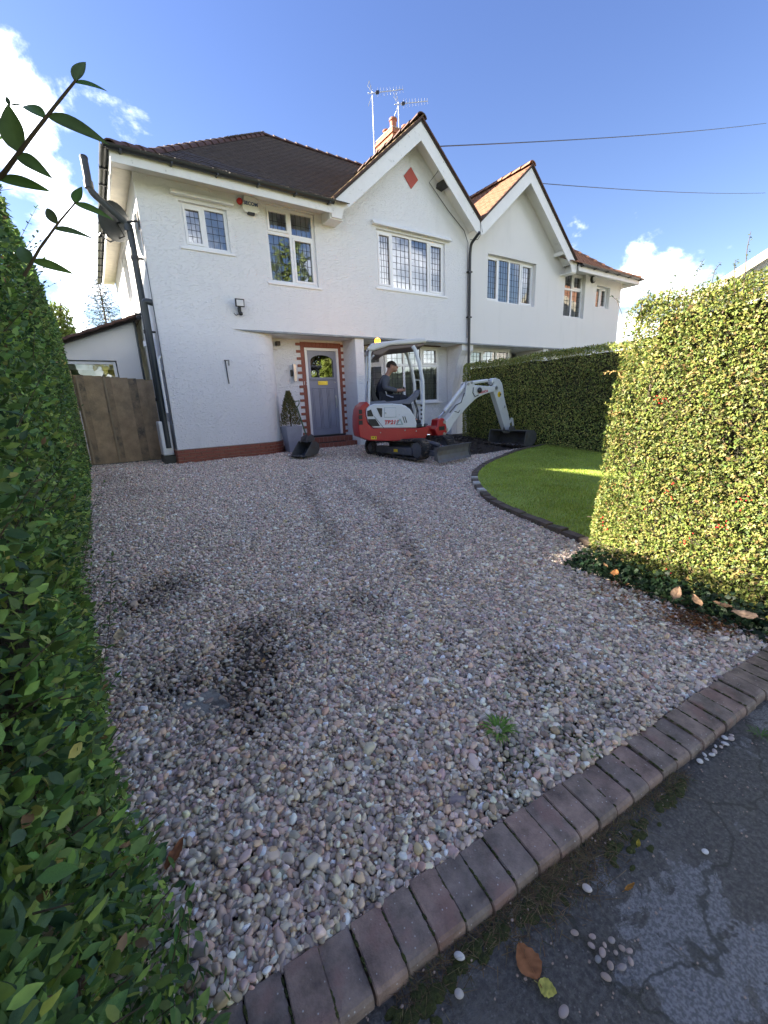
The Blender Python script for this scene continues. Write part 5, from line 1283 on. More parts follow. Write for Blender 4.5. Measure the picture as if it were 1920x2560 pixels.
shoot(lh, [(-1.2721, -7.3978, 1.5936), (-1.2414, -7.4045, 1.6367), (-1.224, -7.4056, 1.6697)], 0.0026,
      [(0.98, (-0.174, 0.394, 0.886), (-0.168, -0.993, 0.432), 0.03, 0.7), (0.97, (0.75, -0.33, 0.136), (-0.429, -0.693, 0.834), 0.03, 0.8), (0.6, (0.627, -0.486, -0.225), (-0.429, -0.693, 0.834), 0.028, 0.7), (0.55, (-0.61, 0.505, 0.321), (-0.429, -0.693, 0.834), 0.03, 0.7), (0.25, (0.721, -0.457, 0.063), (-0.412, -0.674, 0.931), 0.028, 0.7)], 'leaf', (0.05, 0.09, 0.03))
# straggling shoots lower down, one reaching out over the pebbles
for k in range(46):
    y = random.uniform(-8.1, -3.0); z = random.uniform(-.1, 2.5); p0 = Vector((LHX + .02, y, z + float(gz(np.array(y))) * (1 if z < .3 else 0)))
    d = Vector((random.uniform(.25, .9), random.uniform(-.4, .5), random.uniform(.5, 1.2))).normalized(); ln = random.uniform(.10, .24) * (1.0 if z < 2.2 else 1.4)
    if y < -7.5 and z > .5: continue
    lv = []
    for q in range(5):
        t = .25 + .18 * q
        for sg in (-1, 1): 
            sd = d.cross(Vector((0, 0, 1))).normalized(); lv.append((t, sd * sg + d * .5, Vector((.2, -.2, 1)), random.uniform(.028, .042), .85))
    lv.append((.99, d, Vector((.4, -.2, 1)), .03, .8))
    shoot(lh, [p0 - d * .08, p0 + d * ln * .5, p0 + d * ln], .0022, lv, 'leaf', random.choice([(.07, .13, .03), (.11, .18, .04), (.05, .10, .03)]))
for (a, b, c) in (((-1.42, -6.9, -.30), (-1.30, -6.7, .05), (-1.235, -6.55, .33)), ((-1.40, -7.6, -.35), (-1.30, -7.75, -.2), (-1.24, -7.82, -.02)), ((-1.38, -7.95, -.4), (-1.28, -7.98, -.30), (-1.20, -7.95, -.12)), ((-1.45, -5.2, -.1), (-1.33, -5.0, .28), (-1.22, -4.9, .46))):
    a, b, c = Vector(a), Vector(b), Vector(c); lv = []; d = (c - a).normalized(); sd = d.cross(Vector((0, 0, 1))).normalized()
    for q in range(6):
        for sg in (-1, 1): lv.append((.3 + .13 * q, sd * sg + d * .4, Vector((.1, -.3, 1)), .046 - .003 * q, .8))
    lv.append((.99, d, Vector((.3, -.3, 1)), .03, .8)); shoot(lh, [a, b, c], .0025, lv, 'leaf', (.085, .15, .035))

# right: hawthorn hedge facing the low sun
rh = thing('hawthorn_hedge', 'tall sunlit yellow-green hawthorn hedge with red berries on the right', 'hedge', (2.7, -7.6, -.45))
RHX = 2.13
P_, N_ = hedge_points(80000, RHX, 4.6, -8.75, -6.98, .05, 1.66, ['-x', '+y', 'top'], 61, .07, .09, .19, wt={'-x': 3.4, '+y': .8, 'top': .8})
P_[:, 0] += np.where(N_[:, 0] < -.5, (P_[:, 2] + .4) * .06, 0)
P_[:, 1] += .075 * snoise(P_[:, 2] * 2.4, P_[:, 0] * 2, 88) - np.clip(P_[:, 2] - .6, 0, 2) * .03
keep = ~((N_[:, 0] > -.5) & (P_[:, 0] > 3.4) & (RNG.random(len(P_)) < .6)); P_, N_ = P_[keep], N_[keep]
hole = snoise(P_[:, 1] * 7, P_[:, 2] * 7, 77) + .4 * snoise(P_[:, 1] * 15, P_[:, 2] * 15, 78); keep = ~((hole > .74) & (RNG.random(len(P_)) < .8) & (N_[:, 0] < -.5)); P_, N_ = P_[keep], N_[keep]
n = len(P_); U_ = rand_unit(n) + N_ * .3 + np.array([0, 0, -.2]); Nn = N_ * 1.0 + rand_unit(n) * .75 + np.array([-.2, .3, .5])
S_ = np.clip(.0215 * np.exp(RNG.normal(0, .28, n)), .011, .038)
tone = snoise(P_[:, 1] * 2.2 + P_[:, 0], P_[:, 2] * 2.2, 50)
C_ = pal(n, [(.140, .185, .038), (.20, .225, .052), (.27, .255, .075), (.085, .13, .03), (.22, .135, .055), (.33, .29, .12)], [4, 4, 2.6, 2.6, .7, .8], .16)
C_ = C_ * (1.0 + .16 * tone + .14 * snoise(P_[:, 1] * 9, P_[:, 2] * 9, 52))[:, None]
vis = (N_[:, 0] < -.5) & (P_[:, 1] > -8.3)
split_leaves(rh, P_, U_, Nn, S_, C_, LEAF_LOBED, 'leaf', 300, 1.0, vis)
core(rh, RHX + .27, 4.4, -8.55, -7.22, -.5, 1.50)
twigs(rh, P_[vis], N_[vis], 500, .16, .0022, 'bark')
m = MB()
for k in range(40):      # clusters of haws
    i = RNG.integers(0, n)
    while not vis[i]: i = RNG.integers(0, n)
    c = Vector(P_[i]) + Vector((-.03, 0, 0))
    if k % 3 and m.v: c = last + Vector((random.uniform(-.02, .02), random.uniform(-.06, .06), random.uniform(-.06, .06)))
    last = c
    for q in range(3): m.ball(c + Vector((random.uniform(-.015, .015), random.uniform(-.02, .02), random.uniform(-.02, .02))), .0048, n=6, m=4)
stuff(m.build('berries', 'red_plastic', rh, smooth=True))
for (y, z, dx, dy, h) in ((-7.05, 1.60, -.05, .12, .10), (-7.15, 1.66, .0, .04, .08), (-7.3, 1.66, .0, -.06, .09), (-7.45, 1.66, .0, -.05, .14), (-7.55, 1.66, .02, -.04, .10), (-7.7, 1.66, .0, .03, .09), (-7.74, 1.66, .05, .03, .24), (-7.22, 1.62, .0, .06, .07)):
    p = Vector((RHX + .14, y, z)); q = p + Vector((dx, dy, h)); st = MB().tube([p - Vector((0, 0, .15)), p.lerp(q, .6) + Vector((0, .01, 0)), q], [.0028, .0022, .0012], 5).build('shoot', 'bark', rh)
    mm = MB()
    for k in range(9):
        t = .25 + .085 * k; c = p.lerp(q, t); d = Vector((random.uniform(-1, 1), random.uniform(-1, 1), random.uniform(-.2, .6))).normalized(); w = d.orthogonal().normalized()
        l = .022; mm.add([c, c + d * l * .5 + w * l * .3, c + d * l, c + d * l * .5 - w * l * .3], [(0, 1, 2, 3)])
    lo = mm.build('leaves', 'leaf_matte', rh); a = lo.data.attributes.new('col', 'FLOAT_COLOR', 'POINT')
    for e in a.data: e.color = (.06, .085, .03, 1)
for k in range(110):     # stray shoots breaking the clipped face
    i = RNG.integers(0, n)
    while not (vis[i] or (N_[i, 1] > .5 and P_[i, 0] < 2.7)): i = RNG.integers(0, n)
    p = Vector(P_[i]); d = (Vector(N_[i]) * random.uniform(.5, 1) + Vector((0, random.uniform(-.6, .6), random.uniform(-.1, .9)))).normalized(); l = random.uniform(.05, .13); q = p + d * l
    mm = MB(); mm.tube([p - d * .05, p + d * l * .5, q], [.0018, .0014, .0008], 4, False)
    for j in range(8):
        t = .2 + .1 * j; c = p.lerp(q, t); e = (d * .4 + Vector((random.uniform(-1, 1), random.uniform(-1, 1), random.uniform(-1, 1)))).normalized(); w = e.orthogonal().normalized(); z_ = .026 * random.uniform(.6, 1.2)
        mm.add([c, c + e * z_ * .45 + w * z_ * .38, c + e * z_ * .62 + w * z_ * .14, c + e * z_, c + e * z_ * .62 - w * z_ * .14, c + e * z_ * .45 - w * z_ * .38], [(0, 1, 2, 3, 4, 5)])
    lo = mm.build('shoot', 'leaf', rh); a = lo.data.attributes.new('col', 'FLOAT_COLOR', 'POINT'); cc = random.choice([(.24, .29, .06), (.33, .34, .09), (.18, .24, .05), (.38, .26, .10)])
    for e in a.data: e.color = (*cc, 1)
for y in (-8.3, -7.9, -7.5, -7.15): MB().tube([(RHX + .35, y, -.5), (RHX + .33, y + .05, .2), (RHX + .45, y, 1.2)], [.03, .024, .012], 6).build('stem', 'bark', rh)

# back: boundary hedge between the two front gardens
bh = thing('boundary_hedge', 'clipped dark green hedge between the excavator and the neighbouring house', 'hedge', (7.7, -2.6, -.1))
P_, N_ = hedge_points(46000, 7.30, 8.2, -5.4, -.10, 0.0, 1.93, ['-x', '+y', '-y', 'top'], 91, .07, .055, .18, wt={'-x': 1.8})
n = len(P_); U_ = rand_unit(n) + N_ * .2 + np.array([0, 0, -.3]); Nn = N_ * .7 + rand_unit(n) * .6 + np.array([0, 0, .9]); S_ = RNG.uniform(.028, .055, n)
tone = snoise(P_[:, 1] * 1.8 + P_[:, 0], P_[:, 2] * 1.8, 51)
C_ = pal(n, [(.24, .28, .065), (.31, .33, .08), (.40, .38, .10), (.48, .43, .13), (.15, .20, .055)], [4, 4, 2, 1, 3], .18) * (1.0 + .28 * tone)[:, None]
Vv, Ff, k = leaf_array(P_, U_, Nn, S_, LEAF_SIMPLE); stuff(np_mesh('foliage', Vv, Ff, np.repeat(C_, k, 0), 'leaf_matte', bh))
core(bh, 7.46, 8.05, -5.2, -.30, -.3, 1.75)
for y in (-1.0, -1.8, -2.6, -3.4, -4.2): MB().tube([(7.5, y, -.3), (7.52, y, .5)], [.03, .02], 6).build('stem', 'bark', bh)

# ---------------------------------------------------------------- lawn grass
n = 150000; x = RNG.uniform(2.3, 8.2, n); y = RNG.uniform(-7.2, -2.5, n)
poly = np.array([(p.x, p.y) for p in inner] + [(9.2, -7.6), (9.2, -2.4)])
def in_poly(x, y, poly):
    c = np.zeros(len(x), bool); j = len(poly) - 1
    for i in range(len(poly)):
        xi, yi = poly[i]; xj, yj = poly[j]
        t = ((yi > y) != (yj > y)) & (x < (xj - xi) * (y - yi) / (yj - yi + 1e-12) + xi); c ^= t; j = i
    return c
k_ = in_poly(x, y, poly); x, y = x[k_], y[k_]; n = len(x)
h = RNG.uniform(.012, .032, n) * (1 + .35 * snoise(x * 3, y * 3, 12)); a = RNG.random(n) * 6.283; lean = RNG.uniform(.1, .7, n)
b0 = np.stack([x, y, gz(y) + .043], 1); sd = np.stack([-np.sin(a), np.cos(a), 0 * a], 1) * (h * .16)[:, None]; tip = b0 + np.stack([np.cos(a) * lean * h, np.sin(a) * lean * h, h], 1)
Vv = np.stack([b0 - sd, b0 + sd, tip], 1).reshape(-1, 3); Ff = np.arange(3 * n).reshape(-1, 3)
tn = snoise(x * 1.3, y * 1.3, 8)
tn = tn + .8 * snoise(x * 4, y * 4, 9)
C_ = pal(n, [(.36, .45, .07), (.43, .50, .09), (.30, .40, .06), (.50, .48, .14)], [4, 3, 3, 1], .14) * (1 + .15 * tn)[:, None]
stuff(np_mesh('lawn_grass', Vv, Ff, np.repeat(C_, 3, 0), 'grass_blade', lawn))

# ---------------------------------------------------------------- pebbles on the drive
PATCH = [(-.56, -6.39, .26, 1.0), (-.73, -6.66, .26, 1.0), (-.85, -6.85, .24, 1.0), (-.79, -7.05, .20, .8), (-1.1, -6.6, .28, .7), (-.95, -5.42, .30, .9), (-1.1, -5.55, .25, .8),
         (-.18, -6.46, .20, .55), (.17, -6.5, .20, .6), (-.47, -6.63, .2, .6), (-1.1, -.9, .5, .35), (-.9, -2.0, .5, .35), (2.2, -.75, .35, .5), (2.75, -.8, .4, .4), (3.6, -3.4, .3, .3)]
TRK = [[(1.55, -2.6), (1.24, -3.07), (1.0, -3.8), (.81, -4.43), (.57, -5.19), (.42, -5.52)], [(1.9, -3.0), (1.75, -3.9), (1.43, -5.07), (1.05, -5.82), (.79, -6.3)]]
def seg_dist(x, y, pts):
    d = np.full(len(x), 9.0)
    for (a, b), (c, e) in zip(pts, pts[1:]):
        ux, uy = c - a, e - b; t = np.clip(((x - a) * ux + (y - b) * uy) / (ux * ux + uy * uy), 0, 1); d = np.minimum(d, np.hypot(x - a - t * ux, y - b - t * uy))
    return d
def drive_mask(x, y):
    lim = np.interp(-y, [0, 2.62, 2.69, 2.86, 3.2, 3.55, 3.94, 4.38, 4.9, 5.33, 5.85, 6.22, 6.61, 7.0, 7.4, 9], [4.75, 4.75, 7.6, 6.4, 5.36, 4.5, 3.85, 3.38, 2.98, 2.74, 2.6, 2.53, 2.45, 2.3, 2.12, 2.05])
    ok = (x < lim + .02) & (x > -1.62)
    kline = -8.18 + (x + .95) * math.tan(KA) + .170
    ok &= y > kline
    ok &= ~((y > -.04) & (x > -.05) & (x < 1.75)); ok &= ~((y > .1) & (x > -.05)) & (y < 1.0)
    ok &= ~((y > -.02) & (x > 4.0))
    return ok
def gravel_layer(step, zoff, jit, smul):
    xs = np.arange(-1.65, 7.6, step); ysv = np.arange(-8.35, 1.0, step * .88); X, Y = np.meshgrid(xs, ysv); X = X + (np.arange(len(ysv)) % 2)[:, None] * step / 2
    x = X.ravel() + RNG.normal(0, jit * step, X.size); y = Y.ravel() + RNG.normal(0, jit * step, X.size)
    k = drive_mask(x, y); x, y = x[k], y[k]
    bare = np.zeros(len(x)); wob = .25 * snoise(x * 6, y * 6, 33)
    for (px, py, r, a) in PATCH: bare = np.maximum(bare, a * np.clip(1.25 - np.hypot(x - px, y - py) / r + wob, 0, 1))
    for t in TRK:      # ribbed marks left by the rubber tracks
        dd_ = seg_dist(x, y, t); rib = .5 + .5 * np.sin((y * 1.0 - x * .35) * 6.283 / .105 + 1.5 * wob)
        bare = np.maximum(bare, np.clip(1.25 - dd_ / .12 + 1.3 * wob, 0, 1) * (.22 + .50 * rib))
    mossy = np.zeros(len(x))
    for (px, py, r) in ((.0, -7.9, .18), (-.15, -8.0, .16), (.45, -7.75, .22), (.30, -7.98, .16), (.6, -7.6, .2), (.62, -7.95, .2)): mossy = np.maximum(mossy, np.clip(1.1 - np.hypot(x - px, y - py) / r + wob, 0, 1))
    drop = RNG.random(len(x)) < np.clip(bare * .80 + mossy * .45 - .05, 0, .93)
    x, y, bare, mossy = x[~drop], y[~drop], bare[~drop], mossy[~drop]; n = len(x)
    s = step * smul * np.exp(RNG.normal(0, .27, n))
    sc_ = np.stack([s * RNG.uniform(.95, 1.35, n), s * RNG.uniform(.78, 1.0, n), s * RNG.uniform(.5, .78, n)], 1) * .5
    rot = np.stack([RNG.normal(0, .38, n), RNG.normal(0, .38, n), RNG.random(n) * 6.283], 1)
    relief = .010 * snoise(x * 1.8, y * 1.8, 34) + .006 * snoise(x * 5, y * 5, 35)
    z = gz(y) + zoff + relief + RNG.normal(0, .004, n) - bare * .012
    col = pal(n, [(.38, .33, .315), (.46, .405, .38), (.28, .25, .24), (.54, .485, .455), (.45, .335, .30), (.74, .70, .67), (.19, .175, .175), (.31, .30, .305), (.46, .37, .27)], [5, 5.5, 3.4, 5, 2.4, 2.2, 1.4, 1.2, .9], .14)
    col = np.clip(col * np.array([1.40, 1.29, 1.08]), 0, .9)
    dk = np.clip(bare * 1.0, 0, 1)[:, None]; col = col * (1 - .55 * dk) + np.array([.085, .060, .043]) * .6 * dk
    # stone colour grows paler towards the house
    col = col * (1 + .10 * np.clip((y + 6) / 6, 0, 1))[:, None]
    mk = (mossy * (RNG.random(n) < .5))[:, None]; col = col * (1 - .5 * mk) + np.array([.05, .06, .018]) * .6 * mk
    return np.stack([x, y, z], 1), rot, sc_, col
G1 = gravel_layer(.0178, -.004, .20, 1.18); G2 = gravel_layer(.0180, -.012, .2, 1.16); G3 = gravel_layer(.028, .004, .33, .80)
GP = [np.concatenate([a, b, c]) for a, b, c in zip(G1, G2, G3)]
me = bpy.data.meshes.new('gravel'); n = len(GP[0]); me.vertices.add(n); me.vertices.foreach_set('co', GP[0].astype(np.float32).ravel())
for nm, d in (('rot', GP[1]), ('scl', GP[2])):
    a = me.attributes.new(nm, 'FLOAT_VECTOR', 'POINT'); a.data.foreach_set('vector', d.astype(np.float32).ravel())
a = me.attributes.new('col', 'FLOAT_COLOR', 'POINT'); c4 = np.ones((n, 4), np.float32); c4[:, :3] = GP[3]; a.data.foreach_set('color', c4.ravel())
a = me.attributes.new('vid', 'INT', 'POINT'); a.data.foreach_set('value', RNG.integers(0, 4, n).astype(np.int32))
gravel = stuff(link('gravel', me, None, drive))
ng = bpy.data.node_groups.new('pebble_scatter', 'GeometryNodeTree')
ng.interface.new_socket('Geometry', in_out='INPUT', socket_type='NodeSocketGeometry'); ng.interface.new_socket('Geometry', in_out='OUTPUT', socket_type='NodeSocketGeometry')
gi = ng.nodes.new('NodeGroupInput'); go = ng.nodes.new('NodeGroupOutput'); iop = ng.nodes.new('GeometryNodeInstanceOnPoints'); gj = ng.nodes.new('GeometryNodeGeometryToInstance')
gl_ = ng.links.new
for q in range(4):
    ic = ng.nodes.new('GeometryNodeMeshIcoSphere'); ic.inputs['Radius'].default_value = 1.0; ic.inputs['Subdivisions'].default_value = 3 if q == 0 else 2
    ic.inputs['Subdivisions'].default_value = 2
    sp_ = ng.nodes.new('GeometryNodeSetPosition'); nzz = ng.nodes.new('ShaderNodeTexNoise'); nzz.noise_dimensions = '4D'; nzz.inputs['W'].default_value = q * 3.7; nzz.inputs['Scale'].default_value = .75; nzz.inputs['Detail'].default_value = 0
    vm = ng.nodes.new('ShaderNodeVectorMath'); vm.operation = 'SUBTRACT'; vm.inputs[1].default_value = (.5, .5, .5); gl_(nzz.outputs['Color'], vm.inputs[0])
    vs_ = ng.nodes.new('ShaderNodeVectorMath'); vs_.operation = 'SCALE'; vs_.inputs['Scale'].default_value = 1.25; gl_(vm.outputs[0], vs_.inputs[0]); gl_(vs_.outputs[0], sp_.inputs['Offset'])
    ss = ng.nodes.new('GeometryNodeSetShadeSmooth'); smt = ng.nodes.new('GeometryNodeSetMaterial'); smt.inputs['Material'].default_value = MATS['pebble']
    gl_(ic.outputs[0], sp_.inputs['Geometry']); gl_(sp_.outputs[0], ss.inputs['Geometry']); gl_(ss.outputs[0], smt.inputs['Geometry']); gl_(smt.outputs[0], gj.inputs[0])
def named(nm, ty):
    x = ng.nodes.new('GeometryNodeInputNamedAttribute'); x.data_type = ty; x.inputs['Name'].default_value = nm; return x.outputs['Attribute']
er = ng.nodes.new('FunctionNodeEulerToRotation'); gl_(named('rot', 'FLOAT_VECTOR'), er.inputs[0])
gl_(gi.outputs[0], iop.inputs['Points']); gl_(gj.outputs[0], iop.inputs['Instance']); iop.inputs['Pick Instance'].default_value = True
gl_(named('vid', 'INT'), iop.inputs['Instance Index']); gl_(er.outputs[0], iop.inputs['Rotation']); gl_(named('scl', 'FLOAT_VECTOR'), iop.inputs['Scale']); gl_(iop.outputs[0], go.inputs[0])
md = gravel.modifiers.new('pebbles', 'NODES'); md.node_group = ng

# ---------------------------------------------------------------- mini excavator
EC = Vector((4.07, -1.88, -.113))
def heading(deg): a = rad(deg); return Vector((math.cos(a), math.sin(a), 0)), Vector((-math.sin(a), math.cos(a), 0))
HU, LU = heading(-28); HT, LT = heading(-81); HB, LB = heading(4)
def fr(o, h, l): return lambda v: o + h * v.x + l * v.y + Vector((0, 0, v.z))
XU = fr(EC, HU, LU); XT = fr(EC, HT, LT); BF = EC + HU * .72; XB = fr(BF, HB, LB)
ex = thing('mini_excavator', 'red and white tracked mini excavator with canopy digging beside the bay window', 'excavator', tuple(EC))
def side(poly, l0, l1): return lambda a, b, t: Vector((a, t, b))
def slab(poly, l0, l1, xf=None, n=1, bow=0.0):
    """side profile poly (s, z) extruded across l; bow bends the tail round in plan"""
    m = MB(xf or XU); k = len(poly); rows = []
    for i in range(n + 1):
        l = l0 + (l1 - l0) * i / n
        rows.append([Vector((s - (bow * (1 - (2 * i / n - 1) ** 2) if s < -.6 else 0), l, z)) for s, z in poly])
    vs = [v for r in rows for v in r]; fs = [tuple(range(k)), tuple(range(n * k, n * k + k))]
    for i in range(n):
        for j in range(k): fs.append((i * k + j, i * k + (j + 1) % k, (i + 1) * k + (j + 1) % k, (i + 1) * k + j))
    return m.add(vs, fs)
# --- tracks and undercarriage
def track(l):
    c1, r1, c2, r2 = (-.63, .165), .125, (.66, .175), .155
    pts = []
    for k in range(15): a = rad(90 + 180 * k / 14); pts.append((c1[0] + (r1 + .03) * math.cos(a), c1[1] + (r1 + .03) * math.sin(a) + .0))
    for k in range(1, 14): t = k / 14; pts.append((c1[0] + (c2[0] - c1[0]) * t, c1[1] - r1 - .03 + (c2[1] - r2 - c1[1] + r1) * t))
    for k in range(15): a = rad(-90 + 180 * k / 14); pts.append((c2[0] + (r2 + .03) * math.cos(a), c2[1] + (r2 + .03) * math.sin(a)))
    for k in range(1, 14): t = k / 14; pts.append((c2[0] + (c1[0] - c2[0]) * t, c2[1] + r2 + .03 + (c1[1] + r1 - c2[1] - r2) * t - .012 * math.sin(math.pi * t)))
    zmin = min(p[1] for p in pts); pts = [(a, b - zmin + .022) for a, b in pts]
    m = MB(XT); n = len(pts); w = .115; vs = []; cx_, cz_ = 0, .19
    for (a, b) in pts:
        d = Vector((a - max(-.63, min(.66, a)), 0, b - .19)); d.normalize()
        for ll, off in ((-w, 0), (w, 0), (w, -.028), (-w, -.028)): vs.append(Vector((a + d.x * off, l + ll, b + d.z * off)))
    fs = []
    for i in range(n):
        j = (i + 1) % n
        for q in range(4): fs.append((4 * i + q, 4 * i + (q + 1) % 4, 4 * j + (q + 1) % 4, 4 * j + q))
    m.add(vs, fs)
    for i in range(n):      # tread lugs
        a, b = pts[i]; d = Vector((a - max(-.63, min(.66, a)), 0, b - .19)).normalized(); t = Vector((-d.z, 0, d.x))
        m.obox(Vector((a, l, b)) + d * .010, t * .016, Vector((0, w * .98, 0)), d * .011)
    tr = m.build('track', 'rubber', ex)
    sg = -1 if l < 0 else 1
    MB(XT).prism([(-.45, .10), (.55, .085), (.57, .12), (.55, .235), (-.45, .235)], lambda a, b, t: Vector((a, t, b)), l - sg * .06, l + sg * .105).build('track_frame', 'ex_grey', tr, bevel=.012)
    q = MB(XT); q.lathe([(.12, -.03), (.12, .03), (.075, .045), (.07, .075), (.03, .08)], (-.63, l + sg * .04, .187), 20, ax=(0, sg, 0)); q.build('sprocket', 'ex_grey', tr, smooth=True)
    q = MB(XT); q.lathe([(.148, -.05), (.148, .05), (.08, .06), (.04, .07)], (.66, l + sg * .02, .197), 20, ax=(0, sg, 0)); q.build('idler', 'ex_grey', tr, smooth=True)
    for s in (-.3, 0, .3): q = MB(XT); q.lathe([(.05, -.06), (.05, .06), (.03, .07)], (s, l, .10), 12, ax=(0, sg, 0)); q.build('roller', 'ex_grey', tr, smooth=True)
    if l < 0: MB(XT).obox((.13, l - .108, .165), (.055, 0, 0), (0, .002, 0), (0, 0, .028)).build('warning_sticker', 'sticker_yellow', tr)
track(-.375); track(.375)
MB(XT).box(-.30, .35, -.26, .26, .12, .30).box(-.2, .2, -.2, .2, .30, .36).build('carbody', 'ex_grey', ex, bevel=.02)
q = MB(XT); q.lathe([(.24, .0), (.24, .06)], (0, 0, .33), 24); q.build('slew_ring', 'ex_grey', ex)
# blade
bl_p = [(1.235, .0), (1.20, .05), (1.175, .12), (1.18, .20), (1.215, .265), (1.235, .285), (1.225, .292), (1.20, .275), (1.155, .20), (1.15, .12), (1.18, .04), (1.22, .0)]
blade = slab(bl_p, -.49, .49, XT).build('dozer_blade', 'bucket_steel', ex)
for l in (-.488, .482): MB(XT).prism([(1.238, .0), (1.20, .03), (1.13, .04), (1.13, .27), (1.20, .285), (1.238, .29), (1.19, .15)], lambda a, b, t: Vector((a, t, b)), l, l + .012).build('end_plate', 'bucket_steel', blade)
for l in (-.27, .27): MB(XT).bar((.30, l, .16), (1.16, l, .12), .07, .10).build('blade_arm', 'ex_grey', blade, bevel=.01)
MB(XT).tube([(.33, 0, .34), (.85, 0, .25)], .045, 12).build('blade_cylinder', 'ex_grey', blade, smooth=True)
MB(XT).tube([(.85, 0, .25), (1.15, 0, .19)], .02, 10).build('blade_rod', 'chrome', blade, smooth=True)
# --- upper body
skirt = [(-1.02, .64), (-1.01, .84), (-.985, .98), (-.945, 1.05), (-.84, 1.125), (-.78, 1.06), (-.86, .99), (-.87, .88), (-.83, .72), (-.74, .62), (.10, .585), (.32, .61), (.34, .57), (.32, .46), (.27, .37), (.07, .35), (-.57, .37), (-.82, .39), (-1.00, .47)]
body = slab(skirt, -.47, .47, n=8, bow=.10).build('revolving_frame', 'ex_red', ex, smooth=True, bevel=.012, angle=30)
white = [(-.855, 1.0), (-.78, 1.055), (-.70, 1.078), (-.35, 1.07), (-.19, 1.05), (-.10, 1.02), (-.01, .95), (.08, .80), (.12, .66), (.12, .592), (-.53, .612), (-.735, .625), (-.825, .725), (-.865, .88)]
for l0, l1 in ((-.472, -.20), (.20, .472)): slab(white, l0, l1).build('side_cover', 'ex_white', ex, bevel=.022, smooth=True)
slab([(-.86, .62), (-.86, 1.04), (-.30, 1.04), (-.22, .62)], -.199, .199).build('engine_cover', 'ex_matgrey', ex, bevel=.02)
def patch(name, poly, mt, parent, l=-.4745, t=.004, bev=0): return slab(poly, l - t, l + .01).build(name, mt, parent, bevel=bev)
patch('intake', [(-.84, .95), (-.765, .975), (-.72, .845), (-.84, .85)], 'decal_black', body)
patch('intake', [(-.835, .80), (-.685, .795), (-.605, .66), (-.77, .665), (-.82, .72)], 'decal_black', body)
patch('intake', [(-.66, 1.0), (-.55, .99), (-.56, .825), (-.585, .825)], 'decal_black', body)
patch('fuel_door', [(-.505, .995), (-.295, .985), (-.29, .97), (-.293, .83), (-.30, .815), (-.51, .82)], 'ex_white', body, t=.006, bev=.004)
patch('fuel_door_shadow_gap', [(-.512, 1.002), (-.288, .992), (-.286, .81), (-.517, .812)], 'decal_grey', body, t=.0015)  # shadow gap round the fuel door, painted as a grey sheet
patch('cover_seam', [(-.715, .845), (-.705, .845), (-.525, .615), (-.535, .615)], 'decal_black', body, t=.0015)
q = MB(XU); q.lathe([(.014, 0), (.014, .012), (.004, .014)], (-.49, -.478, .90), 10, ax=(0, -1, 0)); q.build('fuel_door_lock', 'chrome', body)
for a, b in (((-.165, .82), (-.130, .70)), ((-.125, .82), (-.09, .70))): patch('louvre', [(a[0], a[1]), (a[0] + .014, a[1]), (b[0] + .014, b[1]), (b[0], b[1])], 'decal_black', body)
for z0 in (.70, .80, .90):
    m = MB(XU)
    for s0, l0, s1, l1 in ((-1.016, -.474, -.95, -.4775), ): m.box(-1.0 + (.9 - z0) * -.06, -.935, -.4775, -.44, z0, z0 + .08)
    m.build('vent', 'decal_black', body)
patch('caution_sticker', [(-.79, .475), (-.68, .47), (-.68, .41), (-.79, .415)], 'sticker_yellow', body, l=-.4715)
patch('caution_mark', [(-.765, .458), (-.735, .458), (-.75, .427)], 'decal_black', body, l=-.4718)
patch('caution_mark', [(-.705, .462), (-.692, .462), (-.692, .42), (-.705, .42)], 'decal_black', body, l=-.4718)
for (p, r) in (((-.60, .535), .012), ((-.12, .555), .016), ((.10, .53), .014)):
    q = MB(XU); q.lathe([(r, 0), (r * .7, .008), (r * .2, .009)], (p[0], -.471, p[1]), 10, ax=(0, -1, 0)); q.build('bolt_head', 'steel_dull', body)
for poly in ([(-.54, .525), (-.30, .525), (-.295, .517), (-.545, .517)], [(-.48, .437), (-.25, .437), (-.245, .429), (-.485, .429)], [(-.545, .525), (-.535, .525), (-.48, .43), (-.49, .43)], [(-.30, .525), (-.29, .525), (-.245, .43), (-.255, .43)]): patch('pressed_line', poly, 'ex_red', body, l=-.4705, t=.007)
tm = frame(XU(Vector((-.525, -.4775, .686))), HU, (0, 0, 1))
text_mesh('model_lettering', 'TB216', .105, 'decal_red', body, tm, shear=.22, bold=.004)
patch('emblem', [(-.30, .665), (-.155, .665), (-.20, .78), (-.225, .78)], 'decal_grey', body, t=.003)
patch('emblem_inner', [(-.265, .68), (-.185, .68), (-.212, .745)], 'ex_white', body, t=.0045)
# floor, console, seat, levers
slab([(-.22, .62), (.30, .612), (.34, .635), (.34, .66), (-.22, .66)], -.44, .44).build('floor_plate', 'ex_matgrey', ex, bevel=.01)
cons = [(-.78, 1.06), (-.78, 1.12), (-.49, 1.13), (-.45, 1.105), (-.24, 1.12), (-.05, 1.14), (.06, 1.22), (.145, 1.305), (.17, 1.31), (.20, 1.27), (.17, 1.18), (.06, 1.09), (-.02, 1.04), (-.10, 1.05), (-.38, 1.065)]
slab(cons, -.43, -.21).build('side_console', 'ex_matgrey', ex, bevel=.015)
slab([(-.78, 1.06), (-.78, 1.12), (-.30, 1.13), (-.25, 1.06)], .21, .43).build('side_console', 'ex_matgrey', ex, bevel=.015)
seat = slab([(-.66, 1.06), (-.25, 1.06), (-.20, 1.10), (-.22, 1.14), (-.58, 1.13), (-.62, 1.20), (-.70, 1.53), (-.735, 1.55), (-.77, 1.52), (-.72, 1.16)], -.21, .21).build('seat', 'black_plastic', ex, bevel=.025)
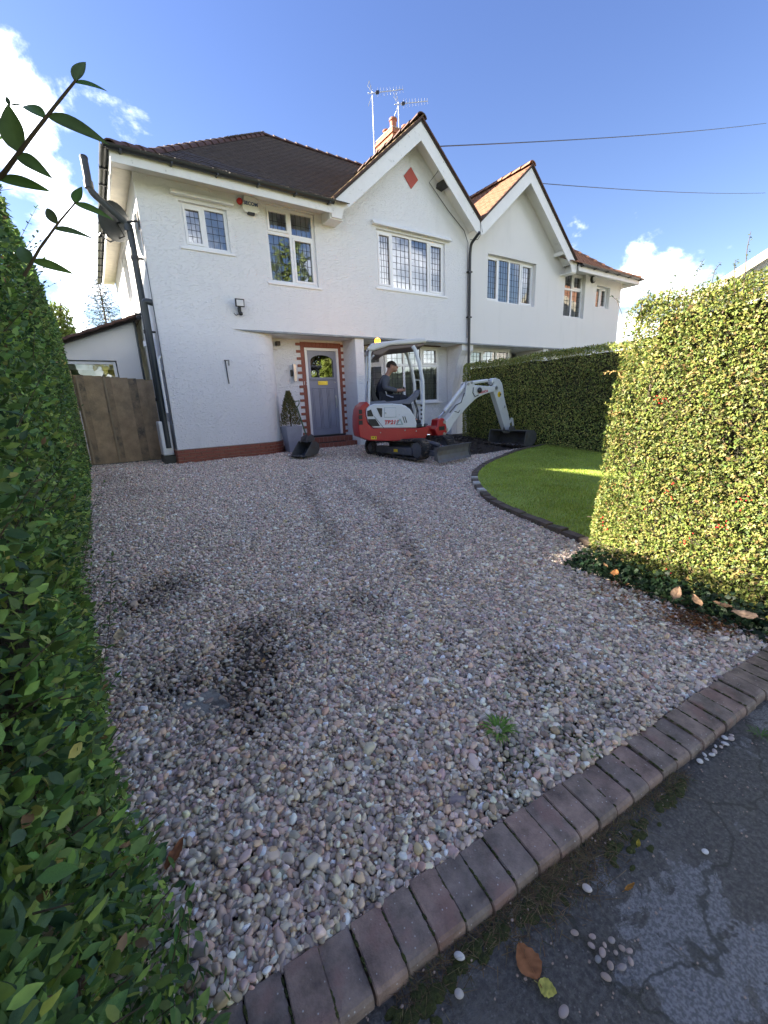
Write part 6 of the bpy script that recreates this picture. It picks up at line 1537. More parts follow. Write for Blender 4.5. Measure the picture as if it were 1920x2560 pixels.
MB(XU).tube([(-.45, -.27, 1.30), (-.43, -.27, 1.23), (-.36, -.27, 1.20), (-.30, -.27, 1.185)], .011, 8).build('armrest', 'steel_dull', seat, smooth=True)
MB(XU).tube([(-.17, -.27, 1.12), (-.14, -.27, 1.24), (-.10, -.265, 1.33)], .009, 8).ball((-.095, -.265, 1.345), .022, .02, .032).build('control_lever', 'black_plastic', ex, smooth=True)
MB(XU).tube([(-.17, .27, 1.12), (-.14, .27, 1.24), (-.10, .265, 1.33)], .009, 8).ball((-.095, .265, 1.345), .022, .02, .032).build('control_lever', 'black_plastic', ex, smooth=True)
for l in (-.08, .08): MB(XU).tube([(.20, l, .65), (.22, l, .90), (.16, l, 1.10)], .009, 8).ball((.16, l, 1.12), .018).build('travel_lever', 'black_plastic', ex, smooth=True)
# canopy
can = MB(XU); cp_ = [(-.79, 2.05), (-.755, 2.10), (-.69, 2.155), (-.2, 2.20), (.20, 2.215), (.30, 2.215), (.335, 2.195), (.31, 2.12), (.29, 2.10), (.18, 2.085), (-.38, 2.045), (-.52, 1.965), (-.56, 1.945), (-.66, 1.96)]
roof_o = slab([(-.79, 2.05), (-.755, 2.10), (-.69, 2.155), (-.2, 2.20), (.20, 2.215), (.30, 2.215), (.335, 2.195), (.32, 2.14), (.17, 2.13), (-.35, 2.11), (-.68, 2.02)], -.48, .48).build('canopy', 'canopy_white', ex, bevel=.025, smooth=True)
slab([(-.70, 2.015), (-.36, 2.107), (.16, 2.126), (.30, 2.136), (.29, 2.09), (.17, 2.075), (-.38, 2.035), (-.50, 1.965), (-.54, 1.945), (-.66, 1.955)], -.44, .44).build('canopy_lining', 'canopy_under', roof_o, bevel=.02)
for k in range(4): l = -.33 + .22 * k; slab([(-.70, 2.16), (-.2, 2.205), (.24, 2.222), (.25, 2.212), (-.2, 2.19), (-.69, 2.145)], l - .04, l + .04).build('rib', 'canopy_white', roof_o, bevel=.008)
for l in (-.42, .42):
    MB(XU).tube([(-.80, l, 1.05), (-.765, l, 1.5), (-.735, l, 1.98), (-.70, l, 2.06)], .026, 10).build('rear_post', 'ex_white', ex, smooth=True)
    MB(XU).tube([(.23, l * 1.06, .62), (.25, l * 1.06, 1.10), (.245, l * 1.06, 1.45), (.20, l * 1.06, 1.72), (.115, l * 1.06, 2.02), (.07, l * 1.06, 2.09)], .036, 10).build('front_post', 'ex_white', ex, smooth=True)
MB(XU).tube(bend([(.25, .44, 1.52), (.36, .42, 1.52), (.385, .42, 1.10), (.25, .44, 1.06)], .04), .013, 8).build('grab_rail', 'ex_white', ex, smooth=True)
MB(XU).tube([(-.66, -.40, 1.95), (-.66, .40, 1.95)], .018, 8).build('cross_bar', 'ex_white', ex)
for z0 in (.75, .83, .91, .99): MB(XU).box(.20, .235, -.475, -.42, z0, z0 + .035).build('hose_clip', 'black_plastic', ex)
MB(XU).tube([(.10, -.40, .62), (.16, -.43, .72), (.14, -.43, .95), (.06, -.40, 1.18)], .010, 6).build('hose', 'black_plastic', ex, smooth=True)
MB(XU).box(.10, .29, -.475, -.38, .60, .66).build('post_foot', 'black_plastic', ex, bevel=.01)
be = thing('beacon', 'lit amber flashing beacon on the excavator canopy roof', 'beacon', tuple(XU(Vector((-.55, -.10, 2.17)))))
q = MB(XU); q.lathe([(.062, 0), (.062, .025), (.055, .027)], (-.55, -.10, 2.165), 18); q.build('base', 'black_plastic', be)
q = MB(XU); q.lathe([(.052, .02), (.052, .075), (.045, .10), (.02, .115), (.004, .118)], (-.55, -.10, 2.17), 18); q.build('lens', 'beacon_lit', be, smooth=True)
pl = bpy.data.lights.new('beacon_light', 'POINT'); pl.energy = 3.0; pl.color = (1, .45, .05); pl.shadow_soft_size = .05
po_ = bpy.data.objects.new('beacon_light', pl); COL.objects.link(po_); po_.location = XU(Vector((-.55, -.10, 2.36))); po_.parent = be; po_.matrix_parent_inverse = wmat(be).inverted()
# --- swing post, boom, arm, bucket
MB(XU).box(.25, .56, -.10, .10, .40, .60).build('swing_mount', 'ex_red', ex, bevel=.02)
sp2 = slab([(-.20, .36), (-.02, .35), (.06, .46), (.05, .56), (-.02, .73), (-.07, .745), (-.20, .72), (-.22, .60), (-.30, .53)], -.10, .10, XB)
swing = sp2.build('swing_post', 'ex_red', ex, bevel=.018, smooth=True)
MB(XB).box(-.18, -.02, -.105, .105, .50, .58).build('swing_post_gap', 'decal_black', swing)
for z in (.42, .66): q = MB(XB); q.lathe([(.035, -.115), (.035, .115)], (-.03, 0, z), 14, ax=(0, 1, 0)); q.build('pin', 'steel_dull', swing)
MB(XU).tube([(.12, -.36, .44), (.42, -.20, .43)], .016, 10).build('swing_rod', 'chrome', ex, smooth=True)
def tube_beam(poly, w): return slab(poly, -w, w, XB)
boom_p = [(.04, .44), (-.02, .50), (-.02, .60), (.18, .775), (.42, .99), (.64, 1.19), (.74, 1.315), (.84, 1.36), (.98, 1.375), (1.50, 1.345), (1.66, 1.385), (1.72, 1.35), (1.70, 1.27), (1.62, 1.235), (1.40, 1.205), (1.21, 1.165), (1.05, 1.12), (.93, 1.065), (.74, .95), (.55, .82), (.36, .68), (.25, .585), (.20, .50), (.12, .44)]
boom = tube_beam(boom_p, .075).build('boom', 'ex_white', ex, bevel=.014, smooth=True)
for l in (-.085, .073): MB(XB).prism([(.62, 1.16), (.66, 1.40), (.70, 1.445), (.80, 1.45), (.93, 1.385), (.80, 1.28)], lambda a, b, t: Vector((a, t, b)), l, l + .012).build('bracket_plate', 'ex_white', boom)
MB(XB).tube([(-.10, 0, .73), (.12, 0, .905)], .020, 10).build('boom_rod', 'chrome', boom, smooth=True)
MB(XB).tube([(.07, 0, .865), (.72, 0, 1.40)], .040, 12).build('boom_cylinder', 'ex_white', boom, smooth=True)
MB(XB).tube([(.80, 0, 1.425), (1.43, 0, 1.475)], .036, 12).build('arm_cylinder', 'ex_white', boom, smooth=True)
MB(XB).tube([(1.43, 0, 1.475), (1.62, 0, 1.50)], .018, 10).build('arm_rod', 'chrome', boom, smooth=True)
for (s, z, r) in ((.05, .50, .035), (.71, 1.40, .03), (.82, 1.43, .03), (1.66, 1.31, .038)): q = MB(XB); q.lathe([(r, -.10), (r, .10)], (s, 0, z), 14, ax=(0, 1, 0)); q.build('pin', 'steel_dull', boom)
wl_ = MB(XB).ball((1.07, -.10, 1.27), .065, .035, .06, 14, 8).build('work_lamp', 'black_plastic', boom, smooth=True)
MB(XB).tube([(.88, -.082, 1.33), (.86, -.09, 1.22), (.93, -.09, 1.14), (1.05, -.085, 1.17)], .008, 6).tube([(.62, -.06, 1.22), (.50, -.08, 1.03), (.35, -.07, .98), (.18, -.06, .84)], .010, 6).tube([(.55, -.05, .95), (.42, -.08, .83), (.30, -.07, .86)], .009, 6).tube([(1.4, .0, 1.42), (1.52, -.05, 1.36), (1.6, -.06, 1.44)], .009, 6).build('hoses', 'black_plastic', boom, smooth=True)
text_mesh('boom_lettering', 'TAKEUCHI', .066, 'decal_red', boom, frame(XB(Vector((1.06, -.0765, 1.195))), HB * .98 + Vector((0, 0, .11)), Vector((0, 0, 1))), bold=.002)
arm_p = [(1.515, 1.45), (1.56, 1.51), (1.66, 1.53), (1.80, 1.50), (1.90, 1.41), (1.945, 1.30), (1.985, 1.14), (2.06, .95), (2.17, .74), (2.23, .58), (2.27, .40), (2.28, .31), (2.24, .27), (2.16, .27), (2.10, .33), (1.98, .52), (1.80, .86), (1.63, 1.17), (1.56, 1.28), (1.60, 1.36)]
arm = tube_beam(arm_p, .062).build('arm', 'ex_white', ex, bevel=.012, smooth=True)
MB(XB).tube([(1.86, 0, 1.33), (2.12, 0, .86)], .036, 12).build('bucket_cylinder', 'ex_white', arm, smooth=True)
MB(XB).tube([(2.12, 0, .86), (2.30, 0, .60)], .018, 10).build('bucket_rod', 'chrome', arm, smooth=True)
for l in (-.078, .066): MB(XB).bar((2.30, l + .006, .61), (2.36, l + .006, .43), .012, .07, up=(1, 0, 0)).bar((2.30, l + .006, .61), (2.20, l + .006, .50), .012, .06, up=(1, 0, 0)).build('bucket_link', 'ex_white', arm)
q = MB(XB); q.lathe([(.062, -.002), (.062, .002)], (1.80, -.0645, 1.17), 20, ax=(0, 1, 0)); q.build('round_sticker', 'sticker_yellow', arm)
q = MB(XB); q.lathe([(.012, 0), (.04, .001)], (1.83, -.069, 1.17), 3, ax=(0, -1, 0)); q.build('sticker_mark', 'decal_black', arm)
MB(XB).box(1.93, 2.06, -.070, -.060, .84, .93).build('name_plate', 'ex_white', arm)
q = MB(XB); q.ball((2.0, -.075, .89), .03, .01, .03); q.build('grease_fitting', 'steel_dull', arm)
def bucket(root, xf, prof, w, thick=.016, ears=True, teeth=0, ear_at=(.0, .0)):
    """curved shell (inner profile, lip first) with side plates, ears and optional teeth; local x out, y across, z up"""
    n = len(prof); outer = []
    for i, p in enumerate(prof):
        a = Vector(prof[max(i - 1, 0)]); b = Vector(prof[min(i + 1, n - 1)]); t = (b - a).normalized(); outer.append((p[0] + t.y * thick, p[1] - t.x * thick))
    sh = MB(xf); sh.prism(list(prof) + outer[::-1], lambda a, b, t: Vector((a, t, b)), -w / 2, w / 2); shell = sh.build('bucket_shell', 'bucket_steel', root, smooth=True, angle=30)
    for l in (-w / 2 - .010, w / 2 - .002): m = MB(xf); m.prism(outer, lambda a, b, t: Vector((a, t, b)), l, l + .012); m.build('side_plate', 'bucket_steel', root)
    m = MB(xf); a = prof[0]; b = Vector(prof[0]) - Vector(prof[1]); b.normalize(); m.bar((a[0] - b.x * .04, -w / 2, a[1] - b.y * .04), (a[0] - b.x * .04, w / 2, a[1] - b.y * .04), .10, .024, up=(-b.y, 0, b.x)); m.build('cutting_edge', 'bucket_steel', root)
    for k in range(teeth):
        y = -w / 2 + .05 + (w - .1) * k / (teeth - 1); m = MB(xf); p = Vector((a[0], y, a[1])); d = Vector((b.x, 0, b.y)); up = Vector((-b.y, 0, b.x)); s = Vector((0, 1, 0))
        m.add([p + s * .025 + up * .02, p - s * .025 + up * .02, p - s * .025 - up * .02, p + s * .025 - up * .02, p + d * .08 + s * .012, p + d * .08 - s * .012], [(0, 1, 2, 3), (0, 4, 5, 1), (3, 2, 5, 4), (0, 3, 4), (1, 5, 2)]); m.build('tooth', 'bucket_steel', root)
    if ears:
        for l in (-.085, .070): m = MB(xf); m.prism([(ear_at[0] - .12, ear_at[1]), (ear_at[0] - .08, ear_at[1] + .11), (ear_at[0] - .02, ear_at[1] + .14), (ear_at[0] + .12, ear_at[1] + .09), (ear_at[0] + .16, ear_at[1] - .02)], lambda a, b, t: Vector((a, t, b)), l, l + .015); m.build('ear', 'bucket_steel', root, bevel=.004)
    return shell
XBK = fr(BF + HB * 2.24 - LB * .12, HB, LB)
bk_root = thing('grading_bucket', 'wide grey grading bucket on the excavator arm resting by the hedge', 'bucket', tuple(XBK(Vector((0, 0, 0)))))
bucket(bk_root, XBK, [(-.24, .04), (-.10, .01), (.05, .01), (.17, .05), (.235, .14), (.23, .25), (.14, .325), (-.02, .34), (-.17, .335)], 1.0, ears=True, ear_at=(-.12, .32))
# spoil in and around the bucket
m = MB()
for k in range(40):
    p = XBK(Vector((random.uniform(-.35, .0), random.uniform(-.5, .5), random.uniform(-.01, .05)))); r = random.uniform(.015, .06); m.ball(p, r * 1.3, r, r * .7, 6, 4)
stuff(m.build('spoil', 'garden_soil')).parent = soil
# spare bucket lying by the step
SBA, SBL = heading(205); SBO = Vector((2.33, -.72, -.02)); XSB = lambda v: SBO + SBA * v.x + SBL * v.y + Vector((0, 0, v.z))
sb = thing('digging_bucket', 'muddy black digging bucket lying on the pebbles by the porch step', 'bucket', tuple(SBO))
bucket(sb, XSB, [(.30, .02), (.18, .0), (.02, -.005), (-.12, .03), (-.19, .12), (-.18, .22), (-.10, .28), (.04, .30)], .36, teeth=4, ear_at=(-.06, .29))

# ---------------------------------------------------------------- the driver
def skin(name, V_, E_, R_, mt, parent, xf, root=0, sub=2):
    me = bpy.data.meshes.new(name); me.from_pydata([tuple(xf(Vector(v))) for v in V_], E_, []); me.update()
    o = bpy.data.objects.new(name, me); COL.objects.link(o)
    md = o.modifiers.new('skin', 'SKIN'); md.use_smooth_shade = True
    for i, r in enumerate(R_):
        rr = r if isinstance(r, tuple) else (r, r)
        me.skin_vertices[0].data[i].radius = rr; me.skin_vertices[0].data[i].use_root = (i == root)
    s = o.modifiers.new('sub', 'SUBSURF'); s.levels = sub; s.render_levels = sub
    dg = bpy.context.evaluated_depsgraph_get(); nm = bpy.data.meshes.new_from_object(o.evaluated_get(dg)); bpy.data.objects.remove(o)
    nm.polygons.foreach_set('use_smooth', [True] * len(nm.polygons))
    return nm
per = thing('person', 'person in dark gilet and grey sleeves sitting in the excavator seat holding a lever', 'person', tuple(XU(Vector((-.45, 0, 1.12)))))
bv = [(-.46, 0, 1.17), (-.50, 0, 1.34), (-.44, 0, 1.50), (-.375, 0, 1.60), (-.335, 0, 1.665), (-.29, 0, 1.745), (-.262, 0, 1.80)]
be_ = [(0, 1), (1, 2), (2, 3), (3, 4), (4, 5), (5, 6)]; br = [.085, .08, .08, .055, .052, (.092, .078), (.082, .072)]
for sg in (-1, 1):
    o = len(bv); bv += [(-.415, .17 * sg, 1.545), (-.465, .245 * sg, 1.37), (-.18, .275 * sg, 1.305), (-.115, .275 * sg, 1.315)]; be_ += [(2, o), (o, o + 1), (o + 1, o + 2), (o + 2, o + 3)]; br += [.045, .040, .028, (.034, .026)]
    for q in range(4):      # fingers curled round the lever
        w = len(bv); y = .275 * sg + (q - 1.5) * .003; z = 1.345 - .018 * q; bv += [(-.085, y - .018 * sg, z), (-.062, y - .004 * sg, z + .002), (-.075, y + .022 * sg * -1, z)]; be_ += [(o + 3, w), (w, w + 1), (w + 1, w + 2)]; br += [.0095, .0085, .007]
    w = len(bv); bv += [(-.115, .252 * sg, 1.345), (-.088, .248 * sg, 1.362)]; be_ += [(o + 3, w), (w, w + 1)]; br += [.011, .008]
    o = len(bv); bv += [(-.44, .10 * sg, 1.16), (-.04, .15 * sg, 1.17), (.08, .14 * sg, .76), (.20, .15 * sg, .70)]; be_ += [(0, o), (o, o + 1), (o + 1, o + 2), (o + 2, o + 3)]; br += [.075, .055, .040, .038]
bme_ = skin('body', bv, be_, br, 'skin', per, XU)
bm = bmesh.new(); bm.from_mesh(bme_)
def add_ball(c, rx, ry, rz_, tilt=0):
    t = bmesh.ops.create_uvsphere(bm, u_segments=10, v_segments=7, radius=1.0)['verts']
    bmesh.ops.transform(bm, matrix=Matrix.Translation(XU(Vector(c))) @ Matrix.Rotation(rad(-28), 4, 'Z') @ Matrix.Rotation(tilt, 4, 'Y') @ Matrix.Diagonal((rx, ry, rz_, 1)), verts=t)
TL = .35
add_ball((-.275, 0, 1.765), .098, .076, .112, TL)      # skull
add_ball((-.215, 0, 1.715), .048, .050, .055, TL)      # jaw
add_ball((-.168, 0, 1.752), .020, .014, .026, TL)      # nose
add_ball((-.190, 0, 1.783), .018, .055, .012, TL)      # brow
add_ball((-.186, 0, 1.716), .014, .026, .010, TL)      # mouth
for sg in (-1, 1): add_ball((-.290, .078 * sg, 1.752), .022, .010, .034, TL); add_ball((-.188, .030 * sg, 1.768), .010, .012, .008, TL)
bm.to_mesh(bme_); bm.free(); bme_.polygons.foreach_set('use_smooth', [True] * len(bme_.polygons)); link('body', bme_, 'skin', per)
jv = [(-.46, 0, 1.16), (-.50, 0, 1.34), (-.44, 0, 1.50), (-.385, 0, 1.585)]; je = [(0, 1), (1, 2), (2, 3)]; jr = [.12, .118, .12, .082]
for sg in (-1, 1):
    o = len(jv); jv += [(-.42, .180 * sg, 1.535), (-.467, .247 * sg, 1.37), (-.21, .274 * sg, 1.308)]; je += [(2, o), (o, o + 1), (o + 1, o + 2)]; jr += [.074, .060, .044]
link('jacket', skin('jacket', jv, je, jr, 'jacket_grey', per, XU), 'jacket_grey', per)
link('gilet', skin('gilet', [(-.455, 0, 1.15), (-.50, 0, 1.32), (-.445, 0, 1.49), (-.39, 0, 1.60), (-.425, .13, 1.53), (-.425, -.13, 1.53)], [(0, 1), (1, 2), (2, 3), (2, 4), (2, 5)], [.160, .158, .160, .092, .098, .098], 'gilet_navy', per, XU), 'gilet_navy', per)
tv = [(-.46, 0, 1.15)]; te = []; trr = [.145]
for sg in (-1, 1): o = len(tv); tv += [(-.44, .10 * sg, 1.155), (-.04, .15 * sg, 1.17), (.075, .14 * sg, .80)]; te += [(0, o), (o, o + 1), (o + 1, o + 2)]; trr += [.105, .080, .060]
link('trousers', skin('trousers', tv, te, trr, 'trousers_dark', per, XU), 'trousers_dark', per)
bm = bmesh.new(); t = bmesh.ops.create_uvsphere(bm, u_segments=20, v_segments=14, radius=1.0)['verts']
hm = Matrix.Translation(XU(Vector((-.285, 0, 1.778)))) @ Matrix.Rotation(rad(-28), 4, 'Z') @ Matrix.Rotation(.35, 4, 'Y')
dele = [v for v in bm.verts if (v.co.z < .18 and v.co.x > -.25) or v.co.z < -.45]; bmesh.ops.delete(bm, geom=dele, context='VERTS')
bmesh.ops.transform(bm, matrix=hm @ Matrix.Diagonal((.106, .084, .106, 1)), verts=bm.verts[:])
hme = bpy.data.meshes.new('hair'); bm.to_mesh(hme); bm.free(); link('hair', hme, 'hair_dark', per, smooth=True)
for sg in (-1, 1): MB(XU).obox((.14, .148 * sg, .695), (.13, 0, -.01), (0, .05, 0), (.0, 0, .04)).build('boot', 'black_plastic', per, bevel=.025)

# ---------------------------------------------------------------- small things on the ground
def flat_leaf(label, x, y, z, ln, wd, rz_, col, curl=.12, tilt=(0, 0), group=None, toothed=False, name='fallen_leaf', parent=None):
    rows = 10; vs = []; fs = []
    for k in range(rows + 1):
        t = k / rows; w = wd * math.sin(math.pi * min(.999, max(.02, t)) ** .9) ** .75 * (1 - .25 * t)
        if toothed: w *= 1 + .10 * (k % 2)
        if k == rows: w = .001
        for q in (-1, -.5, 0, .5, 1): vs.append(((t - .5) * ln, q * w / 2, curl * ln * ((t - .5) ** 2 * .9 + (q * q) * .22 * (1 + .4 * math.sin(k * 1.7))) + .002 + .004 * ((k + int(q * 2)) % 2)))
    for k in range(rows):
        for q in range(4): fs.append((5 * k + q, 5 * k + 5 + q, 5 * k + 6 + q, 5 * k + 1 + q))
    m = MB().add(vs, fs); m.tube([(-.5 * ln, 0, .004), (-.72 * ln, .02 * ln, .006)], ln * .012, 5); m.tube([(-.5 * ln, 0, .005), (0, 0, .002 + .003), (.46 * ln, 0, .008)], [ln * .010, ln * .008, ln * .003], 4, False)
    o = m.build(name, 'fallen_leaf', None, smooth=True, angle=80)
    a = o.data.attributes.new('col', 'FLOAT_COLOR', 'POINT')
    for e in a.data: s = random.uniform(.7, 1.3); e.color = (col[0] * s, col[1] * s, col[2] * s, 1)
    o.matrix_basis = Matrix.Translation((x, y, z)) @ Euler((tilt[0], tilt[1], rz_)).to_matrix().to_4x4()
    return tag(o, label, 'leaf', group)
RZ = -.521
flat_leaf('large orange-brown fallen leaf lying on the wet road near the kerb', -.465, -8.36, RZ, .082, .074, rad(75), (.36, .15, .06), .10, toothed=True)
flat_leaf('small yellow fallen leaf beside the large orange-brown leaf on the road', -.470, -8.425, RZ, .046, .046, rad(-60), (.62, .55, .12), .12)
flat_leaf('small orange leaf curled on the dark road beside the dry grass', -.06, -8.43, RZ, .045, .014, rad(-10), (.50, .24, .05), .25)
flat_leaf('tiny yellow leaf on the mossy road edge by the kerb', .10, -8.38, RZ, .03, .015, rad(20), (.60, .45, .05), .2)
gzf = lambda y: float(gz(np.array(y)))
LV = [(1.90, -7.36, .10, .060, 20, (.42, .19, .07), 'broad orange-brown leaf lying in front of the dark ivy'), (1.98, -7.24, .05, .03, 70, (.36, .22, .11), 'pale tan leaf caught highest on the ivy below the hedge'), (1.86, -7.52, .075, .05, -20, (.40, .27, .17), 'light brown leaf at the edge of the pebbles near the ivy'),
      (1.93, -7.76, .13, .07, 10, (.34, .22, .14), 'big pale tan leaf below the sunny hedge'), (1.93, -7.88, .12, .06, 45, (.30, .19, .12), 'second big tan leaf touching the pale one below the hedge'), (2.0, -8.0, .11, .055, 80, (.24, .15, .09), 'curled grey-brown leaf under the right end of the hedge'),
      (1.97, -8.12, .13, .09, 110, (.27, .19, .14), 'broad greyish leaf standing against the ivy at the right edge'), (1.84, -8.02, .07, .045, 30, (.40, .16, .05), 'rusty orange leaf in the litter beside the kerb end'), (1.75, -7.95, .06, .04, -40, (.34, .13, .05), 'dark rusty leaf in the litter on the pebbles'),
      (1.70, -7.82, .05, .03, 0, (.36, .15, .06), 'small rusty leaf at the near rim of the leaf litter'), (-.65, -6.74, .045, .03, 60, (.52, .30, .10), 'small orange leaf on the pebbles below the dark patch'), (-1.30, -6.0, .13, .07, 80, (.48, .38, .22), 'dry pale leaf stuck at the foot of the left hedge'),
      (.29, -7.16, .035, .02, 20, (.55, .33, .12), 'tiny orange leaf in the middle of the pebbles'), (.0, -5.72, .04, .022, 100, (.66, .56, .08), 'tiny yellow leaf on the pebbles left of centre'), (-1.22, -7.55, .10, .045, 50, (.30, .12, .05), 'red-brown leaf under the shoots of the left hedge'), (2.05, -8.22, .06, .04, 0, (.60, .50, .10), 'yellow leaf on the kerb at the right edge')]
for (x, y, ln, wd, a, c, lab) in LV:
    inivy = x > 1.88; flat_leaf(lab, x - (.05 if inivy else 0), y, gzf(y) + (.105 if inivy else .018), ln, wd, rad(a), c, .22, (random.uniform(-.3, .3), random.uniform(-.45, .1)) if inivy else (random.uniform(-.1, .1), random.uniform(-.15, .1)), 'fallen leaves about the drive')
# litter of crumbled leaves by the kerb end
n = 900; x = RNG.normal(1.80, .10, n); y = -7.92 + (x - 1.8) * -.5 + RNG.normal(0, .10, n); x = np.concatenate([x, RNG.uniform(1.62, 2.0, 500)]); y = np.concatenate([y, RNG.uniform(-8.1, -7.3, 500)]); n = len(x)
P_ = np.stack([x, y, gz(y) + RNG.uniform(.008, .03, n)], 1); U_ = rand_unit(n) * np.array([1, 1, .3]); Vv, Ff, k = leaf_array(P_, U_, rand_unit(n) * .4 + np.array([0, 0, 1.0]), RNG.uniform(.008, .035, n), LEAF_SIMPLE)
stuff(tag(np_mesh('leaf_litter', Vv, Ff, np.repeat(pal(n, [(.16, .07, .03), (.24, .11, .045), (.10, .055, .03), (.30, .16, .07)]), k, 0), 'fallen_leaf'), 'crumbled brown leaf litter at the end of the kerb', 'leaf litter'))
# ivy at the foot of the right hedge
iv = thing('ivy', 'dark green ivy creeping along the foot of the sunlit hedge', 'ivy', (2.1, -7.6, -.45))
n = 2600; y = RNG.uniform(-8.6, -6.95, n); x = 2.02 + RNG.normal(0, .075, n) + .05 * snoise(y * 5, y * 0, 3); z = gz(y) + np.clip((x - 1.86) * .55, 0, .16) * RNG.random(n) + .012
P_ = np.stack([x, y, z], 1); U_ = rand_unit(n) + np.array([-.6, 0, -.1]); Nn = rand_unit(n) * .5 + np.array([-.4, 0, .9])
IVY = (np.array([(0, 0, 0), (.1, .35, .03), (.45, .42, .0), (.55, .2, .02), (1, 0, -.06), (.55, -.2, .02), (.45, -.42, 0), (.1, -.35, .03)]), np.array([(0, 3, 1), (1, 3, 2), (0, 5, 3), (3, 5, 4), (0, 7, 5), (7, 6, 5)]))
split_leaves(iv, P_, U_, Nn, RNG.uniform(.025, .048, n), pal(n, [(.014, .034, .014), (.022, .050, .020), (.03, .062, .03), (.05, .08, .035)], [4, 4, 2, 1]), IVY, 'leaf', 60, 1.0, y > -8.2)
# weeds among the pebbles
def weed(label, x, y, r, n_, col, z=0, ln=.09):
    t = thing('weed', label, 'weed', (x, y, gzf(y)), 'weeds among the pebbles'); m = MB()
    for k in range(n_):
        a = random.uniform(0, 6.28); d = Vector((math.cos(a), math.sin(a), 0)); b = Vector((x, y, gzf(y) + z)) + d * random.uniform(0, r); l = ln * random.uniform(.4, 1.2); w = l * .055; s = Vector((-d.y, d.x, 0)) * w; up = Vector((0, 0, 1))
        m.add([b - s * .5, b + s * .5, b + d * l * .55 + up * l * .35 + s, b + d * l * .55 + up * l * .35 - s, b + d * l + up * l * .28], [(0, 1, 2, 3), (3, 2, 4)])
    o = m.build('blades', 'grass_blade', t, smooth=True); at = o.data.attributes.new('col', 'FLOAT_COLOR', 'POINT')
    for e in at.data: q = random.uniform(.7, 1.35); e.color = (col[0] * q, col[1] * q, col[2] * q, 1)
weed('brightest grassy weed tuft in the pebbles right of centre', .06, -7.80, .022, 70, (.15, .27, .05), ln=.075)
weed('small weed just right of the bright grassy tuft', .14, -7.88, .015, 12, (.12, .22, .04), ln=.04)
weed('low leafy weed against the kerb blocks', .28, -8.085, .03, 26, (.13, .24, .05), ln=.045)
weed('thin weed a little above the kerb weed', .30, -8.0, .05, 16, (.10, .17, .04), ln=.045)
weed('faint weed beside the moss nearest the kerb', -.10, -8.0, .04, 14, (.12, .17, .04), ln=.035)
weed('weed patch farther up the pebbles toward the hedge', .61, -7.54, .06, 22, (.10, .15, .04), ln=.035)
weed('spreading weed patch in the mossy pebbles', .46, -7.78, .09, 34, (.11, .16, .04), ln=.035)
weed('loose patch of pale weeds midway along the kerb', .02, -7.98, .10, 40, (.13, .18, .05), ln=.035)
weed('straggling weeds in the pebbles nearest the bright tuft', .24, -7.72, .11, 40, (.12, .17, .05), ln=.035)
weed('small green weed at the road edge near the right frame', 1.03, -8.46, .02, 24, (.10, .19, .05), z=-.03, ln=.05)
# moss cushions at the kerb foot and dry grass
m = MB()
for (x, y, r) in ((-.70, -8.262, .05), (-.62, -8.255, .04), (-.50, -8.265, .035), (.06, -8.345, .06), (.14, -8.36, .07), (-.28, -8.30, .04), (.36, -8.355, .04), (-.78, -8.25, .05), (.45, -8.36, .03), (-.36, -8.29, .035)):
    for k in range(16): m.ball((x + random.gauss(0, r * .8), y + random.gauss(0, r * .35), -.534), random.uniform(.008, .022), random.uniform(.008, .02), random.uniform(.006, .012), 7, 4)
moss = stuff(tag(m.build('moss', 'moss', smooth=True), 'dark green moss cushions along the foot of the kerb', 'moss'))
n = 1500; s = RNG.uniform(.15, 1.5, n) ** 1.0; w = -np.abs(RNG.normal(0, .035, n)) - .002
s = np.concatenate([s, RNG.normal(.72, .14, 900)]); w = np.concatenate([w, -np.abs(RNG.normal(.02, .05, 900))]); n = len(s)
bx_ = np.stack([K0.x + KD.x * s + KN.x * w, K0.y + KD.y * s + KN.y * w, np.full(n, -.530)], 1); a = RNG.random(n) * 6.283; l = RNG.uniform(.015, .075, n)
tip = bx_ + np.stack([np.cos(a) * l, np.sin(a) * l, l * RNG.uniform(.05, .45, n)], 1); sd = np.stack([-np.sin(a), np.cos(a), 0 * a], 1) * .0011
Vv = np.stack([bx_ - sd, bx_ + sd, tip], 1).reshape(-1, 3)
stuff(tag(np_mesh('dry_grass', Vv, np.arange(3 * n).reshape(-1, 3), np.repeat(pal(n, [(.20, .14, .07), (.13, .09, .05), (.28, .21, .11), (.07, .10, .03)], [4, 4, 2, 1.5]), 3, 0), 'grass_blade'), 'dry straw and dead grass caught along the foot of the kerb', 'grass'))
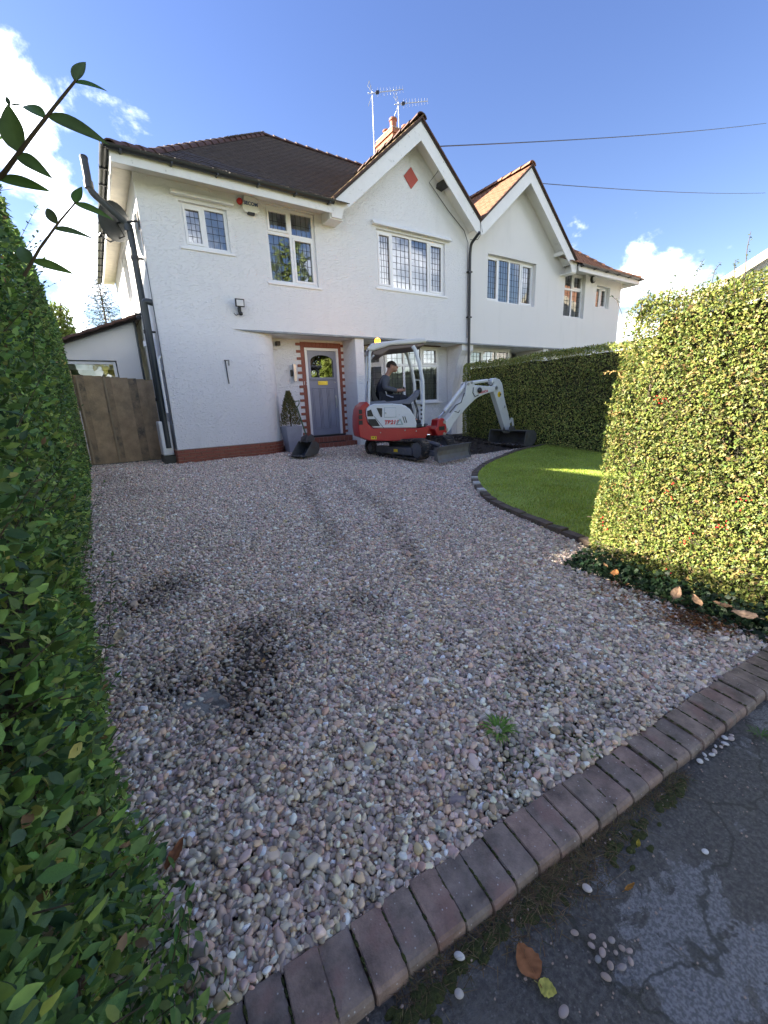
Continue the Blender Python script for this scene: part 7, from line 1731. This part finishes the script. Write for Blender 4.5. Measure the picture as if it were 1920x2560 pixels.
# loose pebbles on the road and kerb
pm = []
for q in range(5):
    bm = bmesh.new(); bmesh.ops.create_icosphere(bm, subdivisions=3, radius=1.0)
    rs = [Vector((random.uniform(-1, 1), random.uniform(-1, 1), random.uniform(-1, 1))).normalized() for _ in range(4)]
    for v in bm.verts: v.co *= 1 + .12 * sum(max(0, v.co.normalized().dot(r)) ** 2 for r in rs) - .1
    me = bpy.data.meshes.new('pebble'); bm.to_mesh(me); bm.free(); me.polygons.foreach_set('use_smooth', [True] * len(me.polygons)); me.materials.append(MATS['pebble_loose']); pm.append(me)
def pebble(x, y, r, col, label, group, z=-.522, flat=.55):
    me = random.choice(pm).copy(); a = me.attributes.new('col', 'FLOAT_COLOR', 'POINT'); a.data.foreach_set('color', [*col, 1] * len(me.vertices))
    o = bpy.data.objects.new('pebble', me); COL.objects.link(o); o.matrix_basis = Matrix.Translation((x, y, z + r * flat * .8)) @ Euler((random.uniform(-.2, .2), random.uniform(-.2, .2), random.uniform(0, 6.28))).to_matrix().to_4x4() @ Matrix.Diagonal((r * random.uniform(1, 1.3), r * random.uniform(.75, 1), r * flat, 1))
    return tag(o, label, 'pebble', group)
PCOL = [(.55, .45, .40), (.44, .37, .33), (.58, .44, .36), (.38, .36, .34), (.50, .40, .33)]
cl = [(-.27, -8.40), (-.245, -8.425), (-.262, -8.432), (-.238, -8.447), (-.255, -8.452), (-.272, -8.452), (-.22, -8.452), (-.232, -8.467), (-.262, -8.472), (-.285, -8.476), (-.245, -8.486), (-.215, -8.470), (-.208, -8.482), (-.222, -8.492)]
for (x, y) in cl: pebble(-.27 + (x + .245) * 1.35, -8.465 + (y + 8.45) * 1.35, random.uniform(.006, .0125), random.choice([(.40, .31, .27), (.30, .26, .24), (.50, .38, .31), (.24, .23, .22), (.36, .28, .23)]), 'one of the rounded pebbles huddled together in the small pothole on the road', 'pebbles in the pothole')
pebble(.25, -8.52, .0095, (.66, .65, .62), 'single white pebble out on the dark road', None)
pebble(-.17, -8.355, .014, (.58, .52, .48), 'pale pink pebble on the road beside the dry grass', None)
pebble(-.61, -8.245, .013, (.62, .60, .56), 'white pebble resting on moss at the kerb foot', None)
pebble(-.665, -8.30, .012, (.46, .42, .38), 'tan pebble on the road left of the large leaf', None)
pebble(-.475, -8.475, .013, (.34, .28, .26), 'brown pebble on the road below the large leaf', None)
pebble(1.02, -8.56, .014, (.60, .57, .50), 'cream pebble on the road crack at the right edge', None)
for k in range(11):
    s = 1.62 + k * .028 + random.uniform(-.012, .012); p = kpt(s, -.02 - random.uniform(0, .02), 0); pebble(p.x, p.y, random.uniform(.007, .013), random.choice(PCOL[:2] + [(.6, .57, .53)]), 'one of the pale pebbles strung along the foot of the kerb', 'pebbles along the kerb foot', z=-.530)
m = MB()      # crumbs of stone and grit scattered over the road
for k in range(420):
    x = random.uniform(-1.1, 1.6); y = -8.26 - random.uniform(.0, .75) ** 1.3 - x * .09; r = random.uniform(.0012, .0042) * (1.3 if random.random() < .1 else 1)
    m.ball((x, y, -.524 + r * .3), r * random.uniform(.9, 1.4), r, r * .7, 5, 3)
stuff(tag(m.build('road_grit', 'mortar'), 'pale grit and stone crumbs scattered over the dark road', 'grit'))
m = MB()      # moss and earth packed into the joints of the kerb
for i in range(-9, 40):
    for k in range(9):
        p = kpt(.1 * i + random.uniform(-.0015, .0015), random.uniform(.01, .16), 0); m.ball((p.x, p.y, -.489 + (p - kpt(.1 * i, 0, 0)).length * .05), random.uniform(.003, .0055), random.uniform(.006, .013), random.uniform(.002, .004), 6, 4)
jm = stuff(m.build('joint_moss', 'moss', kerb, smooth=True))
# old slab showing through the pebbles, on the left
slb = tag(MB().obox((-1.0, -6.86, gzf(-6.86) - .020), (.10, .01, 0), (-.02, .085, .006), (0, 0, .012)).build('stone_slab', 'pale_slab', bevel=.01), 'worn pale stone slab showing through the dark patch in the pebbles', 'slab')
tree('low bushy green tree across the road mirrored in the door glass', (17, -22, -.75), 7.0, 4.2, [(.20, .25, .05), (.28, .30, .07), (.13, .17, .04)], [3, 3, 2], 7000, .34, zc=.5, group='trees across the road')
# street trees across the road, seen in the window glass
for i, (x, y, h, r, lab) in enumerate(((-6.5, -24, 8.5, 3.4, 'broadleaf tree across the road mirrored in the upper windows'), (2.0, -27, 9.5, 3.8, 'taller yellowing tree across the road mirrored in the glass'), (14.5, -25, 13.5, 5.2, 'tallest green tree across the road farther right'))):
    tree(lab, (x, y, -.75), h, r, [(.12, .15, .035), (.20, .20, .05), (.08, .11, .03)], [3, 2 if i != 1 else 4, 2], 6000, .45, group='trees across the road')
